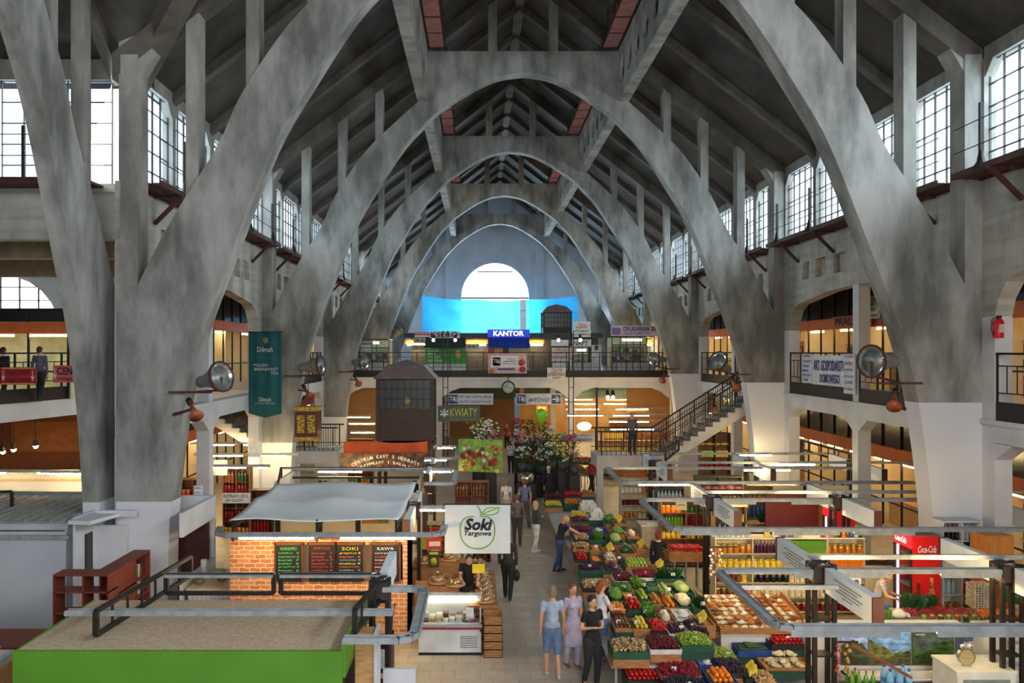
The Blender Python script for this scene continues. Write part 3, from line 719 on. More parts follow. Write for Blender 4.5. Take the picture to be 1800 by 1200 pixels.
board('billboard', 'white sign reading USLUGI KRAWIECKIE NAPY hung on the bridge railing', 'sign', 962, 646, 994, 667, 48.0, WH, [('USŁUGI', .18, .05, .82, .34, (40,40,60), 0, .01), ('#', .04, .4, .96, .68, (150,40,46)), ('KRAWIECKIE', .08, .43, .94, .65, WH), ('NAPY', .3, .74, .75, .95, (60,60,80))])
board('hanging_sign', 'white sign with blue monogram, two lines of blue text, left of the clock', 'sign', 787, 691.5, 867, 711, 48.3, (214,222,238), [('#', .02, .1, .22, .92, BL), ('T&J', .04, .25, .2, .78, WH, 0, .02), ('SERY, RYBY, ALKOHOL, NAPOJE', .26, .16, .96, .46, BL), ('PIECZYWO, ZDROWA ŻYWNOŚĆ', .26, .56, .96, .86, BL)])
board('hanging_sign', 'white sign reading SAM SPOZYWCZY with a blue arrow, right of the clock', 'sign', 907, 691.5, 987, 711, 48.3, (214,222,238), [('#', .02, .1, .22, .92, BL), ('T&J', .04, .25, .2, .78, WH, 0, .02), ('SAM SPOŻYWCZY', .26, .28, .74, .74, BL, 0, .015), ('#', .78, .1, .98, .92, BL), ('→', .8, .22, .96, .8, WH, 0, .03)])
board('hanging_sign', 'dark olive sign reading KWIATY in yellow with a white flower', 'sign', 770, 713, 844, 741, 35.0, (66,72,56), [('KWIATY', .29, .16, .93, .66, (206,206,60), 0, .0), ('#', .29, .82, .93, .84, (150,160,70)), ('✻', .05, .18, .25, .7, (206,220,226), 0, .02)])
board('hanging_sign', 'grey sign reading AGENCJA WPLATY LOKATY KREDYT', 'sign', 985, 762, 1047, 776, 38.0, (196,196,204), [('AGENCJA · WPŁATY', .06, .1, .94, .42, (70,80,140), 0, .02), ('LOKATY · KREDYT', .1, .56, .9, .9, (70,80,140), 0, .02)])
o = MB(); o.lathe([(.01,-.05),(.27,-.05),(.3,0),(.27,.05),(.01,.05)], (0,0,0), 24, sy=.62)
o = o.build('oval_sign', flat((236,240,252), .5, 0, 1.4)); o.location = W(1027, 749, 37.9); o.scale = (1.15,1.15,1.15); o.rotation_euler = (H, 0, 0); tag(o, 'small glowing white oval sign above the grey agency sign', 'sign')
text('Agora', .34, .12, (0, 0, .06), flat((70,90,190)), o, rx=-H)
board('banner', 'white banner with hand-painted words ART. GOSPODARSTWA DOMOWEGO on the right gallery railing', 'banner', 1424, 622, 1503, 676, 26.6, WH, [], rz=-H)
for px in (790, 864, 910, 984): o = MB().bar((0,0,0), (0,0,.48), .03).build('hanger', M_STEEL, [q for q in bpy.data.objects if q.name.startswith('hanging_sign')][0 if px < 880 else 1]); o.location = ((px-(827 if px < 880 else 947))*48.3/F, 0, .33)
# clock
t = thing('wall_clock', 'round dark-rimmed clock hanging under the far bridge gallery', 'clock', W(893.5, 681, 47.2))
b = MB(); b.M = Matrix.Rotation(H, 4, 'X'); b.lathe([(.3,-.09),(.4,-.07),(.41,.05),(.36,.08),(.33,.04)], n=24); b.build('rim', M_STEEL, t)
b = MB(); b.M = Matrix.Rotation(H, 4, 'X'); b.lathe([(.01,.03),(.34,.03),(.34,.045),(.01,.045)], n=24); b.build('face', flat((196,214,206)), t)
MB().bar((0, -.06, 0), (-.14, -.06, .16), .03).build('hour_hand', M_STEEL, t); MB().bar((0, -.06, 0), (.24, -.06, -.02), .025).build('minute_hand', M_STEEL, t)
MB().bar((0, 0, .4), (0, 0, .75), .05).build('hanger', M_STEEL, t)
# ---------------------------------------------------------------- right gallery banner (flat against the railing, seen obliquely)
X = XC+9.97
def on_right(name, label, cat, y0, y1, z0, z1, bg, texts, x=X, th=.02, emit=0):
    """board facing the nave (-X); the text reads from far to near"""
    o = MB().box(-(y1-y0)/2, (y1-y0)/2, -th, th, -(z1-z0)/2, (z1-z0)/2).build(name, bg if not isinstance(bg, tuple) else flat(bg, .5, 0, emit))
    o.location = (x, (y0+y1)/2, (z0+z1)/2); o.rotation_euler = (0, 0, -H); tag(o, label, cat); w_ = y1-y0; h_ = z1-z0
    for tx in texts:
        s, a, b_, c, d, col = tx[:6]
        if s == '#': MB().box((a-.5)*w_, (c-.5)*w_, -th-.012, -th-.002, (.5-d)*h_, (.5-b_)*h_).build('printed_field', flat(col), o)
        else: text(s, (c-a)*w_, (d-b_)*h_, (((a+c)/2-.5)*w_, -th-.014, (.5-(b_+d)/2)*h_), flat(col), o, bold=tx[6] if len(tx) > 6 else .015)
    return o
bpy.data.objects.remove([o for o in bpy.data.objects if o.name.startswith('banner')][0])
on_right('banner', 'white banner reading ART. GOSPODARSTWA DOMOWEGO in navy letters, on the right gallery railing', 'banner', 25.0, 27.8, 5.27, 6.28, WH, [('ART. GOSPODARSTWA', .04, .16, .98, .52, (60,50,120), .03), ('DOMOWEGO', .22, .62, .76, .92, (60,50,120), .03)])
on_right('notice', 'narrow white price list left of the household goods banner', 'sign', 27.85, 28.75, 5.3, 6.33, (226,226,238), [('TU KUPISZ', .1, .03, .9, .12, RD, .02), ('SZNUREK', .1, .22, .9, .3, (60,60,130)), ('WIADRO', .1, .38, .8, .46, (60,60,130)), ('MISKI', .1, .54, .7, .62, (60,60,130)), ('DRUCIKI', .1, .7, .9, .78, (60,60,130)), ('TORBY', .1, .86, .7, .94, (60,60,130))])
on_right('notice', 'narrow white price list right of the household goods banner', 'sign', 24.62, 25.35, 5.08, 6.33, (226,226,238), [('TU KUPISZ', .1, .03, .9, .1, RD, .02), ('PLASTIKI', .1, .2, .8, .28, (60,60,130)), ('GARNKI', .1, .36, .85, .43, (60,60,130)), ('SZTUĆCE', .1, .52, .9, .59, (60,60,130)), ('SZCZOTKI', .1, .68, .85, .75, (60,60,130)), ('ŚCIERKI', .1, .84, .85, .91, (60,60,130))], x=X-.03)
on_right('shop_sign', 'cream sign with green letters EKOLOGICZNE PRALNIE hanging over the right gallery', 'sign', 27.2, 29.0, 7.55, 8.35, (196,190,160), [('EKOLOGICZNE', .08, .08, .92, .24, (30,100,60), .02), ('PRALNIE', .2, .3, .8, .46, (30,100,60), .02), ('CHEMICZNE', .15, .52, .85, .68, (30,100,60), .02), ('CZYSZCZENIE ODZIEŻY', .05, .78, .95, .92, (30,100,60), .02)], x=XC+12.0)
on_right('shop_sign', 'orange lit fascia with dark letters over the middle gallery shop', 'sign', 30.2, 33.6, 7.4, 7.85, (210,112,56), [('PRALNIA', .1, .15, .9, .85, (60,30,60), .03)], x=XC+13.2)
on_right('shop_sign', 'orange lit fascia reading WSZYSTKO DLA DOMU over the nearer gallery shop', 'sign', 24.0, 28.3, 7.42, 7.9, (214,120,60), [('WSZYSTKO DLA DOMU', .03, .15, .97, .85, (60,40,80), .03)], x=XC+13.2)
board('banner', 'red banner with white arrows on the corner gallery railing at far left', 'banner', 2, 645, 64, 676, 22.85, (186,28,36), [('#', .03, .04, .97, .08, (226,206,120)), ('#', .03, .92, .97, .96, (226,206,120)), ('TANI OUTLET', .16, .16, .84, .46, (40,20,24), 0, .02), ('Z CAŁEGO ŚWIATA', .16, .56, .84, .84, (40,20,24), 0, .02), ('↓', .04, .2, .13, .8, WH, 0, .02), ('↓', .87, .2, .96, .8, WH, 0, .02)])
board('banner', 'pink-red banner with black letters CENTRUM at far left, cut by the pillar', 'banner', 94, 642, 170, 672, 22.8, (206,92,92), [('CENTRUM', .1, .1, .95, .55, BK, 0, .02), ('TANIEJ ODZIEŻY', .1, .66, .95, .92, BK), ('↓', .01, .2, .09, .8, WH)])
# ---------------------------------------------------------------- blue tarpaulin, tea banner, lantern
a = W(742, 519, 68.2); b = W(1016, 519, 68.2)
t = MB().sheet((a.x, 68.2, 7.7), (b.x, 68.2, 7.7), (b.x, 68.2, a.z), (a.x, 68.2, a.z), 40, 12,
    lambda u, v: (0, .25*math.sin(u*23+v*3)*(.3+v*.7)+.2*math.sin(v*9+u*4), -.42*math.sin(math.pi*u)*v-.1*abs(math.sin(u*9))*v), single=True)
bm_ = bpy.data.materials.new('blue_tarp'); bm_.use_nodes = True; N_ = bm_.node_tree.nodes; L_ = bm_.node_tree.links
for n in list(N_): N_.remove(n)
o_ = N_.new('ShaderNodeOutputMaterial'); d_ = N_.new('ShaderNodeBsdfDiffuse'); t_ = N_.new('ShaderNodeBsdfTranslucent'); x_ = N_.new('ShaderNodeMixShader')
d_.inputs[0].default_value = lin((30,150,235)); t_.inputs[0].default_value = lin((70,190,252)); x_.inputs[0].default_value = .75
p_ = N_.new('ShaderNodeBsdfTransparent'); p_.inputs[0].default_value = lin((130,215,255)); y_ = N_.new('ShaderNodeMixShader'); y_.inputs[0].default_value = .3
L_.new(d_.outputs[0], x_.inputs[1]); L_.new(t_.outputs[0], x_.inputs[2]); L_.new(x_.outputs[0], y_.inputs[1]); L_.new(p_.outputs[0], y_.inputs[2]); L_.new(y_.outputs[0], o_.inputs[0])
t = tag(t.build('tarpaulin', bm_), 'wide translucent sky-blue tarpaulin hung across the end window', 'tarpaulin')
board('banner_strip', 'narrow white banner strip hanging over the blue tarpaulin', 'banner', 914, 527, 925, 580, 67.6, (244,246,250), [('#', .1, .34, .9, .37, (120,180,220))])  # white strip added in place of daylight through a tear in the tarpaulin
D = 28.4; a = W(438, 583, D); b = W(496, 733, D)
bb = MB().sheet((a.x, D, b.z+.14), (b.x, D, b.z+.14), (b.x, D, a.z), (a.x, D, a.z), 16, 10, lambda u, v: (0, -.05+.03*math.sin(u*16), -.16*(1-abs(2*u-1))*(1-v)*(1 if v < .2 else 0)), .01)
t = tag(bb.build('cloth_banner', mat('teal_cloth', (12,84,90), (8,70,78), 2, .8)), 'tall teal tea banner hanging on the second left arch leg', 'banner')
cx = (a.x+b.x)/2
for s, py, w_, h_, dx in (('Dilmah', 614, .55, .18, 0), ('POLISH', 641.5, .5, .09, -.15), ('BREAKFAST', 648.5, .85, .1, .05), ('TEA', 655.5, .28, .1, .34), ('Dilmah', 701.5, .42, .14, 0), ('do it for Real Tea', 708, .7, .05, 0)):
    text(s, w_, h_, (cx+dx, D-.1, W(0, py, D).z), flat((206,214,206)), t, bold=0)
o = MB().lathe([(.02,0),(.11,.04),(.14,.12),(.08,.2),(.02,.24)], (0,0,0), 8, sy=.2).build('emblem', flat((120,110,60)), t); o.location = (cx, D-.08, W(0, 604, D).z)
MB().bar((a.x-.05, D-.02, a.z), (b.x+.05, D-.02, a.z), .04).build('hanging_rod', M_STEEL, t)
t = thing('lantern_box', 'large square hanging lantern, dark red frames with gilded panels', 'lantern', W(542, 772, 27.5))
s_ = 27.5/F
MB().box(-.38, .38, -.38, .38, .12, 1.0).build('body', mat('dark_red_lacquer', (92,36,30), None, 3, .4), t)
b = MB(); b.prism([(-.42,0),(.42,0),(.38,.12),(-.38,.12)], 'y', -.4, .4); b.prism([(-.38,1.0),(.38,1.0),(.43,1.14),(-.43,1.14)], 'y', -.4, .4)
b.build('gilded_band', mat('gilt', (206,166,50), (150,112,30), 14, .4, .3), t)
for x in (-.18, .18): MB().box(x-.13, x+.13, -.4, -.38, .26, .86).build('gilded_panel', mat('gilt_relief', (210,176,60), (96,60,20), 22, .5, .2, contrast=.25), t)
MB().bar((0, 0, 1.14), (0, 0, 2.2), .02).build('suspension_rod', M_STEEL, t)
# ---------------------------------------------------------------- floodlights and horn speakers on the arch legs
def flood(label, px, py, D, r, az, el, arm_to=None):
    t = thing('floodlight', label, 'floodlight', W(px, py, D)); b = MB()
    M = Matrix.Rotation(az, 4, 'Z') @ Matrix.Rotation(el, 4, 'X') @ Matrix.Rotation(H, 4, 'X')   # local +Z -> forward (-Y before az)
    b.M = M; b.lathe([(r*.32,-r*2.1),(r*.42,-r*1.9),(r*.42,-r*1.5),(r*.6,-r*.9),(r*.95,-r*.15),(r,0)], n=20, cap=True); b.build('housing', mat('grey_enamel', (146,150,146), (110,114,110), 6, .4, .4), t)
    b = MB(); b.M = M; b.lathe([(r*1.0,-.02),(r*1.07,0),(r*1.07,.05),(r*.96,.05)], n=20, cap=False); b.build('rim', M_RED, t)
    b = MB(); b.M = M; b.lathe([(.01,-r*.15),(r*.6,-r*.08),(r*.96,.03)], n=20, cap=False); b.build('lens', mat('reflector_glass', (206,216,216), (150,160,160), 5, .15, .8), t)
    if arm_to: MB().bar((0, 0, -r*.9), Vector(arm_to), .05).bar((0, 0, 0), (0, 0, -r*1.0), .06).bar(Vector(arm_to)-Vector((.5,0,0)), Vector(arm_to)+Vector((.5,0,0)), .05).build('bracket', M_RED, t)
    return t
def horn(label, px, py, D, az, sc=1.0, arm=None):
    t = thing('horn_loudspeaker', label, 'loudspeaker', W(px, py, D)); M = Matrix.Rotation(az, 4, 'Z') @ Matrix.Rotation(math.radians(125), 4, 'X') @ Matrix.Scale(sc, 4)
    b = MB(); b.M = M; b.lathe([(.04,-.3),(.05,-.1),(.08,.04),(.17,.2)], n=12, cap=True); b.build('horn', mat('orange_horn', (178,92,54), (140,66,40), 6, .5), t)
    b = MB(); b.M = M; b.lathe([(.07,-.42),(.07,-.28)], n=10); b.build('driver', M_STEEL, t)
    if arm: MB().bar((0, 0, .05), arm, .06).build('bracket', M_RED, t)
    return t
flood('large grey floodlight on the nearest left arch leg', 388, 662, 18.2, .34, math.radians(62), math.radians(-12), (-.75, .15, -.36))
flood('large grey floodlight on the nearest right arch leg, lens facing left', 1533, 635, 18.0, .36, math.radians(-66), 0, (.75, .2, -.5))
flood('grey floodlight on the second right arch leg', 1262, 635, 30.2, .38, math.radians(-50), math.radians(-25), (.8, .15, -.5))
flood('grey floodlight on the second left arch leg, by the teal banner', 563, 642, 30.0, .38, math.radians(80), math.radians(-5), (-.9, .2, -.4))
flood('grey floodlight on the third right arch leg', 1150, 632, 42.2, .38, math.radians(-60), 0, (.9, .2, -.5))
flood('grey floodlight on the third left arch leg', 640, 637, 42.2, .38, math.radians(60), 0, (-.9, .2, -.5))
flood('small dark floodlight low on the fifth left arch', 703, 577, 55, .42, math.radians(60), math.radians(-50), (-.9, .2, -.2))
horn('orange horn loudspeaker below the near left floodlight', 341, 722, 18.2, math.radians(40), 1, (-.55, .2, -.1))
horn('orange horn loudspeaker below the near right floodlight', 1572, 705, 18.0, math.radians(-30), 1, (.35, .2, -.2))
horn('orange horn loudspeaker on the second right arch leg', 1292, 676, 30.2, math.radians(0), 1.1, (.3, .2, .1))
horn('orange horn loudspeaker on the second left arch leg', 541, 690, 30.0, math.radians(40), 1.1, (-.4, .2, .1))
horn('orange horn loudspeaker on the third right arch leg', 1166, 664, 42.2, math.radians(-30), 1.2, (.4, .2, .1))
horn('orange horn loudspeaker on the third left arch leg', 628, 670, 42.2, math.radians(30), 1.2, (-.4, .2, .1))
t = thing('fire_extinguisher', 'red fire extinguisher mounted on the right gallery wall', 'fire extinguisher', W(1755, 594, 17.6))
b = MB(); b.lathe([(.1,0),(.11,.03),(.11,.36),(.07,.42),(.03,.44)], n=14); b.build('cylinder', mat('red_gloss', (206,30,36), None, 3, .3), t)
MB().box(-.03, .06, -.03, .03, .44, .5).tube([(-.03,0,.47),(-.14,0,.42),(-.16,0,.2),(-.12,0,.06)], .012).build('hose_and_valve', M_STEEL, t)
MB().box(-.05, .05, -.115, -.112, .12, .3).build('label_plate', flat((226,190,190)), t)
# lattice masts with spot lamps
def mast(label, px, D, z1, lamps):
    t = thing('lattice_mast', label, 'mast', (W(px, 0, D).x, D, 0)); b = MB()
    for x in (-.13, .13): b.bar((x, 0, 0), (x, 0, z1), .05)
    n = int(z1/.8)
    for i in range(n): b.bar((-.13, 0, .4+.8*i), (.13, 0, .4+.8*i), .035)
    b.build('frame', M_STEEL, t)
    MB().bar((-2.2, 0, z1-.25), (2.2, 0, z1-.25), .03).build('cross_wire', M_STEEL, t)
    for x in lamps:
        MB().cyl((x, 0, z1-.28), (x, -.12, z1-.5), .07, .12).build('spot_housing', M_STEEL, t)
        MB().ball((x, -.17, z1-.56), .085).build('spot_bulb', flat((255,214,150), .5, 0, 22), t)
mast('slender lattice mast left of the aisle carrying two lit spots', 783, 44.5, 7.6, (-.66, .55))
mast('slender lattice mast right of the aisle carrying two lit spots', 1004, 44.5, 7.6, (-.72, .5))
t = thing('pole_mast', 'single slim dark pole in front of the right supermarket lights', 'mast', (W(1049, 0, 38).x, 38, 0)); MB().bar((0,0,0),(0,0,4.7),.09).build('pole', M_STEEL, t)
MB().bar((0,0,4.6),(.6,0,4.6),.04).build('arm', M_STEEL, t)
for x in (.5, .75): MB().cyl((x,-.0,4.55),(x,-.1,4.3),.07,.1).build('spot_housing', M_STEEL, t); MB().ball((x,-.12,4.24),.08).build('spot_bulb', flat((255,214,150), .5, 0, 14), t)
# ---------------------------------------------------------------- dark lookout booths
def booth(label, px0, px1, pye, pyt, pyb, D, z_base):
    """glazed dark booth with hipped roof: eave row pye, apex row pyt, sill row where glass ends pyb"""
    c = W((px0+px1)/2, pye, D); hw = (px1-px0)*D/F/2*.93; zt = W(0, pyt, D).z; zs = W(0, pyb, D).z
    t = thing('lookout_booth', label, 'booth', (c.x, D+hw, z_base)); z0 = z_base; E = c.z-z0; S = zs-z0; T = zt-z0
    MB().box(-hw*.96, hw*.96, -hw*.96, hw*.96, .1, S).build('lower_panel', M_RED if False else mat('dark_brown_timber', (52,34,30), (40,26,24), 4, .6), t)
    f = MB()
    for sx in (-1, 1):
        for sy in (-1, 1): f.bar((sx*hw*.95, sy*hw*.95, 0), (sx*hw*.95, sy*hw*.95, E), .12)
    f.box(-hw, hw, -hw, hw, -.02, .1)
    f.build('corner_post', mat('dark_brown_timber'), t)
    g = MB(); 
    for s in (-1, 1):
        g.box(-hw*.9, hw*.9, s*hw*.93-.01, s*hw*.93+.01, S, E-.05); g.box(s*hw*.93-.01, s*hw*.93+.01, -hw*.9, hw*.9, S, E-.05)
    g.build('pane', glass('dusty_glass', (120,124,112), .06, .3), t)
    b = MB()
    for s in (-1, 1):
        for i in range(9): x = -hw*.9+hw*1.8*i/8; b.bar((x, s*hw*.95, S), (x, s*hw*.95, E), .025); b.bar((s*hw*.95, x, S), (s*hw*.95, x, E), .025)
        for j in range(4): z = S+(E-S)*j/3; b.bar((-hw*.9, s*hw*.95, z), (hw*.9, s*hw*.95, z), .025); b.bar((s*hw*.95, -hw*.9, z), (s*hw*.95, hw*.9, z), .025)
    b.build('glazing_bar', M_STEEL, t)
    r = MB(); o_ = hw*1.1; k1 = hw*.66; h1 = E+(T-E)*.7
    r.add([(-o_,-o_,E),(o_,-o_,E),(o_,o_,E),(-o_,o_,E),(-k1,-k1,h1),(k1,-k1,h1),(k1,k1,h1),(-k1,k1,h1),(0,0,T)],
          [(3,2,1,0),(0,1,5,4),(1,2,6,5),(2,3,7,6),(3,0,4,7),(4,5,8),(5,6,8),(6,7,8),(7,4,8)], False)
    r.build('hipped_roof', mat('booth_roof', (116,98,94), (94,80,76), 3, .6), t)
    return t
t = booth('large dark glazed booth with hipped roof rising over the stalls, left of the clock', 657, 765, 666, 632, 719, 31.5, 2.9)
MB().ball((0, 0, 1.5), .13).build('inner_lamp_or_fill', flat((255,190,110), .5, 0, 3), t)
b = MB(); [b.bar((sx*1.0, sy*1.0, -2.9), (sx*1.0, sy*1.0, 0), .14) for sx in (-1, 1) for sy in (-1, 1)]; b.box(-1.15, 1.15, -1.1, 1.1, -.35, -.1); b.build('leg_frame', mat('dark_brown_timber'), t)
booth('smaller dark glazed booth with hipped roof before the blue tarpaulin', 953, 1007, 549, 533, 575, 56, 4.85)
# ---------------------------------------------------------------- stairs
def stair(label, x_top, z_top, x_bot, z_bot, y0, y1, nst, wallm):
    t = thing('staircase', label, 'staircase', (x_top, y0, 0)); dx = (x_bot-x_top)/nst; dz = (z_top-z_bot)/nst; sg = 1 if dx > 0 else -1
    st = MB()
    for i in range(nst):
        a, b = sorted((dx*i, dx*(i+1))); st.box(a, b, .08, y1-y0-.08, z_top-dz*(i+1)-.02, z_top-dz*(i+1)+dz*.0+.06)
        a2 = dx*i; st.box(min(a2, a2+sg*.05), max(a2, a2+sg*.05), .08, y1-y0-.08, z_top-dz*(i+1), z_top-dz*i)
    st.build('steps', mat('grey_stone', (112,120,120), (92,98,98), 3, .6), t)
    for y in (0, y1-y0-.12):
        poly = []
        for i in range(nst): poly += [(dx*i, z_top-dz*i+.02), (dx*i, z_top-dz*(i+1)+.02)] if False else [(dx*i, z_top-dz*i), (dx*(i+1), z_top-dz*i)]
        s = MB()
        for i in range(nst):
            a, b = dx*i, dx*(i+1); zt = z_top-dz*(i+1)+.04; s.prism([(a, zt-.55+dz), (b, zt-.55), (b, zt), (a, zt)], 'y', y, y+.12)
        s.build('stringer', wallm, t)
    # landing at the foot
    ex = x_bot-x_top
    MB().box(min(ex, ex+sg*2.6), max(ex, ex+sg*2.6), 0, y1-y0, z_bot-.5, z_bot+.02).build('landing', wallm, t)
    for y in (.06, y1-y0-.06):
        r = MB(); L_ = nst*3
        r.bar((0, y, z_top+1.0), (ex, y, z_bot+1.0), .06); r.bar((0, y, z_top+.75), (ex, y, z_bot+.75), .03); r.bar((0, y, z_top+.2), (ex, y, z_bot+.2), .03)
        for i in range(L_+1): f = i/L_; r.bar((ex*f, y, z_top+(z_bot-z_top)*f), (ex*f, y, z_top+(z_bot-z_top)*f+1), .06 if i % 6 == 0 else .022)
        r.bar((ex, y, z_bot+1), (ex+sg*2.6, y, z_bot+1), .06); r.bar((ex, y, z_bot+.2), (ex+sg*2.6, y, z_bot+.2), .03)
        for i in range(13): r.bar((ex+sg*.2*i, y, z_bot), (ex+sg*.2*i, y, z_bot+1), .05 if i % 6 == 0 else .022)
        r.build('railing', M_STEEL, t)
    b = MB(); ex2 = ex+sg*2.6
    [MB().bar((q, .2, z_bot-.3), (q, .2, 0), .25).build('support_post', M_WHITE, t) for q in (ex2-sg*.15, ex)]
    return t
WS = mat('pale_stair_stone', (206,198,192), (186,178,172), 2, .7)
stair('concrete staircase descending left from the right gallery behind the second arch', 11.6, 4.85, 7.35, 2.15, 32.4, 34.2, 14, WS)
stair('white staircase descending right behind the nearest left arch', -12.9, 4.85, -8.6, 2.2, 33.5, 35.2, 14, M_WHITE)
# low flights turning forward
# ---------------------------------------------------------------- stall steelwork: light rails, posts, panels
def light_rail(label, pts, z=2.6, closed=False, tubes=(), w_=.15, h_=.06, warm=True, lip=False):
    t = thing('light_rail', label, 'light rail', (pts[0][0], pts[0][1], z)); b = MB(); o = pts[0]
    P = [Vector((x-o[0], y-o[1], 0)) for x, y in pts]
    # round the inner corners
    Q = [P[0]]
    for i in range(1, len(P)-1):
        a = (P[i-1]-P[i]).normalized()*.2; c = (P[i+1]-P[i]).normalized()*.2
        Q += [P[i]+a, P[i]+a*.3+c*.3, P[i]+c]
    Q.append(P[-1])
    for a, c in zip(Q, Q[1:]):
        d = (c-a).normalized(); b.bar(a-d*.01, c+d*.01, w_, h_)
        n = Vector((-d.y, d.x, 0))*w_*.42
        b.bar(a+n+Vector((0,0,.035)), c+n+Vector((0,0,.035)), .012, .03); b.bar(a-n+Vector((0,0,.035)), c-n+Vector((0,0,.035)), .012, .03)
    b.build('channel', M_ALU, t)
    for (x0, y0, x1, y1) in tubes:
        dy = .035 if lip else 0; MB().cyl((x0-o[0], y0-o[1]+dy, -.062), (x1-o[0], y1-o[1]+dy, -.062), .024, n=6).build('tube_light', M_TUBE if warm else M_TUBEW, t)
        if lip: MB().box(x0-o[0]-.05, x1-o[0]+.05, y0-o[1]-.07, y0-o[1]-.055, -.1, -.03).build('shade_lip', M_ALU, t)
    return t
def ladder(label, p, q, z=2.7, dz=.3, n=6, name='truss_beam', double=False):
    t = thing(name, label, 'truss beam', (p[0], p[1], z)); b = MB(); d = Vector((q[0]-p[0], q[1]-p[1], 0))
    for z_ in (0, -dz): b.bar((0,0,z_), (d.x, d.y, z_), .06)
    b.build('chord', M_STEEL, t); c = MB()
    for i in range(n+1):
        f = i/n; c.bar((d.x*f, d.y*f, -dz), (d.x*f, d.y*f, 0), .07 if i in (0, n) else .03)
    c.build('upright', M_STEEL, t)
    if double: MB().box(min(0, d.x), max(0, d.x), -.1, .1, -.02, .02).build('cover_strip', M_ALU, t)
    return t
def node(label, x, y, z=2.72, s_=.17):
    t = thing('steel_post', label, 'post', (x, y, 0))
    for sx in (-1, 1):
        for sy in (-1, 1): MB().bar((sx*s_, sy*s_*.8, 0), (sx*s_, sy*s_*.8, z), .07).build('upright', M_STEEL, t)
    for j in range(4): MB().box(-s_, s_, -s_*.8, s_*.8, .5+j*.62, .53+j*.62).build('tie_plate', M_STEEL, t)
    MB().box(-s_*1.15, s_*1.15, -s_*1.15, s_*1.15, z-.3, z-.02).build('head_box', mat('head_box_brown', (62,46,44), None, 5), t)
    MB().lathe([(s_*1.3,0),(s_*1.4,.05),(s_*1.1,.1),(.03,.12)], (0,0,z-.02), 10).build('cover', M_CLEAR, t)
    return t
def lightbox(label, x, y0, y1, z=2.7, h_=.42, lines=True):
    t = MB().box(-.07, .07, -(y1-y0)/2, (y1-y0)/2, -h_/2, h_/2).build('lightbox_panel', M_PANEL); t.location = (x, (y0+y1)/2, z-h_/2)
    tag(t, label, 'panel')
    for s in (-1, 1): MB().box(-.085, .085, s*(y1-y0)/2-.02, s*(y1-y0)/2+.02, -h_/2-.01, h_/2+.01).build('end_frame', M_RED, t)
    if lines:
        g = MB(); sd = -1 if x > 0 else 1
        for j in range(5):
            z_ = h_*(.28-.13*j); l_ = (y1-y0)*(.28, .2, .3, .24, .1)[j]; g.box(sd*.071-.003, sd*.071+.003, -l_, l_, z_-.012, z_+.012)
        g.build('printed_lines', flat((150,168,166)), t)
    return t
row = {13.9: 'nearest', 20.4: 'second', 27.0: 'third'}
for D in (13.9, 20.4, 27.0):
    for X, cn in ((5.95, 'beside the fruit stalls'), (9.2, 'in the middle of the right stalls'), (12.7, 'by the right arcade')):
        if D == 27.0 and X == 5.95: pass
        node('dark steel post cluster with boxed head, %s, %s row' % (cn, row[D]), X, D)
        lightbox('pale sign panel in front of the %s-row steel post %s' % (row[D], cn), X+.02, D-1.95, D-.25, lines=X < 7)
        lightbox('pale sign panel behind the %s-row steel post %s' % (row[D], cn), X+.02, D+.25, D+1.95, lines=X < 7)
for i, (f, b_) in enumerate(((10.95, 13.8), (17.0, 20.4), (23.1, 25.95))):
    nm = ['nearest', 'second', 'third'][i]; xr = 12.6
    light_rail('grey aluminium light rail loop over the %s right stall' % nm, [(xr, b_), (4.1, b_), (4.1, f), (xr, f)], lip=i < 2, tubes=[(4.3, f, 5.7, f), (6.3, f, 7.6, f), (8.0, f, 9.2, f), (5.5, b_, 7, b_), (8, b_, 9.5, b_)] if i < 2 else [(4.6, f, 6.1, f), (8.6, b_, 10.1, b_)])  # leftmost front tube of the two nearer loops added to brighten the goods
    light_rail('thin light rail behind the %s right stall' % nm, [(5.9, b_+.45), (15, b_+.45)], z=2.72, w_=.06, tubes=[(9.6, b_+.45, 11.1, b_+.45)] if i == 2 else [])
light_rail('short cross rail over the nearest right stall', [(4.2, 12.8), (5.75, 12.8)], z=2.6, w_=.04, h_=.04)
light_rail('slim light rail high over the right stalls, fourth row', [(6.4, 29.5), (12.9, 29.5)], z=2.62, w_=.08, tubes=[(9.4, 29.5, 10.8, 29.5)])
ladder('dark ladder truss at the right edge, nearest right stall', (9.2, 13.5), (12.5, 11.6), 2.62, .45, 4)
ladder('dark ladder truss beside the second right pier', (12.7, 26.6), (12.7, 31.5), 2.9, .35, 6)
ladder('dark ladder truss above the stair foot', (6.4, 27.5), (7.6, 30.5), 3.0, .35, 4)
# left side
for D, nm in ((12.9, 'nearest'), (19.4, 'second'), (26.0, 'third')):
    node('dark steel post cluster left of the aisle, %s row' % nm, -1.62, D, s_=.13)
    lightbox('pale sign panel behind the left post cluster, %s row' % nm, -1.62, D+.25, D+1.9, lines=False)
    if D > 13: lightbox('pale sign panel in front of the left post cluster, %s row' % nm, -1.62, D-1.9, D-.25, lines=False)
light_rail('grey light rail loop over the nearest left stall front', [(-1.55, 12.75), (-.88, 12.75), (-.88, 10.5), (-1.8, 10.5)], tubes=[])
light_rail('grey light rail lying across the roof of the green kiosk', [(-6.1, 11.75), (-1.3, 11.75)], z=2.55, w_=.12)
light_rail('light rail with tubes over the brick stall front', [(-1.5, 19.4), (-.72, 19.4), (-.80, 16.5), (-5.45, 16.5), (-5.6, 17.2)], tubes=[(-5.0, 16.5, -3.45, 16.5), (-2.9, 16.5, -1.35, 16.5), (-1.55, 19.4, -.85, 19.4)])
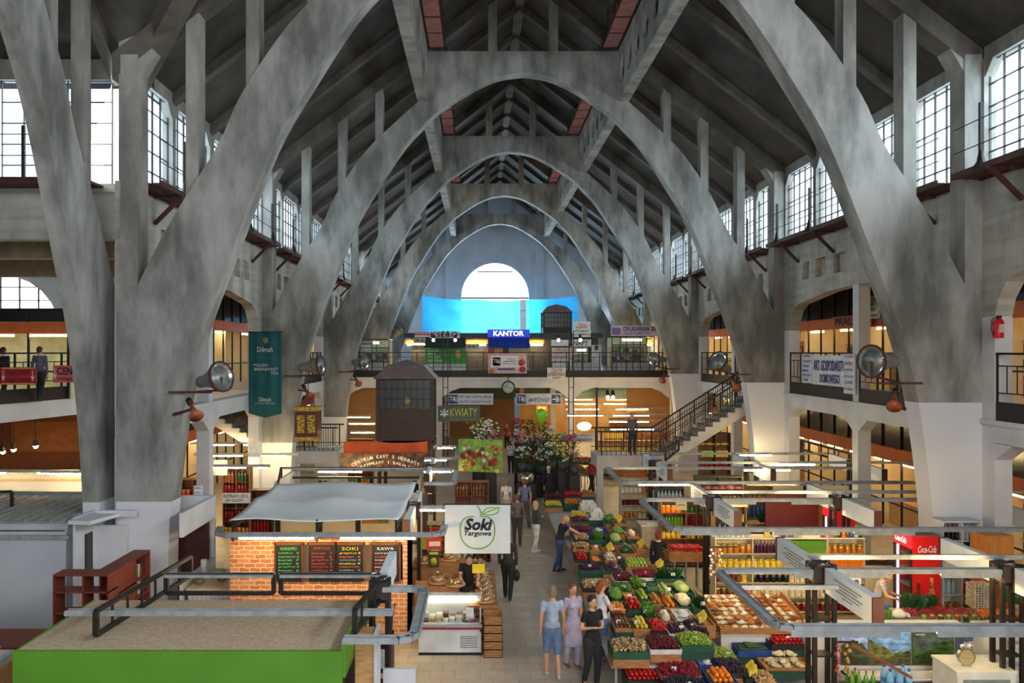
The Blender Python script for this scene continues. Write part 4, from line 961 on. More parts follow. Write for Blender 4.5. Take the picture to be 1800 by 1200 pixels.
light_rail('light rail over the coffee stall', [(-6.0, 25.6), (-.78, 25.6), (-.74, 22.9), (-1.6, 22.9)], tubes=[(-5.2, 25.6, -3.8, 25.6), (-1.8, 25.6, -.95, 25.6)])
light_rail('light rail over the spice stall farther left of the aisle', [(-6.5, 31.9), (-.92, 31.9), (-.84, 28.3), (-2.6, 28.3)], tubes=[(-1.7, 31.9, -1.1, 31.9), (-2.4, 28.3, -1.2, 28.3)])
for i, (x0, x1, D, z) in enumerate(((-10.6, -6.7, 29.5, 2.6), (-9.6, -7.0, 26.5, 2.6), (-13.5, -10.2, 24.5, 2.7), (-12, -9.0, 33, 2.6))):
    light_rail('light rail over the bottle stalls left of the pier, number %s from the camera' % ['two', 'one', 'three', 'four'][i], [(x0, D), (x1, D)], z=z, w_=.08, tubes=[(x0+.3, D, x0+1.8, D), (x0+2.2, D, min(x1-.1, x0+3.4), D)])
ladder('dark ladder truss running back over the green kiosk, left side', (-5.45, 11.3), (-5.2, 14.3), 2.72, .34, 7)
ladder('dark ladder truss running back over the green kiosk, right side', (-1.78, 11.3), (-1.6, 12.85), 2.74, .32, 4)
ladder('dark twin-beam truss crossing behind the green kiosk, left part', (-5.2, 13.2), (-3.42, 13.2), 2.7, .3, 1, double=True)
ladder('dark twin-beam truss crossing behind the green kiosk, right part', (-3.3, 13.2), (-1.66, 13.2), 2.7, .3, 1, double=True)
ladder('dark ladder truss at the left edge over the grey kiosk', (-13.0, 19.0), (-11.4, 19.4), 3.0, .4, 4)
ladder('dark truss over the white panelled stall, long side', (-6.3, 25.2), (-1.7, 25.2), 2.72, .3, 2, double=True)
ladder('dark truss over the white panelled stall, short side', (-6.3, 25.2), (-5.5, 21.6), 2.72, .3, 5)
# ---------------------------------------------------------------- green kiosk in the left foreground
GREEN = mat('lime_green_board', (88,144,30), (80,134,26), 1.5, .5)
OSB = mat('strand_board', (206,184,156), (186,160,130), 22, .8, contrast=.35, det=8)
t = thing('market_kiosk', 'bright green market kiosk with a chipboard roof in the left foreground', 'kiosk', (-4.1, 12.0, 0))
MB().box(-2.25, 2.2, -1.1, 1.15, 2.27, 2.3).build('roof_board', OSB, t)
b = MB(); b.box(-2.27, 2.22, -1.15, -1.1, 1.88, 2.32); b.box(-2.28, -2.25, -1.1, 1.15, 1.88, 2.31); b.box(2.2, 2.26, -1.12, 1.15, 1.95, 2.42); b.build('green_fascia', GREEN, t)
b = MB(); b.box(-2.2, 2.15, -1.05, 1.1, 0, 1.88); b.build('dark_wall', mat('black_board', (22,20,20), None, 3), t)
MB().box(2.27, 2.55, -.35, -.05, 0, 2.28).build('timber_jamb', PINE, t); MB().box(2.55, 2.6, -.38, .0, 0, 2.3).build('white_edge', M_WHITE, t)
MB().box(2.6, 3.1, .3, .36, 0, 1.5).build('white_side_panel', M_WHITE, t)
# low white fridge at far left corner and red counter
t = thing('chest_counter', 'dark red counter top with metal strip at the left edge', 'counter', W(0, 1120, 13.6)); t.location.z = 0
MB().box(-2.2, .55, -.4, .5, 0, 1.5).build('body', mat('dark_red_board', (120,36,28), (96,28,22), 2, .4), t); MB().box(-2.2, .25, -.42, -.38, 1.46, 1.52).build('metal_strip', M_ALU, t)
t = thing('white_crate_box', 'pale grey box with wooden edge at the lower left corner', 'box', (W(8, 1170, 11.6).x, 11.6, 0)); MB().box(-1.4, .0, -.3, .3, 0, 1.95).build('body', flat((206,208,210)), t); MB().box(.0, .06, -.3, .3, 0, 1.85).build('edge_strip', PINE, t)
# bookshelf
BR = mat('reddish_brown_laminate', (128,58,42), (108,46,34), 3, .5, scz=(6,1,1))
t = thing('shelf_unit', 'L-shaped reddish-brown laminate shelf unit left of the pier', 'shelf', (-8.05, 15.0, 0))
b = MB(); b.box(0, 1.05, 0, .4, 2.17, 2.2)
for x in (0, .55, 1.02): b.box(x, x+.03, 0, .4, 0, 2.17)
for z in (.1, .6, 1.05, 1.45, 1.85): b.box(0, 1.05, 0, .38, z, z+.03)
b.build('front_section', BR, t)
b = MB(); b.box(.7, 1.05, .4, 1.9, 2.17, 2.2); b.box(.68, .72, .4, 1.9, 0, 2.17); b.box(.7, 1.05, 1.87, 1.9, 0, 2.17)
for z in (.5, 1.0, 1.35, 1.7): b.box(.7, 1.05, .4, 1.9, z, z+.03)
b.box(1.02, 1.05, .4, 1.2, 0, 2.17); b.build('side_section', BR, t)
rr = random.Random(3)
for i in range(12):
    c = [(200,60,40),(226,180,60),(80,120,50),(220,210,190),(150,60,40),(60,60,60)][i % 6]
    o = MB().box(-.1, .1, -.03, .03, 0, .26).build('packet', flat(c)); o.location = (-7.2+.02, 16.25+.05*(i % 6)*1.9, 1.73 if i < 6 else 1.38)
    tag(o, '%s packet on the %s shelf of the reddish-brown unit' % (['red','yellow','green','cream','rust','dark'][i % 6], 'upper' if i < 6 else 'lower'), 'packet')
# grey kiosk at left
t = thing('grey_kiosk', 'large pale grey kiosk with corrugated roof at the far left', 'kiosk', (-9.15, 17.6, 0))
GW = mat('grey_panel', (190,192,198), (178,180,186), .8, .5)
MB().box(-5, 0, 0, .06, 0, 2.42).build('front_wall', GW, t); MB().box(-.06, 0, .06, 2.6, 0, 2.45).build('side_wall', M_WHITE, t)
MB().box(-5, .1, -.1, .0, 2.28, 2.36).build('front_pipe', M_ALU, t); MB().box(-5, -.06, .2, .26, 2.42, 2.6).build('upper_fascia', GW, t)
b = MB(); b.box(-5, .0, .1, 3.1, 2.6, 2.63)
for i in range(18): b.box(-4.9+.28*i, -4.85+.28*i, .1, 3.1, 2.63, 2.68)
b.build('corrugated_roof', mat('corrugated_sheet', (176,180,180), (146,150,150), 5, .4, .4), t)
t = thing('white_kiosk', 'white kiosk wall with dark doorways between grey kiosk and pier', 'kiosk', (-9.05, 17.2, 0))
b = MB(); b.box(0.1, .16, .3, 2.9, 0, 2.75); b.box(0.16, .9, 1.15, 1.22, 0, 2.4); b.build('wall', M_WHITE, t)
MB().box(.17, .2, .7, 1.0, 0, 2.3).box(.17, .19, 1.9, 2.3, 0, 2.3).build('door_opening', BLACKG, t)
t = thing('stone_canopy', 'small projecting stone slab at the foot of the nearest left pier', 'slab', (-8.6, 17.6, 2.65)); MB().prism([(-.35, -.3), (.15, -.35), (.4, .55), (-.5, .45)], 'z', 0, .08).build('slab', MC['arch_concrete'], t); MB().box(-.1, .75, .5, .6, .0, .14).build('ledge', M_WHITE, t)
t = thing('white_kiosk', 'white kiosk block right of the nearest left pier, dark framed door', 'kiosk', (-7.1, 20.0, 0))
b = MB(); b.box(-.6, .36, .2, .3, 0, 2.75); b.box(.3, .38, -2, .2, 0.0, 1.2); b.box(.3, .38, -2.0, .2, 2.2, 2.75); b.build('wall', M_WHITE, t)
MB().box(-.5, .3, -.1, 0, 0, 2.2).build('door_frame', M_RED, t)
for i, (x, D) in enumerate(((-10.2, 22.5), (-10.5, 26.0))):
    t = thing('grey_kiosk', 'low pale kiosk wall with rail behind the grey kiosk, %s' % ['nearer', 'farther'][i], 'kiosk', (x, D, 0))
    MB().box(-6, 0.4, 0, .08, 0, 2.45-.0*i).build('front_wall', GW, t); MB().box(-6, .4, -.1, -.02, 2.4, 2.47).build('front_pipe', M_ALU, t); MB().box(-6, .4, -.06, 0, 2.2, 2.25).build('wood_rail', PINE, t)
# ---------------------------------------------------------------- brick juice stall
def brick_mat():
    m = bpy.data.materials.new('brick_cladding'); m.use_nodes = True; N = m.node_tree.nodes; L = m.node_tree.links
    b = N['Principled BSDF']; b.inputs['Roughness'].default_value = .7; tc = N.new('ShaderNodeTexCoord')
    mp = N.new('ShaderNodeMapping'); mp.inputs['Rotation'].default_value = (H, 0, 0); L.new(tc.outputs['Object'], mp.inputs[0])
    br = N.new('ShaderNodeTexBrick'); br.inputs['Scale'].default_value = 1; br.inputs['Brick Width'].default_value = .22; br.inputs['Row Height'].default_value = .09; br.inputs['Mortar Size'].default_value = .008
    no = N.new('ShaderNodeTexNoise'); no.inputs['Scale'].default_value = 7; L.new(tc.outputs['Object'], no.inputs['Vector'])
    br.inputs['Color1'].default_value = lin((214,140,92)); br.inputs['Color2'].default_value = lin((178,104,64)); br.inputs['Mortar'].default_value = lin((232,206,170))
    ad = N.new('ShaderNodeMix'); ad.data_type = 'VECTOR'; ad.inputs[0].default_value = .06; L.new(mp.outputs[0], ad.inputs[4]); L.new(no.outputs['Color'], ad.inputs[5]); L.new(ad.outputs[1], br.inputs[0])
    L.new(br.outputs[0], b.inputs['Base Color']); return m
BRK = brick_mat()
t = thing('brick_stall', 'juice stall with brick-patterned walls and pale brick edges', 'stall', (-5.5, 17.5, 0))
b = MB(); b.box(0, .35+.02, 0, .12, 0, 2.28); b.box(.37, 4.0, 0, .12, 0, 1.36); b.box(.9+.1, 4.0, 0, .12, 2.16, 2.28); b.box(.37, 1.0, 0, .12, 1.36, 2.28)
for x in (1.86, 3.2, 3.9): b.box(x-.1, x+.1, 0, .12, 1.36, 2.16)
b.box(3.9, 4.0, 0, .12, 0, 2.28); b.box(0, .1, .12, 1.6, 0, 2.0); b.build('brick_wall', BRK, t)
t2 = t
for i, (px0, px1, cols) in enumerate(((485, 531, [(90,200,110)]), (543, 590, [(206,60,50)]), (592, 639, [(230,200,60), (220,90,50), (120,200,220)]), (654, 702, [(226,226,226), (210,80,60)]))):
    D = 17.46; c = W((px0+px1)/2, 989, D); w_ = (px1-px0)*D/F
    o = thing('chalkboard', 'black chalkboard menu with %s lettering, %s on the brick stall' % (['green', 'red', 'yellow and blue', 'white'][i], ['first from the left', 'second from the left', 'third from the left', 'last at the right end'][i]), 'chalkboard', (c.x, D-.02, c.z-.4))
    MB().box(-w_/2, w_/2, 0, .03, 0, .8).build('board', flat((14,18,18)), o)
    b = MB(); b.box(-w_/2-.03, -w_/2, -.02, .04, 0, .84); b.box(w_/2, w_/2+.03, -.02, .04, 0, .84); b.box(-w_/2-.03, w_/2+.03, -.02, .04, .8, .86); b.build('frame', WOOD, o)
    heads = ['KANAPKI', 'KOKTAJLE', 'SOKI', 'KAWA']; text(heads[i], w_*.6, .07, (0, -.012, .72), flat(cols[0]), o, bold=0)
    words = ['jabłko  5', 'marchew 6', 'burak  7', 'seler  6', 'grejpfrut 8', 'banan  6', 'cytryna 4', 'malina 9', 'szpinak']
    for j in range(8):
        text(words[(j+i*2) % 9], w_*.78, .045, (0, -.012, .62-.075*j), flat(cols[j % len(cols)]), o, bold=0)
# white tarp awning
t = thing('stall_awning', 'pale grey-white sagging tarpaulin awning over the brick stall', 'awning', (-3.4, 18.5, 2.9))
def aw(u, v): return (0, .03*math.sin(u*14), .12*v-.06*math.sin(math.pi*((v*2) % 1))-.05*math.sin(math.pi*u*3)*math.sin(math.pi*v)+.03*math.sin(u*9+v*4))
TARP = mat('grey_white_tarp', (244,246,246), (228,231,232), 1.2, .7)
MB().sheet((-1.8,-2.0,0), (1.7,-2.0,0), (1.75,2.0,0), (-1.85,2.0,0), 28, 20, aw, .012).build('fabric', TARP, t)
b = MB(); 
for x in (-1.75, 0, 1.65): b.bar((x, -1.9, -.16), (x, 1.9, -.1), .05); b.bar((x, -1.9, -.45), (x, -1.9, 0), .05)
b.build('frame', M_STEEL, t)
# stall interior behind / above the brick wall
t = thing('stall_back_wall', 'cream stall back wall with dark posts and flower pictures behind the brick stall', 'stall', (-5.4, 20.9, 0))
MB().box(0, 4.0, 0, .06, 0, 2.7).build('panel', mat('warm_white_board', (238,220,186), (228,208,172), 1, .6), t)
b = MB(); [b.box(x-.06, x+.06, -.08, 0, 0, 2.7) for x in (.1, 1.2, 2.2, 3.3, 3.95)]; b.build('post', M_STEEL, t)
b = MB(); 
b.box(2.3, 3.0, -.03, -.0, 1.9, 2.5); b.build('picture', mat('flower_picture', (206,110,50), (90,140,50), 7, .5, contrast=.3), t)
t = thing('white_counter', 'white panelled counter with glass jugs and paper cups left of the brick stall', 'counter', (-6.6, 18.0, 0))
MB().box(0, 1.0, 0, 1.6, 0, 1.02).build('body', mat('white_board', (222,222,226), (204,204,210), 2, .5), t); MB().box(-.03, 1.03, -.04, 1.64, 1.02, 1.06).build('top', mat('cream_top', (226,206,170), None, 2), t)
b = MB(); [b.box(.1*i, .1*i+.01, -.012, 0, .1, .95) for i in range(1, 10)]; b.build('groove', flat((176,176,182)), t)
def jug(label, x, y, z, c=(170,100,40)):
    t = thing('glass_jug', label, 'jug', (x, y, z)); MB().lathe([(.07,0),(.11,.05),(.12,.2),(.09,.28),(.1,.31)], n=14, cap=False).build('glass', M_CLEAR, t)
    MB().lathe([(.01,.01),(.1,.04),(.11,.13),(.01,.13)], n=12).build('drink', flat(c), t); MB().tube([(.12,0,.25),(.18,0,.2),(.17,0,.1),(.11,0,.07)], .012).build('handle', M_CLEAR, t)
jug('glass jug with amber juice on the white counter', -6.0, 18.5, 1.06); jug('empty tall glass jug on the white counter, behind the amber one', -6.25, 19.1, 1.06, (190,196,150)); jug('small glass jug at the left end of the white counter', -6.45, 18.3, 1.06, (160,130,90))
for i in range(1):
    o = MB().lathe([(.06,0),(.075,.42),(.07,.44)], n=14).build('cup_stack', flat((236,236,238))); o.location = (-6.52, 18.8, 1.06); tag(o, 'tall stack of white paper cups on the white counter', 'cups')
# wood-framed notices on stalls at left
def simple_sign(label, px0, py0, px1, py1, D, bg=(222,224,230), texts=(), rz=0, name='notice', cat='sign'): return board(name, label, cat, px0, py0, px1, py1, D, bg, texts, rz=rz, th=.03)
simple_sign('white cardboard notice with hand-written words hanging left of the awning', 391, 866, 440, 884, 21.5, (226,220,210), [('PRZYPRAWY I ZIOŁA', .05, .15, .95, .45, (120,60,50)), ('HIT CENOWY', .15, .58, .75, .85, (120,60,50))])
simple_sign('small white paper notice with red heading on a dark post', 341, 853, 356, 885, 20.5, (226,226,236), [('UWAGA', .1, .08, .9, .2, RD), ('#', .15, .35, .85, .38, (90,90,120)), ('#', .15, .5, .85, .53, (90,90,120))])
simple_sign('blank white panel above the bottle stall left of the second pier', 375, 808, 400, 835, 27.5, (206,216,230))
simple_sign('blank white panel at the head of the second left pier post', 437, 775, 459, 803, 29.0, (206,216,230))
simple_sign('poster with green plants on the pale panel beside the brown shelves', 325, 893, 353, 935, 20.6, (196,204,206), [('#', .1, .04, .9, .4, (90,120,50)), ('#', .1, .5, .9, .9, (200,200,170))])
# coffee and spice stall
t = board('banner', 'dark picture banner reading CENTRUM KAWY I HERBATY PRZYPRAWY I BAKALIE', 'banner', 597, 796, 746, 824, 26.9, mat('spice_photo', (130,70,34), (46,40,22), 5, .5, contrast=.25), [])
w_ = 149*26.9/F
for s, r0, z0, sz, sp in (('CENTRUM KAWY I HERBATY', 1.0, 0, .15, .105), ('PRZYPRAWY I BAKALIE', .8, 0, .13, .1)):
    n = len(s)
    for i, ch in enumerate(s):
        if ch == ' ': continue
        f = (i-(n-1)/2); x = f*sp; R_ = 3.6 if r0 == 1 else 3.0
        z = (.16 if r0 == 1 else -.03)-x*x/(2*R_)*1.6
        o = text(ch, .088 if ch != 'I' else .03, sz*.8, (x+.12, -.035, z), flat((238,226,190), .5, 0, .3), t, bold=.01)
b = MB().sheet((0,0,0), (3.0,0,0), (3.0,0,.42), (0,0,.42), 20, 4, lambda u, v: (0, .04*math.sin(u*20), .04*math.sin(u*7)*v), .01)
o = b.build('cloth_banner', mat('orange_cloth', (222,96,40), (204,84,34), 3, .7)); o.location = W(604, 797, 28.5); tag(o, 'plain orange cloth strip hung above the coffee banner', 'cloth')
t = board('banner', 'green banner printed with big fruit and vegetables left of the aisle', 'banner', 806, 772, 883, 829, 26.0, mat('fruit_print_green', (150,180,80), (90,130,50), 9, .5), [], rz=-.25)
rr = random.Random(11)
for i in range(64):
    c = rr.choice([(230,170,60),(196,40,40),(240,220,110),(210,120,70),(120,60,70),(240,236,220),(200,80,50)]); r = rr.uniform(.03, .1)
    b = MB(); b.lathe([(r,0),(r,.006)], n=12); o = b.build('printed_fruit', flat(c), t); o.location = (rr.uniform(-.62,.62), -.035-.0015*i, rr.uniform(-.48, .34 if i % 3 else .48)); o.rotation_euler = (H, 0, 0)
t = thing('white_panel_stall', 'stall enclosed by plain white upper panels behind the awning', 'stall', (-6.0, 23.2, 0))
MB().box(0, 4.2, 0, .06, 0, 2.55).build('front_panel', mat('warm_white_board'), t); MB().box(0, .06, 0, 2, 0, 2.6).build('side_panel', M_WHITE, t); MB().box(4.14, 4.2, 0, 2, 0, 2.55).build('side_panel', mat('warm_white_board'), t)
b = MB(); b.box(2.1, 3.9, -.03, 0, 1.85, 2.1); b.build('picture_strip', mat('flower_picture'), t)
b = MB(); [b.box(x-.05, x+.05, -.06, 0, 0, 2.65) for x in (1.35, 1.5, 4.1)]; b.build('post', M_STEEL, t)
# Soki Targowa banner
t = board('cloth_banner', 'white hanging banner reading Soki Targowa inside a green apple outline', 'banner', 782, 887, 897, 972, 17.4, mat('white_cloth', (228,230,226), (214,216,212), 1.5, .8), [])
text('Soki', .62, .27, (.02, -.035, .11), flat((20,22,22)), t, shear=.25, bold=.04); text('Targowa', .6, .14, (.0, -.035, -.1), flat((20,22,22)), t, shear=.2, bold=.025)
pts = []
for i in range(41):
    a = math.radians(100+i*8.5); x = .40*math.cos(a)*(1-.05*math.cos(2*a)); z = .40*math.sin(a)-.02
    if math.sin(a) > .5: z -= .12*(1-abs(math.cos(a))*1.1)
    pts.append((x, -.034, z))
lf = [(.1,-.034,.36), (.2,-.034,.47), (.36,-.034,.48), (.48,-.034,.47), (.44,-.034,.36), (.3,-.034,.31), (.1,-.034,.33), (.26,-.034,.4), (.42,-.034,.45)]
MB().tube(pts, .014, 5).build('apple_outline', flat((140,184,60)), t); MB().tube(lf, .012, 5).tube([(.0,-.034,.52),(.06,-.034,.42),(.08,-.034,.28)], .014, 5).build('leaf_outline', flat((140,184,60)), t)
MB().bar((-.75, 0, .54), (.76, 0, .54), .03).build('hanging_rod', M_STEEL, t)
# fridge counter
t_f = t = thing('display_fridge', 'white chest display fridge with glass lid and red-blue trim', 'fridge', (-1.3, 16.8, 0))
b = MB(); b.box(0, 1.32, 0, .9, 0.06, .5); b.box(.0, 1.32, -.0, .04, .5, .68); b.box(0, 1.32, .86, .9, .5, 1.0); b.box(0, .03, 0, .9, .5, .8); b.box(1.29, 1.32, 0, .9, .5, .8); b.build('body', mat('white_enamel', (224,226,224), None, 2, .35), t)
b = MB(); b.box(-.02, 1.34, -.05, .0, .6, .66); b.build('grey_bumper', M_ALU, t); MB().box(-.01, 1.33, -.055, -.0, .56, .59).build('red_strip', flat((170,30,50)), t)
MB().box(0.0, 1.32, .0, .9, 0, .06).build('plinth', M_STEEL, t)
b = MB(); [b.box(.88, 1.24, -.012, 0, .16+.045*j, .18+.045*j) for j in range(6)]; b.build('vent_slats', flat((150,150,152)), t)
b = MB(); b.M = Matrix.Translation((0, 0, .68)) @ Matrix.Rotation(math.radians(20), 4, 'X'); b.box(.03, 1.29, 0, .9, 0, .012); b.build('glass_lid', M_CLEAR, t)
MB().box(0, 1.32, .84, .9, 1.0, 1.06).build('top_rail', M_ALU, t)
MB().box(.1, 1.22, .8, .83, .9, .93).build('inner_lamp_or_fill', flat((255,240,200), .5, 0, 12), t_f); MB().box(.03, 1.29, .04, .84, .5, .58).build('display_bed', flat((222,222,226)), t_f)  # glowing strip added to brighten the inside of the fridge
def item(name, mb, m, loc, label, cat, group=None, rz=0):
    o = mb.build(name, m); o.location = loc; o.rotation_euler = (0, 0, rz); return tag(o, label, cat, group)
cols_ = [(120,30,36),(236,232,224),(90,50,40),(206,180,120),(236,236,240),(170,60,50),(226,206,150),(240,240,240)]
nm_ = ['dark red','white','brown','yellow','bright white','red','pale yellow','plain white']
for i in range(16):
    x = -1.18+.145*(i % 8); y = 17.05+.28*(i//8)
    item('food_tub', MB().box(-.06, .06, -.1, .1, 0, .08+.03*(i % 3)), flat(cols_[(i*3+i//8) % 8]), (x, y, .6), '%s food tub in the chest display fridge, %s row' % (nm_[(i*3+i//8) % 8], ['front', 'back'][i//8]), 'tub', 'tubs in the chest display fridge')
item('price_board', MB().box(-.08, .08, -.01, .01, 0, .32), flat((236,236,236)), (-.22, 17.0, .62), 'white price board standing at the right of the display fridge', 'sign')
# wooden crates stack
PC = mat('crate_wood', (176,124,76), (140,92,52), 5, .7, scz=(1,1,5))
def crate_open(w_, d, h, m=None):
    b = MB()
    for z in [h*.12, h*.5, h*.85]:
        b.box(-w_/2, w_/2, -d/2, -d/2+.012, z-.03, z+.03); b.box(-w_/2, w_/2, d/2-.012, d/2, z-.03, z+.03)
        b.box(-w_/2, -w_/2+.012, -d/2, d/2, z-.03, z+.03); b.box(w_/2-.012, w_/2, -d/2, d/2, z-.03, z+.03)
    for sx in (-1, 1):
        for sy in (-1, 1): b.cb(sx*(w_/2-.025), sy*(d/2-.025), h/2, .03, .03, h)
    b.box(-w_/2, w_/2, -d/2, d/2, 0, .012); return b
for j in range(5):
    item('wooden_crate', crate_open(.4, .5, .17), PC, (.27, 16.9, .17*j), 'slatted wooden crate beside the display fridge, %s in its stack' % ['bottom', 'second from bottom', 'middle', 'fourth from bottom', 'topmost'][j], 'crate')
# bagel domes rising behind the crates
for j in range(9):
    t = thing('bread_dome', 'clear plastic dome over pretzels, %s of the column left of the aisle' % ['lowest', 'second', 'third', 'fourth', 'fifth', 'sixth', 'seventh', 'eighth', 'topmost'][j], 'food cover', (.12+.03*(j % 2)-.02*j, 17.7+.27*j, .86+.03*j), 0, None)
    MB().lathe([(.19,0),(.2,.02),(.19,.1),(.13,.19),(.02,.22)], n=14, cap=False).build('dome', M_CLEAR, t); MB().lathe([(.2,0),(.21,.015),(.2,.03)], n=14).build('base', PINE, t)
    b = MB(); [b.ball((.09*math.cos(k), .09*math.sin(k), .07+.03*(k % 2)), .055, 7, 5, (1,1,.6)) for k in range(6)]; b.build('pretzels', mat('baked_crust', (206,150,80), (166,100,44), 9, .6), t)
t = thing('bread_stand', 'timber stand carrying the clear bread domes beside the aisle', 'stand', (.03, 18.8, 0)); MB().box(-.28, .35, -1.35, 1.5, .0, .83).build('body', PC, t)
b = MB(); 
for i in range(5): b.box(-.3+.0*i, .37, -1.37, -1.35, .1+.15*i, .17+.15*i)
b.build('slat', WOOD, t)
for i, (px, py, D) in enumerate(((745, 985, 20.2), (790, 985, 20.4), (800, 1035, 18.2), (770, 1032, 18.4))):
    c = W(px, py, D); t = thing('bread_dome', 'clear plastic dome of pretzels %s' % ['at the back left of the bread counter', 'at the back right of the bread counter', 'in front of the seller on the bread counter', 'left of the seller on the bread counter'][i], 'food cover', (c.x, D, 1.08))
    MB().lathe([(.22,0),(.23,.02),(.22,.12),(.14,.22),(.02,.25)], n=14, cap=False).build('dome', M_CLEAR, t); b = MB(); [b.ball((.1*math.cos(k), .1*math.sin(k), .07+.03*(k % 2)), .06, 7, 5, (1,1,.6)) for k in range(6)]; b.build('pretzels', mat('baked_crust'), t); MB().lathe([(.24,0),(.24,.02)], n=14).build('base', PINE, t)
t = thing('bread_counter', 'long timber bread counter behind the display fridge', 'counter', (-1.4, 18.1, 0)); MB().box(-.1, .9, 0, .5, 0, 1.06).build('front_part', PC, t); MB().box(-.3, 1.2, 1.95, 2.55, 0, 1.06).build('back_part', PC, t)
item('yellow_card', MB().box(-.14, .14, -.01, .01, -.1, .1), flat((240,220,40)), W(841, 999, 17.9), 'blank bright yellow card hanging below the Soki banner', 'sign')
board('poster', 'picture panel with green and red stripes left of the Soki banner', 'poster', 733, 945, 776, 965, 20.8, (220,70,50), [('#', .0, .0, .35, 1, (140,170,60)), ('#', .5, .3, .95, .7, (240,230,220))])
board('poster', 'dark green jar picture panel behind the bread domes', 'poster', 753, 968, 772, 996, 20.0, (60,70,30), [('@', .2, .4, .8, .9, (200,180,60)), ('#', .1, .05, .9, .2, (226,200,90))])
t = thing('glass_cabinet', 'curved glass pastry cabinet with dark edge beside the brick stall', 'cabinet', (-1.95, 14.6, 0))
MB().box(-.25, .3, 0, .7, 0, 1.05).build('body', M_STEEL, t); b = MB(); b.prism([(0,1.05),(.0,1.35),(.15,1.5),(.7,1.55),(.7,1.05)], 'x', -.25, .3); b.build('glass', M_CLEAR, t)
MB().tube([(.32,0,1.05),(.32,0,1.35),(.32,.15,1.52),(.32,.7,1.56)], .02).build('edge_trim', M_STEEL, t); MB().box(-.2, .25, .1, .6, 1.06, 1.2).build('pastries', mat('baked_crust'), t); MB().box(-.15, .2, -.02, 0, .6, .95).build('calendar', flat((220,220,230)), t)
for i, (x, y, r) in enumerate(((-1.45, 13.2, .17), (-1.2, 13.6, .13), (-1.0, 13.1, .12))):
    o = MB().ball((0, 0, r), r, 12, 9).build('watermelon', mat('melon_rind', (60,110,50), (110,160,80), 14, .4, contrast=.2, scz=(1,1,.1))); o.location = (x, y, .52); tag(o, 'green watermelon at the bottom edge, %s' % ['largest', 'upper small one', 'lower right one'][i], 'watermelon')
t = thing('melon_table', 'low table with checked cloth and melons at the bottom edge', 'table', (-.6, 13.3, 0)); MB().box(-1.2, 1.4, -.5, .6, .45, .52).build('tabletop', mat('checked_cloth', (206,150,120), (226,200,180), 14, .8, contrast=.15), t)
for s in ((-1.1,-.4),(1.3,-.4),(-1.1,.5),(1.3,.5)): MB().bar((s[0],s[1],0),(s[0],s[1],.45),.05).build('leg', M_STEEL, t)
# ---------------------------------------------------------------- single goods: one mesh per kind, copied as objects of their own
CN = {'red': (204,34,30), 'dark red': (120,20,34), 'orange': (240,130,30), 'yellow': (240,206,60), 'green': (96,150,50), 'dark green': (40,84,44), 'pale green': (176,200,110),
      'purple': (74,34,70), 'brown': (130,84,50), 'cream': (232,220,186), 'white': (234,234,232), 'blue': (60,110,190), 'black': (34,30,34), 'pink': (226,130,140), 'lime': (170,196,70), 'amber': (196,120,40)}
def fm(c, gl=.35, sp=None): return mat('fruit_'+c, CN[c], sp or tuple(v*.82 for v in CN[c]), 14, gl)
def g_ball(r, sc=(1,1,1), n=9, m=6): return lambda: MB().ball((0,0,r*sc[2]), r, n, m, sc)
def g_banana():
    b = MB()
    for k in range(5):
        a0 = -.5+.25*k; pts = [Vector((.10*math.sin(a0)+.0, .16*(t-.5), .05+.08*math.sin(math.pi*t)+.02*k)) for t in (0,.25,.5,.75,1)]
        for i in range(4): b.cyl(pts[i], pts[i+1], (.012,.022,.024,.02)[i], (.022,.024,.02,.008)[i], n=6)
    return b
def g_cab():
    b = MB(); b.ball((0,0,.1), .1, 12, 9)
    for k in range(7):
        a = k*.9; b.ball((.06*math.cos(a), .06*math.sin(a), .1+.01*(k % 3)), .075, 8, 6, (1,1,.9))
    return b
def g_leaf(n, h, r, w_=.02, seed=1):
    rr = random.Random(seed); b = MB()
    for i in range(n):
        a = rr.uniform(0, 6.28); q = rr.uniform(.1, 1)*r; x, y = q*math.cos(a), q*math.sin(a); z = h*rr.uniform(.4, 1); d = rr.uniform(0, 6.28); dx, dy = w_*math.cos(d), w_*math.sin(d)
        b.add([(x*.3-dx,y*.3-dy,z*.2),(x*.3+dx,y*.3+dy,z*.2),(x+dx,y+dy,z),(x-dx+.02,y-dy,z*.95)], [(0,1,2,3)], False)
    return b
def g_bottle(h=.3, r=.04):
    return lambda: MB().lathe([(r*.9,0),(r,.02),(r,h*.58),(r*.75,h*.72),(r*.33,h*.82),(r*.33,h*.94),(r*.4,h*.945),(r*.4,h)], n=8)
def g_jar(h=.13, r=.045): return lambda: MB().lathe([(r*.9,0),(r,.01),(r,h*.74),(r*.85,h*.8),(r*.9,h*.82),(r*.9,h)], n=9)
def g_box(a, b_, c): return lambda: MB().box(-a/2, a/2, -b_/2, b_/2, 0, c)
def g_bag():
    b = MB(); b.ball((0,0,.035), .09, 8, 6, (1,.75,.42)); b.ball((.02,.02,.06), .05, 7, 5, (1,.8,.5)); b.box(-.1,-.08,-.05,.05,.02,.05); b.box(.08,.1,-.05,.05,.02,.05); return b
def two(fn, cut, m2=1):       # second material above height cut
    def f():
        b = fn()
        for i, fc in enumerate(b.f):
            if sum(b.v[j][2] for j in fc)/len(fc) > cut: b.mi[i] = m2
        return b
    return f
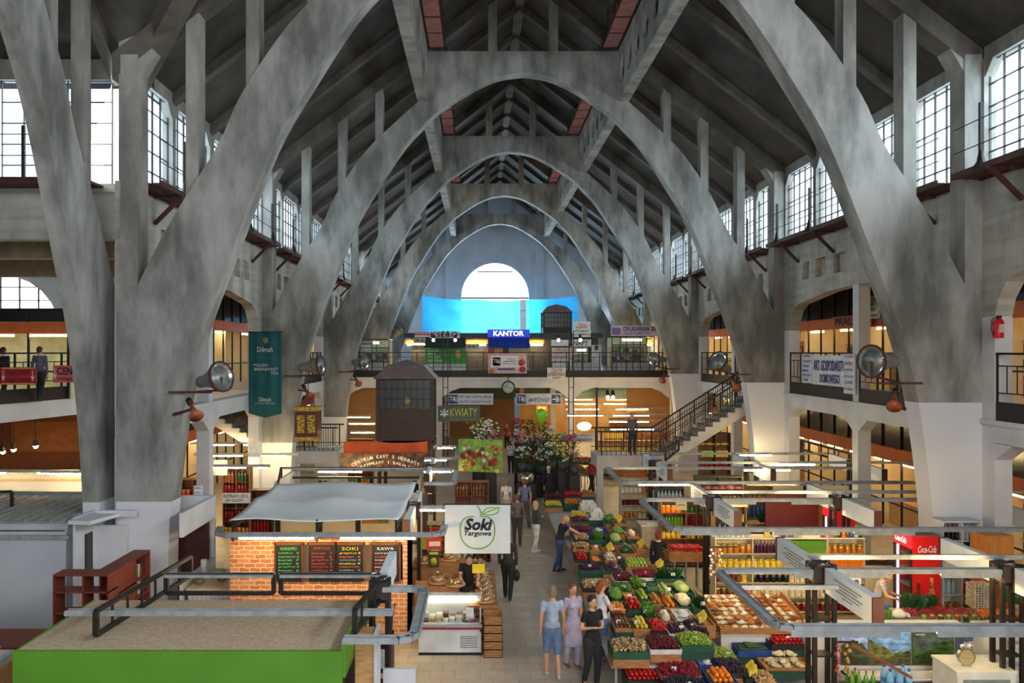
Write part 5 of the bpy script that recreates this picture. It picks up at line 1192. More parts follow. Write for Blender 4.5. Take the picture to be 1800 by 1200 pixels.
KIND = {
 'tomato': (g_ball(.036, (1,1,.85)), 'red'), 'orange': (g_ball(.04), 'orange'), 'lemon': (g_ball(.032, (1.25,1,1)), 'yellow'), 'peach': (g_ball(.036), 'amber'), 'apple': (g_ball(.037, (1,1,.9)), 'green'),
 'pear': (lambda: MB().lathe([(.01,0),(.036,.02),(.038,.04),(.02,.075),(.008,.09)], n=9), 'lime'), 'mandarin': (g_ball(.03, (1,1,.85)), 'orange'), 'potato': (g_ball(.034, (1.3,1,.8), 8, 5), 'cream'), 'melon': (g_ball(.085), 'cream'),
 'watermelon': (g_ball(.13, (1.15,1,1), 12, 9), 'dark green'), 'cabbage': (g_cab, 'pale green'), 'lettuce': (g_cab, 'green'), 'cauliflower': (g_cab, 'cream'), 'banana': (g_banana, 'yellow'), 'pepper': (lambda: MB().lathe([(.01,0),(.034,.012),(.038,.05),(.03,.085),(.008,.08)], n=7), 'red'),
 'cucumber': (lambda: MB().cyl((-.12,0,.02),(.12,0,.02),.019,.017,8), 'dark green'), 'carrot': (lambda: MB().cyl((-.09,0,.018),(.08,0,.018),.018,.005,7), 'orange'), 'aubergine': (lambda: MB().ball((0,0,.035), .035, 9, 7, (2.2,1,1)), 'purple'), 'plum': (g_ball(.024, (1.1,1,1), 7, 5), 'purple'),
 'bag': (g_bag, 'cream'), 'leek': (lambda: MB().cyl((0,-.2,.03),(0,.12,.03),.022,.03,7), 'pale green'), 'bunch': (lambda: g_leaf(60, .22, .16, .018), 'green'), 'herb': (lambda: g_leaf(90, .26, .2, .012, 4), 'dark green'), 'onion': (g_ball(.03, (1,1,.9), 8, 6), 'brown'), 'beetroot': (g_ball(.032), 'dark red'),
 'jar': (two(g_jar(), .104), 'amber'), 'bottle': (two(g_bottle(), .27), 'green'), 'water_bottle': (two(g_bottle(.32,.045), .3), 'blue'), 'carton': (g_box(.09,.07,.22), 'white'), 'packet': (g_box(.11,.05,.16), 'red'), 'can': (lambda: MB().lathe([(.036,0),(.038,.005),(.038,.1),(.036,.105)], n=9), 'red'), 'tub': (lambda: MB().lathe([(.04,0),(.055,.1),(.058,.11)], n=9), 'white'), 'loaf': (g_ball(.07, (1.6,.8,.6), 10, 6), 'amber')}
_pm = {}
WB = mat('water_bottle_plastic', (150,196,226), (190,216,232), 6, .15, alpha=.75)
def put(kind, loc, label, group=None, rz=None, sc=1, col=None, cat=None):
    fn, dc = KIND[kind]; col = col or dc; k = (kind, col)
    if k not in _pm:
        m1 = WB if kind == 'water_bottle' else mat('glass_ware_'+col, CN[col], tuple(v*.8 for v in CN[col]), 10, .15) if kind in ('bottle', 'jar') else fm(col)
        m2 = {'jar': flat((206,180,90), .3, .5), 'bottle': flat((190,40,40)), 'water_bottle': flat((40,100,200))}.get(kind)
        o = fn().build(kind, [m1]+([m2] if m2 else [])); _pm[k] = o.data
        if kind in ('bottle', 'jar', 'water_bottle'):    # paper label band
            pass
    else:
        o = bpy.data.objects.new(kind, _pm[k]); C.objects.link(o)
    o.location = loc; o.rotation_euler = (0, 0, rz if rz is not None else random.uniform(0, 6.28)); o.scale = (sc,)*3
    return tag(o, label, cat or kind.replace('_', ' '), group)
def small_heap(name, w_, d, h, r, n, seed, shape=(1,1,1)):
    rr = random.Random(seed); b = MB()
    for i in range(n):
        x = rr.uniform(-w_/2+r, w_/2-r); y = rr.uniform(-d/2+r, d/2-r); z = h*(1-.5*((2*x/w_)**2+(2*y/d)**2)/2)*rr.uniform(.6, 1)
        b.m = rr.randrange(2); b.ball((x, y, z), r*rr.uniform(.8, 1.15), 6, 4, shape)
    return b
PRICE = flat((240,240,236))
SMALL = {'mushrooms': (.022, 200, ((206,178,130),(150,112,70))), 'cherries': (.014, 420, ((120,16,28),(84,10,26))), 'green grapes': (.013, 420, ((176,196,80),(140,170,56))), 'black grapes': (.014, 350, ((44,30,50),(66,44,70))),
         'raspberries': (.012, 420, ((170,24,50),(130,14,40))), 'strawberries': (.02, 220, ((206,30,34),(170,20,24))), 'green beans': (.014, 300, ((110,150,60),(70,110,40))), 'walnuts': (.02, 200, ((206,170,120),(170,130,84))), 'blueberries': (.012, 350, ((44,48,76),(30,32,50))),
         'apricots': (.024, 170, ((236,150,50),(220,120,40))), 'radishes': (.018, 260, ((176,24,54),(140,20,44))), 'red grapes': (.014, 380, ((130,40,64),(100,30,60))), 'dried fruit': (.016, 260, ((170,120,60),(110,60,30)))}
def crate(px0, px1, pyc, z, content, cc, label, d=.6, h=.085, n=None, sc=1.12, col=None, where='', tilt=.0, sup=True, layers=2, hot=None):
    D = (EYE-z)*F/(pyc-618); x0 = (px0-844)*D/F; x1 = (px1-844)*D/F; w_ = x1-x0; cx = (x0+x1)/2
    z -= h*.6
    t = thing('produce_crate', label, 'crate', (cx, D, z)); m = {'green': flat((24,84,60)), 'wood': PC, 'white': flat((222,222,222)), 'blue': flat((40,70,150)), 'black': flat((30,30,32))}[cc]
    b = MB(); th = .015
    b.box(-w_/2, w_/2, -d/2, d/2, 0, th)
    for s in (-1, 1): b.box(s*w_/2-th/2, s*w_/2+th/2, -d/2, d/2, 0, h); b.box(-w_/2, w_/2, s*d/2-th/2, s*d/2+th/2, 0, h)
    b.box(-w_/2-.01, w_/2+.01, -d/2-.02, -d/2, h-.03, h)
    b.build('tray', m, t)
    if RW() < .6: MB().box(-.045, .045, -.006, .006, 0, .07).build('price_card', PRICE, t, loc=(random.uniform(-.1,.1), -d*.2, h+.03), rz=0)
    if content in SMALL:
        r, cnt, cols = SMALL[content]; cnt = int(cnt*min(1.6, w_*d/.26))
        o = small_heap('heap', w_-.0, d-.0, h+.1, r*1.15, int(cnt*1.25), int(px0*7+pyc)).build(content.replace(' ', '_'), [flat(cols[0], .4), flat(cols[1], .4)])
        o.location = (cx, D, z+.01); tag(o, ' '.join(('%s heaped in the %s' % (content, label)).split()[:15]), content, kind='stuff')
        bs = MB().box(-w_/2+.01, w_/2-.01, -d/2+.01, d/2-.01, .015, h*.75).build('bed', flat(cols[1])); bs.parent = o; bs.location = (0, 0, 0)
    elif content:
        s = {'tomato':.075,'orange':.085,'lemon':.075,'peach':.078,'apple':.08,'pear':.08,'mandarin':.066,'potato':.08,'melon':.18,'watermelon':.28,'cabbage':.22,'lettuce':.22,'cauliflower':.22,'banana':.17,'pepper':.085,'cucumber':.06,'carrot':.055,'aubergine':.1,'plum':.056,'bag':.2,'leek':.07,'bunch':.24,'herb':.26,'onion':.068,'beetroot':.07,'packet':.12}[content]*sc
        wx = s*(4 if content in ('cucumber', 'carrot') else 2 if content == 'aubergine' else 1); nx = max(1, int((w_-.03)/wx)); ny = max(1, int((d-.03)/s))
        lab = '%s%s in the %s' % ((col+' ') if col else '', content.replace('bunch', 'leafy bunch').replace('bag', 'plastic bag'), label); lab = ' '.join(lab.split()[:16])
        for ly in range(layers):
            for i in range(nx-ly):
                for j in range(ny-ly):
                    rz = random.uniform(-.3, .3) if content in ('cucumber', 'carrot', 'aubergine', 'leek', 'packet', 'banana') else None
                    put(content, (cx+(i-(nx-ly-1)/2)*wx*1.0+random.uniform(-.006,.006), D+(j-(ny-ly-1)/2)*s+random.uniform(-.006,.006), z+(.02 if s > .15 or content in ('bag', 'bunch', 'herb') else h*.62)+ly*s*.75), lab, '%s of %s' % (content.replace('_', ' '), ' '.join(label.split()[:9])), rz, sc, col)
        if s < .15: MB().box(-w_/2+.01, w_/2-.01, -d/2+.01, d/2-.01, .016, h*.6).build('liner', flat((90,110,80)), t)
    if sup: SUP.append((cx-w_/2, cx+w_/2, D-d/2, D+d/2, z))
    return t
SUP = []
def stands(name, label, cat='stand'):
    t = thing(name, label, cat, (SUP[0][0], SUP[0][2], 0)); o = t.location.copy()
    for a in SUP:
        MB().box(a[0]-o.x, a[1]-o.x, a[2]-o.y, a[3]-o.y, max(0, a[4]-.16), a[4]-.004).build('tier', flat((30,70,60)) if RW() < .5 else PC, t)
    x0 = min(a[0] for a in SUP); x1 = max(a[1] for a in SUP); y0 = min(a[2] for a in SUP); y1 = max(a[3] for a in SUP); zt = min(a[4] for a in SUP)-.17
    MB().box(x0+.1-o.x, x1-.1-o.x, y0+.15-o.y, y1-.1-o.y, zt-.05, zt).build('table_top', flat((190,190,192)), t)
    for x in (x0+.2, (x0+x1)/2, x1-.2):
        for y in (y0+.25, (y0+y1)/2, y1-.3): MB().bar((x-o.x, y-o.y, 0), (x-o.x, y-o.y, zt), .045).build('leg', M_ALU, t)
    SUP.clear(); return t
# --- near fruit stall (right of the aisle)
c = crate
def cr(px0, px1, py, z, ct, cc, what, **k): return c(px0, px1, py, z, ct, cc, what, **k)
cr(1073,1136,1140,.86,'mushrooms','green','green crate of brown mushrooms, front left corner of the near fruit stall', h=.14)
cr(1137,1191,1134,.86,'cherries','white','white punnet tray of dark cherries beside the mushroom crate', h=.09)
cr(1192,1246,1128,.88,'green grapes','green','dark green crate of pale green grapes, front right of the near fruit stall', h=.13)
cr(1078,1108,1097,.92,'onion','wood','small wooden crate of brown onions behind the mushrooms'); cr(1109,1140,1098,.92,'lemon','wood','crate of lemons behind the cherry trays'); cr(1141,1170,1104,.9,'strawberries','black','black tray of strawberries beside the lemons', h=.09)
cr(1171,1206,1107,.92,'plum','white','netted white tray of plums in front of the honeydew melons'); cr(1207,1238,1104,.94,'black grapes','black','black crate of dark grapes at the right side of the near fruit stall')
cr(1071,1098,1073,.96,'apricots','black','tray of apricots at the aisle side of the near fruit stall'); cr(1099,1128,1066,.98,'pepper','green','crate of red peppers in the middle of the near fruit stall', layers=2); cr(1129,1153,1079,.96,'bunch','green','crate of leafy green bunches beside the melons'); cr(1154,1183,1087,.98,'melon','wood','crate of pale honeydew melons')
cr(1184,1216,1080,1.0,'bag','white','tray of clear bags beside the honeydew melons', h=.06, col='white')
cr(1217,1250,1093,1.02,'banana','wood','wooden crate of bananas at the right corner of the near fruit stall', layers=2, h=.1)
cr(1042,1066,1057,1.0,'orange','green','green crate of oranges next to the shoppers'); cr(1068,1094,1050,1.02,'lettuce','green','crate of lettuce heads on the aisle side'); cr(1095,1118,1052,1.02,'carrot','wood','crate of carrots behind the red peppers'); cr(1119,1139,1048,1.02,'lemon','green','dark crate of lemons behind the red peppers', col='lime'); 
cr(1140,1162,1056,1.02,'peach','wood','wooden crate of peaches in the middle of the near fruit stall', layers=2); cr(1163,1186,1062,1.02,'orange','wood','wooden crate of oranges beside the cauliflower', layers=2); cr(1187,1212,1060,1.04,'cauliflower','green','crate of cauliflower heads'); cr(1213,1243,1066,1.04,'herb','green','crate of feathery herbs at the right post', h=.1)
cr(1022,1075,1030,1.02,'mushrooms','black','black crate of pale mushrooms at the back aisle corner of the near fruit stall'); cr(1077,1110,1036,1.04,'green beans','wood','crate of green beans in the near fruit stall'); cr(1111,1132,1032,1.04,'bunch','wood','crate of parsley bunches in the near fruit stall'); cr(1133,1158,1033,1.06,'cucumber','green','crate of dark cucumbers'); cr(1159,1178,1040,1.06,'leek','wood','crate of leeks in the near fruit stall'); cr(1179,1214,1038,1.08,'cabbage','green','crate of pale pointed cabbages', layers=1)
cr(1078,1112,1017,1.06,'cherries','white','white tray of cherries at the back of the near fruit stall', h=.08); cr(1113,1146,1011,1.08,'raspberries','white','white tray of berries at the back of the near fruit stall', h=.08); cr(1147,1171,999,1.12,'banana','wood','crate of bananas in front of the seller in black', layers=2); cr(1150,1200,1015,1.12,'herb','green','crate of dill and herbs behind the cucumbers', h=.1, d=.45)
stands('market_stand', 'stepped market stand under the near fruit stall right of the aisle')
# --- low front crates
cr(1098,1157,1187,.42,'tomato','black','low black crate of tomatoes at the bottom edge', h=.1); cr(1156,1226,1180,.55,'raspberries','wood','wooden crate full of raspberries at the bottom edge', h=.1); cr(1166,1240,1206,.5,'blueberries','black','tray of blueberry punnets at the bottom edge', h=.08)
cr(1242,1288,1192,.6,'orange','blue','blue crate of oranges at the bottom edge', layers=2, h=.12); cr(1250,1290,1155,.66,'green grapes','blue','blue crate of green grapes above the oranges', h=.1); cr(1260,1305,1174,.64,'black grapes','black','black crate of dark figs and grapes above the bananas', h=.1); cr(1222,1256,1160,.62,'bag','blue','blue tray with clear plastic bags', h=.08, col='white')
cr(1302,1337,1184,.6,'banana','black','black crate of bananas at the bottom edge', h=.1, layers=2); cr(1322,1360,1198,.55,'walnuts','black','tray of walnuts at the bottom edge', h=.08)
stands('market_stand', 'low market stand at the bottom edge right of the aisle')
# --- second fruit stall
cr(1018,1056,999,.86,'plum','green','green crate of dark plums, front of the second fruit stall'); cr(1057,1096,1000,.86,'aubergine','green','green crate of aubergines, front of the second fruit stall'); cr(1097,1138,993,.9,'pear','wood','wooden crate of pears, front right of the second fruit stall', layers=2)
cr(1010,1034,981,.9,'pepper','black','crate of red peppers in the second fruit stall'); cr(1035,1060,983,.9,'carrot','black','crate of carrots in the second fruit stall'); cr(1061,1084,981,.92,'potato','wood','crate of potatoes in the second fruit stall'); cr(1085,1100,984,.92,'aubergine','black','narrow crate of aubergines in the second fruit stall')
cr(1006,1034,962,.94,'mushrooms','wood','crate of mushrooms beside the blonde shopper'); cr(1035,1058,964,.94,'carrot','wood','wooden crate of bright carrots in the second fruit stall', layers=2); cr(1059,1082,968,.96,'banana','wood','crate of bananas in the middle of the second fruit stall', h=.08); cr(1086,1114,971,.98,'watermelon','wood','crate of watermelons in the second fruit stall', h=.14); cr(1115,1136,962,1.02,'banana','wood','crate of bananas hanging over the right edge of the second fruit stall', layers=2)
cr(1008,1034,946,.98,'walnuts','black','crate of walnuts in the second fruit stall'); cr(1035,1064,946,.98,'bunch','green','crate of green bunches in the second fruit stall'); cr(1070,1092,950,1.02,'cabbage','green','crate of cabbages in the second fruit stall'); cr(1072,1100,937,1.04,'lettuce','wood','wooden crate of lettuces in the second fruit stall')
cr(1002,1040,932,.98,'red grapes','blue','blue tray of red grapes in the second fruit stall', h=.08); cr(1041,1066,932,.98,'bag','blue','blue tray with plastic bags in the second fruit stall', h=.08, col='white'); cr(1100,1120,940,1.06,'melon','wood','crate of melons below the yellow bananas')
stands('market_stand', 'stepped market stand under the second fruit stall')
cr(1003,1031,905,.92,'lemon','white','white crate of lemons on the third fruit stall'); cr(1005,1033,915,.9,'red grapes','green','green crate of red grapes on the third fruit stall'); cr(1034,1062,908,.94,'packet','white','white tray of packets on the third fruit stall', col='white'); cr(1078,1098,918,1.0,'banana','wood','crate of yellow bananas right of the third fruit stall', layers=3); cr(1063,1078,915,.96,'bunch','green','crate of greens on the third fruit stall')
cr(957,988,887,.88,'lemon','green','green crate of lemons at the far end of the fruit stalls', layers=2); cr(990,1018,884,.9,'orange','green','green crate of oranges at the far end of the fruit stalls', layers=2); cr(1019,1048,894,.94,'packet','white','white paper tray at the far end of the fruit stalls', col='white')
cr(957,990,874,.9,'cherries','black','tray of cherries at the far end of the fruit stalls'); cr(991,1020,870,.92,'strawberries','black','tray of strawberries at the far end of the fruit stalls'); cr(1021,1045,868,.92,'peach','wood','crate of peaches at the far end of the fruit stalls')
stands('market_stand', 'market stand under the far fruit crates')
cr(1028,1052,826,1.0,'orange','wood','wooden crate of oranges on the small distant table', layers=2); cr(1000,1026,822,1.0,'peach','wood','wooden crate of peaches on the small distant table', layers=2); cr(1000,1040,808,1.15,'tomato','wood','wooden crate of tomatoes on the small distant table'); stands('market_stand', 'small distant fruit table by the person in a striped pullover')
# ---------------------------------------------------------------- shelving with goods
PAL = ['red','orange','yellow','green','cream','white','brown','amber','dark red','dark green','pink','blue']
def shelf_unit(place, px0, px1, D, ztop, rows, m=None, depth=.4, top=None, back=True, seed=0, zlow=.1, bays=1, rz=0):
    x0 = (px0-844)*D/F; x1 = (px1-844)*D/F; w_ = x1-x0; m = m or flat((206,190,160)); rr = random.Random(seed)
    t = thing('shelf_unit', place[0].upper() and place, 'shelf', (x0, D, 0))
    n = len(rows); dz = (ztop-zlow)/n
    MB().box(-.02, w_+.02, 0, depth, ztop, ztop+.03).build('top_board', top or m, t)
    for j in range(n): MB().box(0, w_, 0, depth, zlow+dz*j-.02, zlow+dz*j).build('board', m, t)
    for i in range(bays+1): MB().box(w_*i/bays-.015, w_*i/bays+.015, 0, depth, 0, ztop).build('side_panel', m, t)
    if back: MB().box(0, w_, depth-.01, depth, 0, ztop).build('back_panel', m, t)
    short = ' '.join(place.split()[:9])
    for j, kinds in enumerate(rows):      # bottom first
        z = zlow+dz*j
        ordn_ = 'top' if j == n-1 else 'bottom' if j == 0 else ['bottom','second','third','fourth','fifth','sixth'][j]
        for i in range(bays):
            if not kinds: continue
            ks = kinds if isinstance(kinds, (list, tuple)) else [kinds]
            k = ks[(i+rr.randrange(len(ks))) % len(ks)]; kk, _, cc = k.partition(':'); x = w_*i/bays+.07
            wd = {'jar':.1,'bottle':.09,'water_bottle':.1,'carton':.1,'packet':.125,'can':.085,'tub':.125,'loaf':.24,'bag':.2,'tomato':.08,'orange':.085}[kk]; q = 0; col = cc or rr.choice(PAL)
            while x < w_*(i+1)/bays-.06:
                if q and q % rr.choice((4,5,6)) == 0 and not cc: col = rr.choice(PAL)
                h_ = {'jar':.13,'bottle':.3,'water_bottle':.32,'carton':.22,'packet':.16,'can':.105,'tub':.11,'loaf':.09,'bag':.1,'tomato':.07,'orange':.08}[kk]; s_ = min(1.65, (dz-.05)/h_) if kk != 'tomato' else 1
                put(kk, (x0+x, D+.1, z), '%s %s on the %s shelf of the %s' % (col, kk.replace('_', ' '), ordn_, short), '%s shelf, %s' % (ordn_, short[:40]), rr.uniform(-.1,.1), s_, col)
                x += wd*s_*.92; q += 1
    return t
WSH = mat('white_top_board', (232,226,214), None, 2)
shelf_unit('long low shelving with white top in front of the cola fridge', 1258, 1520, 19.3, 1.86, [['jar:dark red','jar:amber'],['jar:green','jar:cream','jar'],['can:cream','can','jar:black'],['carton:orange','can:red','jar:yellow'],['carton','carton:green','bag:yellow','bottle:purple','jar:amber']], top=WSH, bays=4, seed=3)
for i in range(6): put('water_bottle', (5.85+.13*i, 19.45, 1.89), 'clear water bottle standing on the white-topped shelving', 'water bottles on the white-topped shelving')
for i in range(10): put('jar', (8.35+.1*i, 19.4, 1.89), '%s jar standing at the right end of the white-topped shelving' % PAL[(i*5) % 12], 'jars at the right end of the white-topped shelving', 0, 1.2, PAL[(i*5) % 12])
for i in range(5): put('packet', (7.0+.2*i, 19.45, 1.89), '%s box lying on the white-topped shelving' % PAL[(i*3+2) % 12], 'boxes on the white-topped shelving', 0, 1.1, PAL[(i*3+2) % 12])
shelf_unit('brown shelving behind the seller in black', 1163, 1250, 23.6, 2.0, ['tomato', None, ['jar:yellow','jar:amber'], ['bottle:green','bottle:dark red'], ['jar','can']], bays=2, seed=5, m=flat((140,92,58)))
shelf_unit('pale shelving by the white fridge at mid right', 1092, 1142, 28.0, 1.9, [None, ['jar','can'], ['jar:green','tub'], ['packet','jar']], bays=1, seed=6)
shelf_unit('shelving of water bottles behind the third light rail', 1155, 1202, 25.9, 1.95, [None, 'water_bottle', 'water_bottle', 'water_bottle'], bays=1, seed=7, m=flat((70,66,60)))
shelf_unit('long dim shelving with bottles behind the third light rail', 1225, 1305, 26.6, 2.2, [None, 'bottle:black', ['bottle','water_bottle'], ['jar','tub'], ['jar:green','bag:pink']], bays=2, seed=8, m=flat((110,100,84)))
shelf_unit('shelving of mixed groceries left of the second right pier', 1316, 1402, 25.4, 2.1, [None, ['bottle:green','bottle:yellow'], ['bottle','jar'], ['jar','bag:cream']], bays=2, seed=9, m=flat((150,126,90)))
shelf_unit('shelving with yellow and brown bottles, mid right', 1258, 1312, 22.6, 2.05, [None, ['jar:amber','loaf'], ['bottle:amber','bottle:black'], 'jar:yellow'], bays=2, seed=10, m=flat((172,132,84)))
shelf_unit('drinks shelving right of the cola fridge', 1658, 1726, 17.95, 2.55, [['jar:amber','tub:brown'], 'jar:amber', ['water_bottle','bottle:red'], ['carton:white','bottle:green'], ['bottle:black','bottle:black'], ['water_bottle','bottle:black']], bays=2, seed=12, m=M_WHITE, depth=.45)
shelf_unit('red and orange produce shelving under the stair', 1232, 1284, 33.0, 3.0, [None, ['tomato','orange'], ['bag:orange','packet:red'], ['tub:red','bag:orange'], ['packet:yellow','packet:lime'], ['bag:orange','bag:yellow']], bays=2, seed=13, m=flat((110,64,40)))
shelf_unit('wine and bottle shelving left of the second left pier', 392, 438, 27.5, 2.35, [['jar:amber','jar'], ['bottle:dark red','bottle:dark red'], ['bottle:dark green','bottle:black'], ['bottle:dark red','jar:cream'], ['bottle:brown','bottle:dark green']], bays=2, seed=14, m=WOOD)
shelf_unit('brown cabinet shelving of jars in front of the bottle shelving', 310, 368, 26.0, 2.2, [['jar','tub'], ['jar:red','jar:amber'], ['jar:yellow','jar'], ['jar:red','bottle:amber']], bays=2, seed=15, m=WOOD)
shelf_unit('tall brown shelving with coloured packets beside the second left pier', 442, 478, 24.0, 2.2, [['packet','jar'], 'packet', ['jar','bottle'], ['packet:blue','packet'], ['jar','tub:green']], bays=1, seed=16, m=WOOD)
shelf_unit('lit shelf of jars behind the grey kiosks at far left', 0, 130, 27, 2.2, [['jar:orange','bag:orange'], 'packet', ['jar:amber','packet:red'], ['bag','tub']], bays=3, seed=17, m=ORANGE)
shelf_unit('shelf with bags and jars right of the coffee stall', 800, 858, 27.4, 1.9, [['bag:cream','jar'], ['jar','tub:brown'], ['bag:yellow','jar:amber'], ['bottle:brown','bag']], bays=2, seed=18, m=flat((120,70,44)))
shelf_unit('dark shelf with pots and lids at the aisle beside the fruit banner', 812, 862, 24.2, 1.6, [['tub:white','tub'], ['jar','tub:brown'], ['bag:orange','jar:yellow']], bays=2, seed=19, m=flat((100,62,44)))
shelf_unit('corner shelf behind the bread domes with trays of red fruit', 706, 782, 21.6, 1.7, [None, ['tomato','bag:red'], ['bag:amber','loaf'], ['bag:blue','packet:red']], bays=3, seed=20, m=flat((190,150,104)))
shelf_unit('kitchen shelving at the right edge behind the sign panels', 1448, 1500, 22.3, 2.1, [None, 'bag:cream', ['loaf','bag:cream'], ['jar','bag:brown']], bays=1, seed=21, m=flat((170,120,70)))
shelf_unit('supermarket shelving left of the far booth', 612, 655, 38, 2.2, [['jar','can'], ['bottle:red','jar'], ['packet','jar:amber'], ['bottle:green','packet:red']], bays=2, seed=22, m=flat((110,70,44)))
for k in range(3):
    shelf_unit('distant supermarket shelving under the far tube lights, %s row' % ['nearest', 'middle', 'farthest'][k], 1052+10*k, 1180-6*k, 40+7*k, 1.9, [['can','jar'], ['packet','jar:amber'], ['bottle:amber','packet:yellow']], bays=3, seed=30+k, m=flat((190,140,84)))
# supermarket tube rows
for i, D in enumerate((37, 41, 45, 50, 55, 60)):
    x0, x1 = (1058-844)*D/F, (1172-844)*D/F
    if D > 44: x0 = (985-844)*D/F
    seg = []; x = x0+.4
    while x < x1-1.8: seg.append((x, D, x+2.0, D)); x += 2.6+.5*(i % 2)
    light_rail('warm tube lights over the far right supermarket, row %s' % ['one', 'two', 'three', 'four', 'five', 'six'][i], [(x0, D), (x1, D)], z=2.85, w_=.06, tubes=seg)
for i, (D, xa, xb) in enumerate(((36.5, 615, 660), (41, 612, 660), (45, 610, 652))):
    x0, x1 = (xa-844)*D/F, (xb-844)*D/F; light_rail('warm tube lights left of the dark booth, row %s' % ['one', 'two', 'three'][i], [(x0, D), (x1, D)], z=2.75, w_=.06, tubes=[(x0+.05, D, x1-.05, D)])
# far back partitions
b = MB(); b.box(-6.3, 2.6, 60.5, 60.6, 0, 2.8); struct('partition_back', b, mat('brown_wall_panel', (134,92,48), (120,80,40), 1, .6))
b = MB(); b.box(-6.3, 2.6, 60.5, 60.6, 2.8, 4.4); b.box(2.6, 12, 61, 61.1, 2.9, 4.4); struct('partition_back_upper', b, mat('green_wall_panel', (70,92,76), None, 1))
b = MB(); b.box(-8.3, -6.5, 50, 50.1, 0, 4.2); b.box(9.2, 13, 50, 50.1, 0, 4.2); struct('partition_side', b, mat('ochre_wall_panel', (176,124,62), (160,110,52), 1, .6))
b = MB(); b.box(2.9, 3.2, 58, 58.2, 0, 3.8); b.box(3.3, 12.4, 62, 62.1, 0, 2.9); struct('partition_market', b, mat('amber_shop_wall', (206,160,90), (180,130,70), 1, .6))
board('shop_sign', 'glowing orange-red sign beyond the aisle, below the arrow sign', 'sign', 943, 713, 962, 722, 56, (240,90,30), [('SKLEP', .15, .2, .85, .8, (250,210,90), 1.5, .03)], emit=1.6)
# ---------------------------------------------------------------- right middle: fridges, counters, props
RC = mat('cola_red', (214,26,32), (206,22,28), 1, .35)
def cola_fridge(label, x, y, z0, w_, d, h, txt=True, side=True):
    t = thing('drinks_fridge', label, 'fridge', (x, y, z0))
    b = MB(); b.box(0, w_, .0, .02, 0, h); b.box(w_-.02, w_, .02, d, 0, h); b.box(0, w_, d-.02, d, 0, h); b.box(0, w_, 0, d, 0, .1); b.build('side_panel', RC, t)
    MB().box(0, w_, 0, d, h, h+.02).build('top_sheet', mat('brown_cardboard', (126,104,84), None, 3), t)
    b = MB(); b.box(-.03, .0, 0, d, h*.86, h); b.build('header_lightbox', flat((222,30,44), .5, 0, .8), t)
    b = MB(); b.box(-.03, 0, 0, .05, .1, h*.86); b.box(-.03, 0, d-.05, d, .1, h*.86); b.box(-.03, 0, 0, d, .05, .12); b.build('door_frame', flat((26,24,26)), t)
    MB().box(-.02, -.01, .05, d-.05, .12, h*.86).build('door_glass', M_PANE, t)
    MB().box(.02, .05, d-.1, d-.05, .15, h*.84).build('inner_light', flat((236,240,255), .5, 0, 2.2), t)
    b = MB(); [b.box(.03, w_-.05, .05, d-.05, .15+i*.34, .17+i*.34) for i in range(5)]; b.build('inner_shelf', M_ALU, t)
    if txt:
        text('Coca-Cola', w_*.66, .16, (w_*.52, -.012, h*.86), flat((240,240,240)), t, shear=.4, bold=.02)
        o = text('Coca-Cola', d*.6, .13, (-.045, d*.55, h*.93), flat((255,255,255), .5, 0, 1.5), t, rz=-H, shear=.4, bold=.02)
        for i, (cx, hh) in enumerate(((w_*.2, .75), (w_*.68, .85))):
            b = MB(); b.M = Matrix.Translation((cx, -.004, h*.12)); r = .1
            b.prism([(-r,0),(r,0),(r*.8,hh*.35),(r,hh*.5),(r*.4,hh*.75),(r*.4,hh),(-r*.4,hh),(-r*.4,hh*.75),(-r,hh*.5),(-r*.8,hh*.35)], 'y', -.006, 0); b.build('printed_bottle', mat('printed_cola', (226,150,120), (110,30,24), 5, .4, contrast=.2), t)
    return t
cola_fridge('large red drinks fridge with white script lettering in front of the nearest right pier', 9.55, 17.6, .32, .62, .75, 2.0)
t = thing('fridge_plinth', 'low grey plinth under the large red drinks fridge', 'plinth', (9.5, 17.55, 0)); MB().box(0, .75, 0, .85, 0, .31).build('body', GW, t)
cola_fridge('smaller red drinks fridge with dark glass door in the second row of right stalls', 9.62, 21.6, .0, .55, .7, 2.15, txt=False)
t = thing('orange_cabinet', 'tall beech-orange cabinet with a single door right of the drinks shelving', 'cabinet', (10.98, 17.3, 0)); OC = mat('beech_laminate', (226,148,72), (206,128,58), 2, .5, scz=(6,6,1))
MB().box(0, .62, 0, .55, 1.7, 2.4).build('upper_body', OC, t); MB().box(.02, .6, -.02, 0, 1.72, 2.38).build('door', OC, t); MB().box(.13, .15, -.04, -.02, 1.95, 2.15).build('handle', M_ALU, t); MB().box(0, .62, .05, .55, 0, 1.7).build('lower_body', mat('darker_beech', (196,110,50), None, 2), t)
# produce counter behind the posters
SUP.clear()
t = thing('produce_counter', 'long produce counter behind the landscape posters', 'counter', (8.2, 16.1, 0)); MB().box(0, 4.6, 0, .9, 0, .9).build('body', flat((60,50,44)), t); MB().box(-.02, 4.62, -.05, .92, .9, .93).build('top', flat((170,160,140)), t)
def spread(kind, x0, x1, y0, y1, z, step, label, grp, layers=1, col=None, sc=1):
    for ly in range(layers):
        nx = int((x1-x0)/step)-ly; ny = int((y1-y0)/step)-ly
        for i in range(nx):
            for j in range(ny): put(kind, (x0+step*(i+.5+ly/2)+random.uniform(-.006,.006), y0+step*(j+.5+ly/2), z+ly*step*.7), label, grp, None, sc, col)
spread('mandarin', 10.35, 11.2, 16.3, 16.75, .93, .068, 'orange mandarin heaped beside the egg trays on the produce counter', 'mandarins on the produce counter', 2)
spread('mandarin', 11.65, 12.2, 16.3, 16.7, .93, .068, 'orange mandarin at the right end of the produce counter', 'mandarins at the right end', 1)
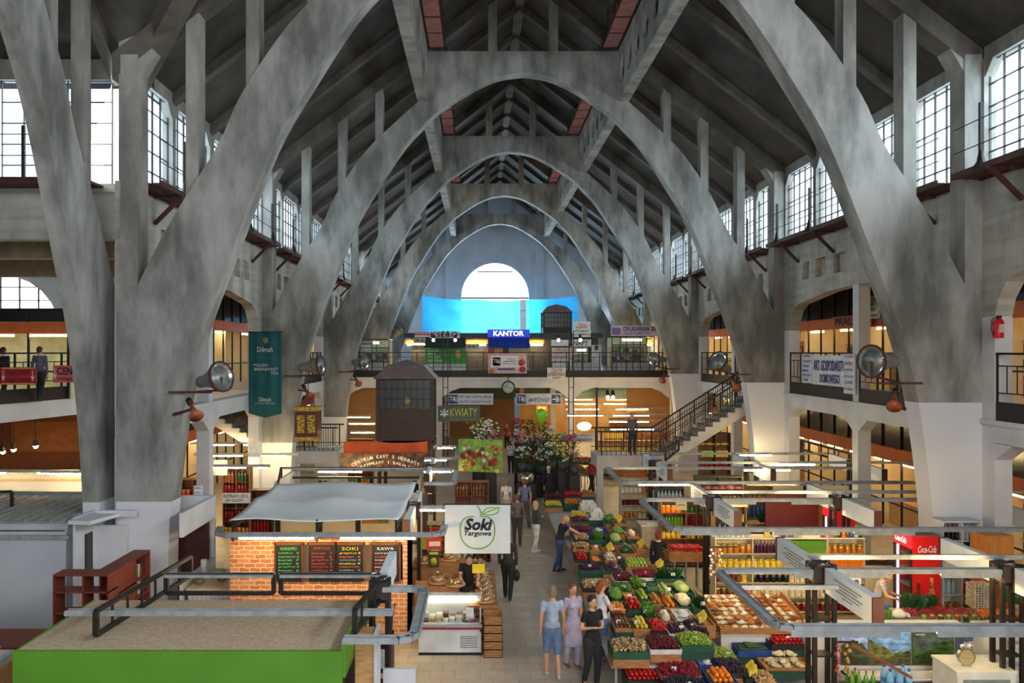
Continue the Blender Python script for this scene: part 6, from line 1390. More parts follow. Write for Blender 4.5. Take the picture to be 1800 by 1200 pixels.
o = small_heap('r', 1.5, .5, .16, .02, 320, 5).build('radishes', [flat((176,24,54), .4), flat((140,20,44), .4)]); o.location = (9.5, 16.5, .93); tag(o, 'heap of dark red radishes in the middle of the produce counter', 'radishes', kind='stuff')
put('herb', (9.05, 16.7, .93), 'large bunch of dark parsley in front of the red fridge', None, 0, 1.6); put('herb', (9.5, 16.85, .93), 'rounded bunch of dark parsley right of the larger bunch', None, 1, 1.3, 'dark green')
for i in range(9): put('jar', (9.0+.17*i, 16.15, .93), 'short glass jar with lid in the front row of the produce counter', 'jars in the front row of the produce counter', 0, 1.1, ['green','brown','dark green'][i % 3])
t = thing('green_basket', 'tilted green plastic basket behind the mandarins', 'basket', (11.35, 16.8, 1.15)); t.rotation_euler = (-.5, .3, 0)
b = MB(); b.box(-.22, .22, -.16, .16, -.02, 0)
for s in (-1, 1):
    for z in (.05, .12, .2): b.box(-.22, .22, s*.16-.01, s*.16+.01, z-.02, z+.02); b.box(s*.22-.01, s*.22+.01, -.16, .16, z-.02, z+.02)
    for i in range(8): b.box(-.22+.062*i-.008, -.22+.062*i+.008, s*.16-.01, s*.16+.01, 0, .22)
b.build('body', flat((50,140,80)), t)
t0 = None
for i in range(9):
    t = thing('egg_tray', 'grey cardboard egg tray full of eggs, %s of the stack' % ['bottom', 'second', 'third', 'fourth', 'fifth', 'sixth', 'seventh', 'eighth', 'top'][i], 'egg tray', (10.75, 17.15, .93+.055*i), 0, 'stacked egg trays')
    b = MB(); b.box(-.21, .21, -.16, .16, 0, .02)
    for a in range(7): 
        for q in (-.15, .15): b.cyl((-.18+.06*a, q, 0), (-.18+.06*a, q, .045), .022, .014, 5)
    b.build('tray', flat((206,196,180)), t)
    g = MB(); [g.ball((-.17+.068*a, -.12+.08*q, .045), .022, 6, 5, (1,1,1.2)) for a in range(6) for q in range(4)]; g.build('eggs', flat((236,214,190)), t)['kind'] = 'stuff'
put('bag', (8.6, 16.4, .93), 'white crumpled plastic bag at the left end of the produce counter', None, 0, 2, 'white'); put('tub', (8.35, 16.5, .93), 'blue tub at the left end of the produce counter', None, 0, 2.2, 'blue'); put('tub', (8.3, 16.25, .93), 'green tub at the left end of the produce counter', None, 0, 1.8, 'green')
# landscape posters cabinet
t = thing('low_white_cabinet', 'long low white cabinet carrying four landscape posters', 'cabinet', (6.7, 14.9, 0)); MB().box(0, 2.5, .02, .5, 0, 1.22).build('body', M_WHITE, t)
b = MB(); [b.box(x, x+.12, -.0, .02, .47, .49) for x in (.25, 1.15, 2.0)]; b.build('clip', M_ALU, t)
o = MB().box(-.05, 2.55, -.02, .0, .48, .54).build('white_ledge', M_WHITE, t)
for i, (px0, px1, c1, c2, nm) in enumerate(((1478,1525,(120,140,200),(70,84,50),'violet sky and a dark field'), (1527,1601,(90,130,180),(120,124,60),'sunlit grassy hills'), (1604,1677,(54,66,60),(70,110,40),'green ridge under dark cloud'), (1680,1728,(44,60,90),(206,206,210),'white clouds over dark water'))):
    D = 14.86; x0 = (px0-844)*D/F; x1 = (px1-844)*D/F
    o = thing('landscape_poster', 'landscape poster showing %s' % nm, 'poster', (x0, D, .56)); MB().box(0, x1-x0, 0, .015, 0, .66).build('sheet', mat('printed_sky_%d' % i, tuple(min(255, v*1.25+20) for v in c1), tuple(v*.8 for v in c1), 4, .5, contrast=.4, scz=(1,1,3)), o)
    m_ = mat('landscape_%d' % i, c2, tuple(v*.45 for v in c2), 6, .5, contrast=.4, scz=(1,1,2.5)); w_ = x1-x0
    pr = [(0,0)]+[(w_*j/16, .34+.11*math.sin(j*(.22+.05*i)+i*1.7)+.025*math.sin(j*1.1+i)+.012*math.sin(j*2.7)) for j in range(17)]+[(w_, 0)]
    pr2 = [(0,0)]+[(w_*j/16, .17+.08*math.sin(j*.3+i*2.4+1)+.02*math.sin(j*1.4)) for j in range(17)]+[(w_, 0)]; MB().prism(pr2, 'y', -.007, -.004).build('printed_foreground', mat('landscape_near_%d' % i, tuple(v*.7 for v in c2), tuple(v*.25 for v in c2), 9, .5, contrast=.4, scz=(1,1,3)), o)
    MB().prism(pr, 'y', -.004, 0).build('printed_hills', m_, o)
    MB().box(w_*.08, w_*.3, -.004, 0, .55, .58).box(w_*.1, w_*.7, -.004, 0, .07, .1).build('printed_caption', flat((150,160,180)), o)
t = thing('lower_white_shelf', 'low white shelf with packets below the landscape posters', 'shelf', (6.7, 14.4, 0)); MB().box(0, 2.0, 0, .4, .46, .48).build('upper_board', M_WHITE, t); MB().box(0, 2.0, 0, .4, .1, .12).build('lower_board', M_WHITE, t); MB().box(1.97, 2.0, 0, .4, 0, .48).box(0, .03, 0, .4, 0, .48).build('side_panel', M_WHITE, t)
for i in range(13): put('packet', (6.8+.14*i, 14.5, .12), '%s packet on the low white shelf below the posters' % ('cream' if i < 9 else 'red' if i > 10 else 'orange'), 'packets on the low white shelf', 0, 1.3, 'cream' if i < 9 else 'red' if i > 10 else 'orange')
for i in range(6):
    x = 6.85+.15*(i % 3)*1.0; t = thing('water_bottle', 'large blue-capped water bottle in the %s row at the bottom edge, right of the post' % ['front', 'back'][i//3], 'water bottle', (6.95+.16*(i % 3), 13.5+.2*(i//3), .62), 0, 'blue-capped water bottles at the bottom edge')
    MB().lathe([(.055,0),(.06,.02),(.06,.24),(.05,.3),(.02,.36),(.02,.38)], n=12).build('body', mat('blue_pet_plastic', (110,176,226), (150,200,236), 8, .12, alpha=.7), t); MB().lathe([(.024,.37),(.024,.41)], n=10).build('cap', flat((30,80,190)), t); MB().lathe([(.061,.12),(.061,.2)], n=12, cap=False).build('label_band', flat((60,130,210)), t)
for i in range(6): put('bottle', (6.35+.12*(i % 4), 13.6+.15*(i//4), .62), 'green soda bottle beside the blue water bottles at the bottom edge', 'green soda bottles at the bottom edge', 0, 1.1, 'green')
t = thing('drinks_table', 'low table carrying the blue and green bottles at the bottom edge', 'table', (6.2, 13.4, 0)); MB().box(0, 1.4, 0, .6, .56, .62).build('tabletop', M_STEEL, t); [MB().bar((x, y, 0), (x, y, .56), .05).build('leg', M_STEEL, t) for x in (.1, 1.3) for y in (.1, .5)]
t = thing('white_fridge', 'small white glass-topped fridge at the lower right corner', 'fridge', (8.15, 13.6, 0)); MB().box(0, 1.0, 0, .75, 0, .9).build('body', mat('white_enamel'), t); MB().box(.1, .9, -.01, 0, .1, .8).build('glass_door', flat((120,140,150), .1), t); MB().box(-.02, 1.02, -.02, .77, .9, .94).build('top', mat('white_enamel'), t)
t = thing('novelty_clock', 'small chrome novelty clock with two round eyes on the white fridge', 'clock', (8.45, 13.85, 1.1)); MB().cyl((0,.04,0),(0,-.03,0),.15,n=24).build('case', mat('chrome', (206,200,180), None, 2, .25, .9), t); MB().cyl((0,-.03,0),(0,-.036,0),.125,n=24).build('dial', mat('dial_face', (206,190,150), (170,150,110), 30, .4, .4), t)
for s in (-.07, .07): MB().ball((s, 0, .18), .035).build('eye', flat((236,236,236)), t); MB().ball((s, -.03, .18), .015).build('pupil', flat((20,20,20)), t)
MB().cyl((-.06,0,-.16),(-.05,0,-.12),.02).cyl((.06,0,-.16),(.05,0,-.12),.02).build('foot', M_ALU, t)
t = thing('white_shelf_unit', 'tall white open shelf unit at the lower right edge', 'shelf', (9.2, 14.5, 0))
b = MB(); b.box(0, .3, 0, .45, 0, 1.36); b.box(.3, 1.05, .43, .45, 0, 1.36); b.box(1.03, 1.05, 0, .45, 0, 1.36)
for z in (.2, .58, .96, 1.34): b.box(.3, 1.05, 0, .45, z, z+.025)
b.build('carcass', mat('white_enamel'), t); MB().box(.6, .8, .1, .3, .985, 1.03).build('folded_cloth', flat((226,206,206)), t)
simple_sign('white sign ending in the letters TOR beside the striped-shirt woman', 1466, 1016, 1513, 1035, 16.0, (230,230,226), [('TOR', .3, .1, .95, .8, BK, 0, .02)])
# dried goods island
t = thing('dried_goods_table', 'white counter with tilted wooden trays of bagged dried goods, right of the fruit stall', 'table', (4.75, 15.6, 0)); MB().box(0, 1.75, .1, 1.6, 0, .86).build('body', M_WHITE, t)
b = MB(); b.M = Matrix.Translation((0, 0, .88)) @ Matrix.Rotation(.12, 4, 'X'); b.box(-.05, 1.8, 0, 1.75, 0, .03); [b.box(x, x+.02, 0, 1.75, .03, .12) for x in (-.05, .85, 1.35, 1.78)]; b.box(-.05, 1.8, -.02, 0, 0, .12); b.build('tray', PC, t)
rr = random.Random(4)
for i in range(9):
    for j in range(8):
        put('bag', (4.85+.19*i, 15.75+.2*j, .93+.024*j), 'clear bag of dried fruit or nuts on the white island counter', 'bags of dried goods on the island counter', None, .85, rr.choice(['cream','amber','white','brown','cream']))
t = thing('wood_flap', 'short folded wooden board at the left edge of the dried goods counter', 'board', (4.5, 15.7, .78)); MB().box(-.12, .2, 0, .35, 0, .03).box(-.1, .2, .02, .37, .05, .08).build('board', PC, t)
crate(1292,1352,1140,.62,'cucumber','blue','blue crate of cucumbers below the dried goods counter', h=.14, layers=2, d=.4); crate(1350,1412,1128,.72,'tomato','black','black crate of red tomatoes below the dried goods counter', h=.12, layers=2, d=.45); crate(1338,1420,1166,.55,'bag','wood','low tray of clear bags in front of the tomatoes', h=.06, col='cream', d=.5); crate(1290,1336,1152,.4,'packet','white','low white tray of packets under the cucumber crate', h=.06, col='white', d=.3)
stands('market_stand', 'low stand with crates in front of the dried goods counter')
crate(1172,1238,967,1.0,'tomato','wood','wide wooden tray of ripe red tomatoes behind the seller in black', h=.1, layers=2, d=.6, sup=True); stands('market_stand', 'grey stand under the wide tomato tray')
t = thing('garlic_braids', 'braided strings of garlic and onions hanging on the dark post', 'garlic braid', (5.35, 18.1, 1.9)); 
for k in range(3):
    b = MB(); [b.ball((.1*k-.1+.03*math.sin(i*2), -.05*(i % 2), -.07*i), .035, 7, 5) for i in range(9)]; b.build('braid', flat([(226,214,190),(140,60,80),(226,206,120)][k]), t)
MB().bar((-.15,0,.06),(.5,0,.06),.03).build('hanging_bar', M_STEEL, t)
t = thing('garlic_braids', 'braided strings of onions hanging right of the nearest steel post', 'garlic braid', (6.2, 13.7, 1.35))
for k in range(2):
    b = MB(); [b.ball((.16*k-.06+.03*math.sin(i*2), -.05*(i % 2), -.07*i), .035, 7, 5) for i in range(8)]; b.build('braid', flat([(176,70,60),(206,150,80)][k]), t)
MB().bar((-.15,0,.06),(.3,0,.06),.03).build('hanging_bar', M_STEEL, t)
t = thing('timber_pole', 'slanting timber pole at the lower right', 'pole', (6.2, 13.3, 1.42)); MB().bar((0,0,.1),(.95,-.1,-.42),.045).build('pole', WOOD, t)
t = thing('white_appliance', 'tall white fridge box behind the third fruit stall', 'fridge', (6.2, 27.4, 0)); MB().box(-.2, .42, 0, .6, 0, 1.35).build('body', mat('white_enamel'), t); MB().box(-.16, .38, -.02, 0, .1, 1.3).build('door', flat((206,204,200)), t)
t = thing('cash_counter', 'pale counter with papers behind the third fruit stall', 'counter', (5.0, 24.6, 0)); MB().box(0, 1.4, 0, .7, 0, 1.0).build('body', flat((190,176,150)), t); MB().box(-.03, 1.43, -.03, .73, 1.0, 1.04).build('top', WSH, t); MB().box(.2, .6, .2, .5, 1.04, 1.07).build('papers', flat((230,232,240)), t)
t = thing('herb_counter', 'white panelled counter with herbs and baskets in the second row of right stalls', 'counter', (7.6, 21.4, 0)); MB().box(0, 2.0, 0, .7, 0, 1.15).build('body', mat('white_board'), t); MB().box(-.03, 2.03, -.05, .75, 1.15, 1.19).build('top', WSH, t)
put('herb', (7.9, 21.7, 1.19), 'clump of dark herbs on the left of the white panelled counter', None, 0, 1.5); put('herb', (8.45, 21.9, 1.19), 'clump of dark herbs in the middle of the white panelled counter', None, 1, 1.6); put('loaf', (9.0, 21.8, 1.19), 'brown loaf on the right of the white panelled counter', None, 0, 2)
t = thing('dark_red_partition', 'dark red partition behind the herb counter', 'partition', (8.1, 22.6, 0)); MB().box(0, 1.8, 0, .08, 0, 2.35).build('panel', mat('maroon_board', (104,24,28), None, 2), t)
t = thing('brown_stall_roof', 'flat brown board roof over a right stall with papers on it', 'stall roof', (5.9, 20.8, 2.35)); MB().box(0, 1.1, 0, 1.2, 0, .05).build('board', mat('brown_board', (176,124,92), None, 2), t); MB().box(.1, .5, .2, .6, .05, .08).build('papers', flat((230,226,220)), t)
[MB().bar((x, y, -2.35), (x, y, 0), .04).build('leg', M_STEEL, t) for x in (.05, 1.05) for y in (.1, 1.1)]
board('shop_sign', 'pale panel with lettering hanging over the second row of right stalls', 'sign', 1188, 882, 1207, 896, 22, (226,206,170), [('#', .2, .3, .8, .4, (120,90,60))])
# ---------------------------------------------------------------- flowers on both sides of the aisle
FL = [(240,236,220),(236,160,60),(200,50,70),(230,150,170),(244,220,90)]
fn = ['white','orange','red','pink','yellow']
def flowers(px, py, D, ci, sc, where):
    p = W(px, py, D); zb = max(.0, p.z-.45*sc); t = thing('flower_bucket', 'bucket of %s flowers %s' % (fn[ci], where), 'flowers', (p.x, D, 0))
    MB().lathe([(.13*sc,max(0, zb-.3)),(.17*sc,zb+.05)], n=10).build('bucket', flat((60,64,70)), t)
    if zb > .4: MB().box(-.2, .2, -.2, .2, 0, zb-.3).build('stand_block', M_STEEL, t)
    rr = random.Random(int(px*3+py)); l = MB(); f = MB()
    for i in range(140):
        a = rr.uniform(0, 6.28); q = rr.uniform(0, .34)*sc; z = zb+rr.uniform(.0, .6)*sc; d = .05*sc; b2 = rr.uniform(0, 6.28); x, y = q*math.cos(a), q*math.sin(a)
        l.add([(x,y,z),(x+d*math.cos(b2),y+d*math.sin(b2),z+d*.4),(x+d*2*math.cos(b2),y+d*2*math.sin(b2),z-.02),(x+d*math.cos(b2+.6),y+d*math.sin(b2+.6),z-d*.3)], [(0,1,2,3)], False)
    for i in range(34):
        a = rr.uniform(0, 6.28); q = rr.uniform(0, .33)*sc; z = zb+rr.uniform(.25, .68)*sc; f.ball((q*math.cos(a), q*math.sin(a), z), rr.uniform(.03,.055)*sc, 6, 4, (1,1,.7))
    tag(l.build('foliage', mat('florist_green', (58,96,44), (30,60,28), 6), t), kind='stuff'); tag(f.build('blossoms', flat(FL[ci]), t), kind='stuff')
pos = [(912,770,36,3,1.3),(925,757,38,1,1.4),(938,745,40,1,1.6),(918,795,34,0,1.1),(945,775,37,3,1.4),(950,800,35.2,0,1.2),(968,790,34.5,0,1.3),(980,770,37,4,1.4),(965,760,40,0,1.4),(930,800,35.0,2,1.0),(990,790,32,4,1.2),(1005,775,36,2,1.3),(858,752,36,0,1.5),(846,762,34,0,1.3),(838,745,37.5,4,1.4),(862,768,33.5,3,1.0),(910,745,44,2,1.5),(1010,800,31,3,1.0),(955,748,43,1,1.5),(864,790,31,0,1.0)]
for i, (px, py, D, ci, sc) in enumerate(pos):
    flowers(px, py, D, ci, sc, 'in the flower stands %s of the aisle, cluster %s' % ('left' if px < 880 else 'right', ['one','two','three','four','five','six','seven','eight','nine','ten','eleven','twelve','thirteen','fourteen','fifteen','sixteen','seventeen','eighteen','nineteen','twenty'][i]))
t = thing('balloon', 'bright green balloon floating above the flower stands', 'balloon', W(951, 733, 34)); MB().lathe([(.02,-.36),(.12,-.22),(.24,0),(.28,.14),(.22,.3),(.02,.38)], n=16).build('skin', mat('green_balloon', (140,214,50), None, 2, .25), t); MB().tube([(0,0,-.36),(.03,0,-1.0),(-.02,0,-1.7)], .006, 4).build('string', flat((200,200,200)), t)
t = thing('steel_kettle_stand', 'round shiny metal bin on a dark stand beside the flowers', 'bin', W(925, 800, 33.6)); t.location.z = 0; MB().lathe([(.28,.85),(.34,1.0),(.34,1.2),(.2,1.3)], n=14).build('bowl', mat('chrome'), t); MB().box(-.4, .4, -.3, .3, 0, .85).build('stand', M_STEEL, t)

# ---------------------------------------------------------------- warm-lit corner under the far left gallery
t = thing('timber_partition', 'brown timber partition with warm spots under the corner gallery at far left', 'partition', (-20, 32.0, 0)); MB().box(0, 5.6, 0, .1, 0, 3.9).build('panel', mat('warm_timber', (150,84,40), (120,64,30), 3, .5, scz=(6,6,1)), t); MB().box(1.2, 4.4, -.06, 0, 2.4, 3.6).build('menu_panel', mat('warm_timber_light', (186,110,50), None, 3), t)
for i, (px, py) in enumerate(((5, 792), (24, 788), (63, 782))):
    t = thing('track_spot', 'lit track spot under the corner gallery at far left, %s' % ['lowest', 'middle one', 'right one by the dark track'][i], 'spot lamp', W(px, py, 25.5)); MB().cyl((0,0,0),(0,-.06,.16),.09,.06).build('housing', M_STEEL, t); MB().ball((0,0,-.03), .08).build('bulb', flat((255,200,120), .5, 0, 40), t); MB().bar((0,0,.16),(0,0,W(0,py,25.5).z*0+4.3-t.location.z), .02).build('drop_rod', M_STEEL, t)
light_rail('light rail with one tube at the left edge under the corner gallery', [(-16.5, 25), (-12.6, 25)], z=2.65, w_=.08, tubes=[(-16.0, 25, -14.9, 25), (-13.9, 25, -12.8, 25)])

# ---------------------------------------------------------------- more right-hand stall furniture
for i in range(4):
    t = thing('sauce_bottle', 'white sauce bottle with red cap beside the nearest steel post', 'bottle', (6.35+.16*i, 15.5, 1.0), 0, 'red-capped bottles by the nearest steel post')
    MB().lathe([(.05,0),(.055,.02),(.055,.17),(.02,.22)], n=10).build('body', flat((226,220,216)), t); MB().lathe([(.035,.2),(.04,.25),(.01,.29)], n=8).build('cap', flat((196,30,40)), t); MB().lathe([(.057,.05),(.057,.13)], n=10, cap=False).build('label_band', flat((40,40,60)), t)
t = thing('bottle_table', 'small white counter under the red-capped bottles', 'counter', (6.25, 15.3, 0)); MB().box(0, .7, 0, .5, 0, 1.0).build('body', M_WHITE, t)
t = thing('kitchen_cabinet', 'pale wooden kitchen cabinets of the cooked-food stall beside the nearest right pier', 'cabinet', (9.6, 22.6, 0)); MB().box(0, 1.3, 0, .5, 0, 1.0).build('lower_body', PC, t); MB().box(0, 1.3, .15, .5, 1.45, 2.1).build('upper_body', mat('pale_oak', (196,160,106), None, 3), t)
b = MB(); b.box(.05, .62, .13, .15, 1.5, 2.05); b.build('door', mat('pale_oak'), t); MB().box(.66, 1.25, .13, .15, 1.5, 2.05).build('door', mat('pale_oak'), t); MB().box(-.03, 1.33, -.05, .5, 1.0, 1.04).build('worktop', M_STEEL, t)
t = thing('food_counter', 'counter with dark top and food baskets right of the white-topped shelving', 'counter', (9.15, 20.0, 0)); MB().box(0, 1.3, 0, .6, 0, 1.05).build('body', CREAM, t); MB().box(-.04, 1.34, -.04, .64, 1.05, 1.1).build('top', mat('dark_top', (70,40,30), None, 3), t)
for i in range(3):
    t = thing('wicker_basket', 'wicker basket of bread on the dark-topped food counter, %s' % ['left', 'middle', 'right'][i], 'basket', (9.4+.4*i, 20.3, 1.1)); MB().lathe([(.12,0),(.17,.08),(.18,.1)], n=12, cap=False).build('basket', mat('wicker', (196,150,90), (140,96,50), 20, .7), t); b = MB(); [b.ball((.08*math.cos(k*1.3), .08*math.sin(k*1.3), .09), .06, 7, 5, (1,1,.6)) for k in range(5)]; b.build('rolls', mat('baked_crust'), t)
t = thing('office_partition', 'cream partition wall with dark door frame behind the cooked-food stall', 'partition', (9.0, 24.4, 0)); MB().box(0, 2.3, 0, .06, 0, 2.3).build('panel', CREAM, t); MB().box(.9, .98, -.04, .0, 0, 2.3).build('frame', M_STEEL, t)
for i, (x, y) in enumerate(((7.2, 23.9), (7.9, 24.1), (8.4, 23.7))):
    put('bunch', (x, y, 1.3), 'potted leafy plant on the rear counter, %s' % ['left', 'middle', 'right'][i], None, 0, 1.6, 'dark green')
t = thing('rear_counter', 'brown rear counter under the potted plants', 'counter', (6.9, 23.6, 0)); MB().box(0, 1.9, 0, .6, 0, 1.3).build('body', PC, t)
# ---------------------------------------------------------------- people
SKIN = mat('skin', (214,160,130), (200,144,114), 5, .55)
def fused(mb, name, m, vox=.016):
    """fuse overlapping tapered limbs into one continuous surface"""
    me = bpy.data.meshes.new(name); me.from_pydata(mb.v, [], mb.f); me.update()
    o = bpy.data.objects.new(name, me); C.objects.link(o)
    r = o.modifiers.new('r', 'REMESH'); r.mode = 'VOXEL'; r.voxel_size = vox; r.use_smooth_shade = True
    s = o.modifiers.new('s', 'SMOOTH'); s.iterations = 4; s.factor = .5
    bpy.context.view_layer.update()
    nm = bpy.data.meshes.new_from_object(o.evaluated_get(bpy.context.evaluated_depsgraph_get()))
    bpy.data.objects.remove(o); nm.name = name; nm.materials.clear(); nm.materials.append(m)
    nm.polygons.foreach_set('use_smooth', [True]*len(nm.polygons))
    q = bpy.data.objects.new(name, nm); C.objects.link(q); return q
def limb(mb, pts, rs, n=10):
    for i in range(len(pts)-1): mb.cyl(pts[i], pts[i+1], rs[i], rs[i+1], n)
    for p, r in zip(pts, rs): mb.ball(p, r, n, 7)
def ell(mb, c, rx, ry, rz): mb.ball(c, 1, 14, 10, (rx, ry, rz))
def person(label, x, y, h, face, top, bottom, hair, z=0, lean=0, stride=.15, arms=('down','down'), sleeve='short', skirt=False, short_legs=False, hairlen=0, shoe=(40,34,34), bald=False, head_down=0, bag=None, female=False, group=None):
    """face: direction the person faces, radians from -Y (towards the camera), anticlockwise"""
    s = h/1.75; V = Vector
    def tilt(p):     # lean about the hips
        p = V(p); hp = V((0, 0, .93)); d = p-hp
        if d.z > 0: d = Matrix.Rotation(lean, 3, 'X') @ d
        return (hp+d)*s
    def L(p): return V(p)*s
    sw = .152 if female else .172
    hipw = .095
    hd = tilt((0, -.0, 1.62)); neck = tilt((0, .01, 1.46)); chest = tilt((0, 0, 1.3)); waist = tilt((0, 0, 1.06)); hip = L((0, 0, .93))
    hd = hd+V((0, -.05*head_down*s, -.03*head_down*s))
    sh = {k: tilt((k*sw, .0, 1.42)) for k in (-1, 1)}
    def arm(k, mode):
        a = sh[k]
        if mode == 'down': e = a+L((k*.05, .03, -.29)); w_ = e+L((k*.0, -.06, -.25)); f = V((0, -.15, -1))
        elif mode == 'forward': e = a+L((k*.04, -.12, -.25)); w_ = e+L((-k*.05, -.23, -.04)); f = V((0, -1, -.25))
        elif mode == 'reach': e = a+L((k*.04, -.24, -.14)); w_ = e+L((0, -.22, -.12)); f = V((0, -1, -.5))
        elif mode == 'bent': e = a+L((k*.07, .02, -.28)); w_ = e+L((-k*.14, -.18, .05)); f = V((-k*.7, -.7, .1))
        elif mode == 'back': e = a+L((k*.05, .1, -.27)); w_ = e+L((0, .0, -.25)); f = V((0, 0, -1))
        return a, e, w_, f.normalized()
    A = {-1: arm(-1, arms[0]), 1: arm(1, arms[1])}
    LEG = {}
    for k in (-1, 1):
        st = stride*k; hj = L((k*hipw, 0, .9)); kn = L((k*hipw, -st*.55-.02, .49)); an = L((k*hipw*.95, -st+.03 if st > 0 else -st+.08, .09+(0 if st > 0 else .03*abs(st)/.15)))
        LEG[k] = (hj, kn, an)
    body = MB()
    ell(body, hd, .077*s, .096*s, .115*s); ell(body, hd+L((0, -.03, -.055)), .055*s, .06*s, .06*s)       # skull, jaw
    body.cyl(hd+L((0,-.088,.0)), hd+L((0,-.112,-.03)), .009*s, .016*s, 8)                                  # nose
    for k in (-1, 1): ell(body, hd+L((k*.079, .01, -.01)), .012*s, .02*s, .032*s)
    limb(body, [hd+L((0,.015,-.05)), neck], [.052*s, .058*s])
    limb(body, [neck, chest, waist, hip], [.07*s, .1*s, .1*s, .12*s])
    for k in (-1, 1):
        a, e, w_, f = A[k]; limb(body, [chest+(a-chest)*.5, a, e, w_], [.06*s, .05*s, .038*s, .026*s])
        # hand: palm, four fingers, thumb
        side = V((0, 0, 1)).cross(f); side = side.normalized() if side.length > .1 else V((0, 1, 0))
        if abs(f.z) > .8: side = V((0, -1, 0))
        up = f.cross(side).normalized(); pc = w_+f*.05*s
        limb(body, [w_, pc+side*.015*s, pc-side*.015*s, w_+f*.085*s], [.024*s, .024*s, .024*s, .026*s], 8)
        for q in range(4):
            b0 = w_+f*.088*s+side*(q-1.5)*.02*s; ln = (.06,.072,.068,.052)[q]*s; cu = up*(-.35*k)*ln*.5
            limb(body, [b0, b0+f*ln*.55+cu*.3, b0+f*ln*.95+cu], [.0095*s, .009*s, .0075*s], 6)
        t0 = w_+f*.035*s+side*.03*s*1; limb(body, [t0, t0+f*.03*s+side*.025*s, t0+f*.062*s+side*.028*s], [.012*s, .011*s, .009*s], 6)
        hj, kn, an = LEG[k]; limb(body, [hj, kn, an], [.085*s, .052*s, .036*s]); 
        limb(body, [an, an+L((0, -.06, -.055)), an+L((0, -.14, -.065))], [.036*s, .035*s, .026*s])
    o = fused(body, 'person', SKIN, .013*s); tag(o, label, 'person', group)
    o.location = (x, y, z); o.rotation_euler = (0, 0, face)
    def child(mb, name, m, vox=.016): q = fused(mb, name, m, vox); q.parent = o; return q
    # top
    b = MB(); g = 1.0
    limb(b, [neck+L((0,0,-.05)), chest, waist, hip+L((0,0,.02))], [.085*s, .118*s, .115*s, .13*s])
    for c_, rx, ry, rz_ in ((chest+L((0,0,.02)), sw*.84, .118, .16), (tilt((0, .0, 1.15)), sw*.78, .112, .16), (L((0, 0, .98)), .165, .122, .13)): ell(b, c_, rx*s, ry*s, rz_*s)
    if female: [ell(b, tilt((k*.07, -.09, 1.29)), .065*s, .055*s, .06*s) for k in (-1, 1)]
    for k in (-1, 1):
        a, e, w_, f = A[k]
        if sleeve == 'short': limb(b, [chest+(a-chest)*.6, a, a+(e-a)*.5], [.066*s, .052*s, .05*s])
        else: limb(b, [chest+(a-chest)*.6, a, e, e+(w_-e)*.85], [.07*s, .058*s, .05*s, .038*s])
    if skirt: b.lathe([(.13*s,1.0*s),(.17*s,.85*s),(.21*s,.5*s),(.2*s,.48*s)], n=18)
    tm_ = top if not isinstance(top, tuple) else mat('cloth_%d_%d_%d' % top, top, tuple(v*.82 for v in top), 5, .85)
    child(b, 'dress' if skirt else 'shirt', tm_)
    if not skirt or bottom:
        b = MB(); ell(b, L((0, .01, .93)), .158*s, .122*s, .125*s); ell(b, L((0, 0, .84)), .13*s, .11*s, .09*s)
        for k in (-1, 1):
            hj, kn, an = LEG[k]
            if short_legs: limb(b, [hj, kn], [.1*s, .078*s])
            else: limb(b, [hj, kn, an+L((0,0,.02))], [.108*s, .074*s, .058*s])
        child(b, 'trousers', mat('cloth_%d_%d_%d' % bottom, bottom, tuple(v*.8 for v in bottom), 5, .85))
    for k in (-1, 1):
        an = LEG[k][2]; b = MB(); limb(b, [an+L((0,.03,-.045)), an+L((0,-.06,-.05)), an+L((0,-.155,-.06))], [.042*s, .04*s, .03*s]); child(b, 'shoe', flat(shoe))
    if not bald:
        b = MB(); ell(b, hd+L((0, .018, .03)), .088*s, .1*s, .105*s)
        if hairlen: limb(b, [hd+L((0,.06,0)), hd+L((0,.085,-hairlen*.5)), hd+L((0,.075,-hairlen))], [.085*s, .07*s, .04*s])
        else: ell(b, hd+L((0, .04, -.02)), .08*s, .07*s, .08*s)
        child(b, 'hair', flat(hair, .7), .014)
    for k in (-1, 1): q = MB().ball(tuple(hd+L((k*.03, -.088, .01))), .009*s, 8, 6).build('eye', flat((40,30,28)), o)
    MB().box(hd.x-.022*s, hd.x+.022*s, hd.y-.095*s, hd.y-.078*s, hd.z-.062*s, hd.z-.054*s).build('mouth', flat((160,80,74)), o)
    if bag:
        b = MB(); wv = A[bag[0]][2]; b.ball(tuple(wv+L((0, 0, -.26))), .14*s, 10, 8, (.6,1,1.1)); b.tube([tuple(wv+L((0,-.03,-.1))), tuple(wv+L((0,0,.0))), tuple(wv+L((0,.03,-.1)))], .008)
        q = b.build('carrier_bag', flat(bag[1])); q.location = (x, y, z); q.rotation_euler = (0, 0, face); tag(q, 'bag held by the %s' % ' '.join(label.split()[:9]), 'bag')
    return o
PI = math.pi
stripe = bpy.data.materials.new('striped_knit'); stripe.use_nodes = True; N_ = stripe.node_tree.nodes; L_ = stripe.node_tree.links
tc = N_.new('ShaderNodeTexCoord'); wv = N_.new('ShaderNodeTexWave'); wv.bands_direction = 'Z'; wv.inputs['Scale'].default_value = 9; cr_ = N_.new('ShaderNodeValToRGB'); cr_.color_ramp.interpolation = 'CONSTANT'
cr_.color_ramp.elements[0].color = lin((232,226,220)); cr_.color_ramp.elements[1].position = .62; cr_.color_ramp.elements[1].color = lin((96,60,56)); L_.new(tc.outputs['Object'], wv.inputs[0]); L_.new(wv.outputs['Fac'], cr_.inputs[0]); L_.new(cr_.outputs[0], N_['Principled BSDF'].inputs['Base Color'])
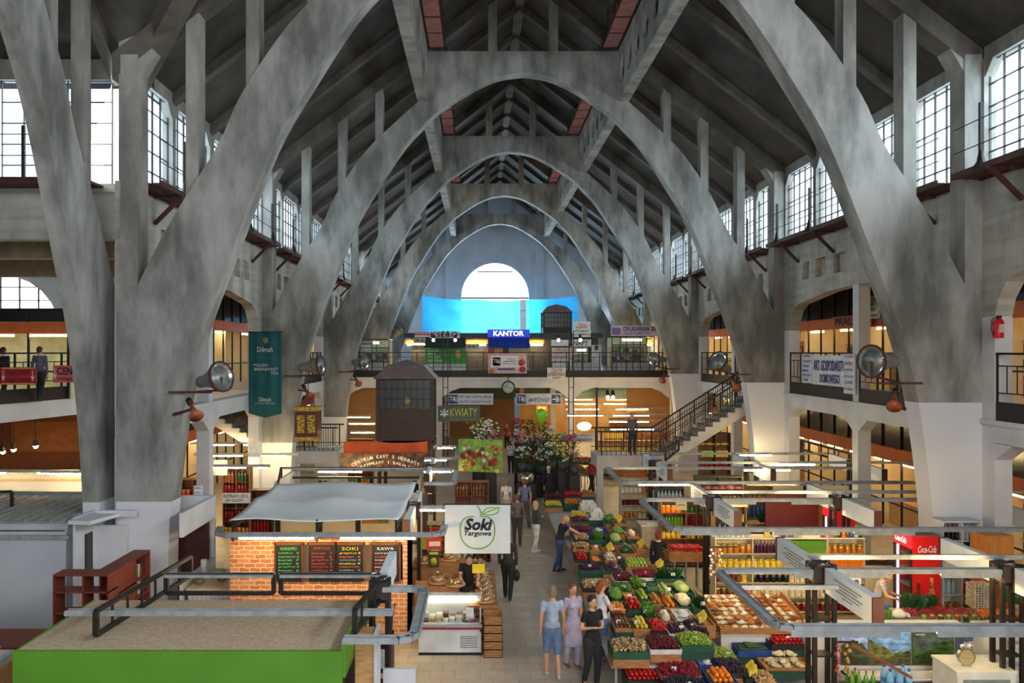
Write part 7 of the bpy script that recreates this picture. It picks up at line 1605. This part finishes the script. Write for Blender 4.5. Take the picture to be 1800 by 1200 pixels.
person('person in a black T-shirt bending over the bread counter behind the display fridge', -.28, 18.75, 1.78, .1, (24,24,28), (50,50,60), (60,44,36), lean=.28, arms=('forward','forward'), head_down=1.5, stride=.0)
person('seller with red hair and black top seen from behind among the fruit stalls', 4.72, 21.1, 1.66, 2.9, (22,20,24), (30,30,34), (120,44,30), arms=('reach','down'), female=True, sleeve='long', hairlen=.08, stride=.02)
person('person with short light-brown hair in a striped top beside the red drinks fridge', 8.75, 17.6, 1.66, .9, stripe, (70,64,70), (168,120,70), lean=.3, arms=('forward','forward'), female=True, head_down=1, stride=.0)
person('person in a white top with a dark shoulder strap walking away up the aisle', .98, 29.7, 1.66, PI-.1, (232,232,234), (190,186,180), (150,100,60), female=True, hairlen=.05)
person('person in a blue shirt walking up the aisle beside the white-topped person', 1.62, 29.0, 1.78, PI+.2, (110,120,160), (84,78,76), (110,80,60), arms=('down','bent'))
person('person in a brown coat behind the one with white trousers', 1.22, 26.3, 1.72, PI, (120,104,96), (70,66,66), (120,90,60), sleeve='long', stride=.12)
person('person with short blond hair, dark cardigan and white trousers standing in the aisle', 1.78, 25.4, 1.66, PI*.5+.3, (62,66,72), (232,230,224), (206,180,140), female=True, sleeve='long', arms=('bent','bent'), shoe=(226,214,200), stride=.06)
person('person with long blonde hair, black top and blue jeans reaching toward the fruit', 2.3, 23.2, 1.7, PI*.5+.15, (28,28,34), (60,84,124), (196,150,100), female=True, arms=('reach','reach'), lean=.25, hairlen=.22, head_down=1, bag=(1, (226,230,232)), stride=.08)
person('person in a dark jacket and dark trousers half hidden by the Soki banner', .72, 20.6, 1.75, PI-.2, (52,50,44), (30,30,34), (60,50,40), sleeve='long', stride=.16, bag=(-1, (26,24,24)))
person('person in a pale blue shirt and denim shorts walking away in the foreground aisle', 1.42, 15.7, 1.8, PI+.1, (176,190,214), (110,136,176), (150,124,100), short_legs=True, stride=.12, sleeve='short', shoe=(200,190,190))
person('person in a black T-shirt and dark trousers standing in the foreground aisle', 2.14, 15.2, 1.76, .45, (26,24,28), (44,42,48), (50,36,32), arms=('bent','bent'), stride=.05)
person('person in a long lilac dress beside the person in the black T-shirt', 1.88, 16.15, 1.72, .4, (196,184,208), (196,184,208), (120,80,60), female=True, skirt=True, arms=('down','down'), stride=.05, shoe=(120,90,80))
person('person with auburn hair, white T-shirt and jeans at the near fruit stall', 2.5, 16.4, 1.7, PI*.5+.4, (236,234,236), (90,120,160), (150,76,40), female=True, hairlen=.12, arms=('forward','forward'), stride=.08, bag=(1, (232,236,240)), shoe=(206,120,120))
person('old person with white hair in a navy coat at the far fruit crates', 2.82, 32.8, 1.7, .3, (30,34,52), (40,40,48), (226,224,218), sleeve='long', arms=('down','back'), stride=.05)
person('person in a grey coat behind the one in the navy coat', 3.1, 36.0, 1.72, .5, (62,62,70), (46,44,50), (206,196,180), sleeve='long', stride=.08)
person('person in a white shirt and dark trousers walking far up the aisle', 1.62, 41.8, 1.74, PI, (232,226,232), (40,38,40), (60,46,40), stride=.12, bag=(-1, (130,60,40)))
person('person dressed all in black walking beside the distant white shirt', 2.15, 41.5, 1.74, PI, (26,24,28), (26,24,28), (50,40,34), sleeve='long', stride=.14)
person('distant person in a red blouse at the far end of the aisle', 1.75, 52, 1.68, 0, (170,60,70), (36,34,38), (214,190,150), female=True, stride=.1)
person('distant person in a beige coat at the far end of the aisle', .75, 51, 1.72, PI, (196,170,130), (90,84,80), (206,186,150), sleeve='long', stride=.1)
person('distant person in a grey-brown jacket left of the beige coat', -.15, 48.5, 1.72, .2, (96,88,80), (60,58,58), (120,100,84), sleeve='long', stride=.1)
person('person in a red and white striped pullover by the small distant fruit table', 4.95, 35.4, 1.72, 1.9, (190,60,70), (50,44,52), (110,70,50), sleeve='long', arms=('forward','down'))
person('person in a grey jacket standing on the right stair landing', 6.3, 33.0, 1.72, .3, (110,104,104), (70,70,84), (130,116,110), z=2.17, sleeve='long', stride=.05)
person('person in a checked shirt seen from behind on the corner gallery at far left', -13.6, 24.6, 1.72, PI, (90,94,106), (40,40,44), (60,50,44), z=4.85, sleeve='long')
person('person in dark clothes at the railing of the corner gallery at far left', -14.6, 24.4, 1.7, PI-.3, (34,34,38), (40,40,44), (30,26,26), z=4.85, sleeve='long')
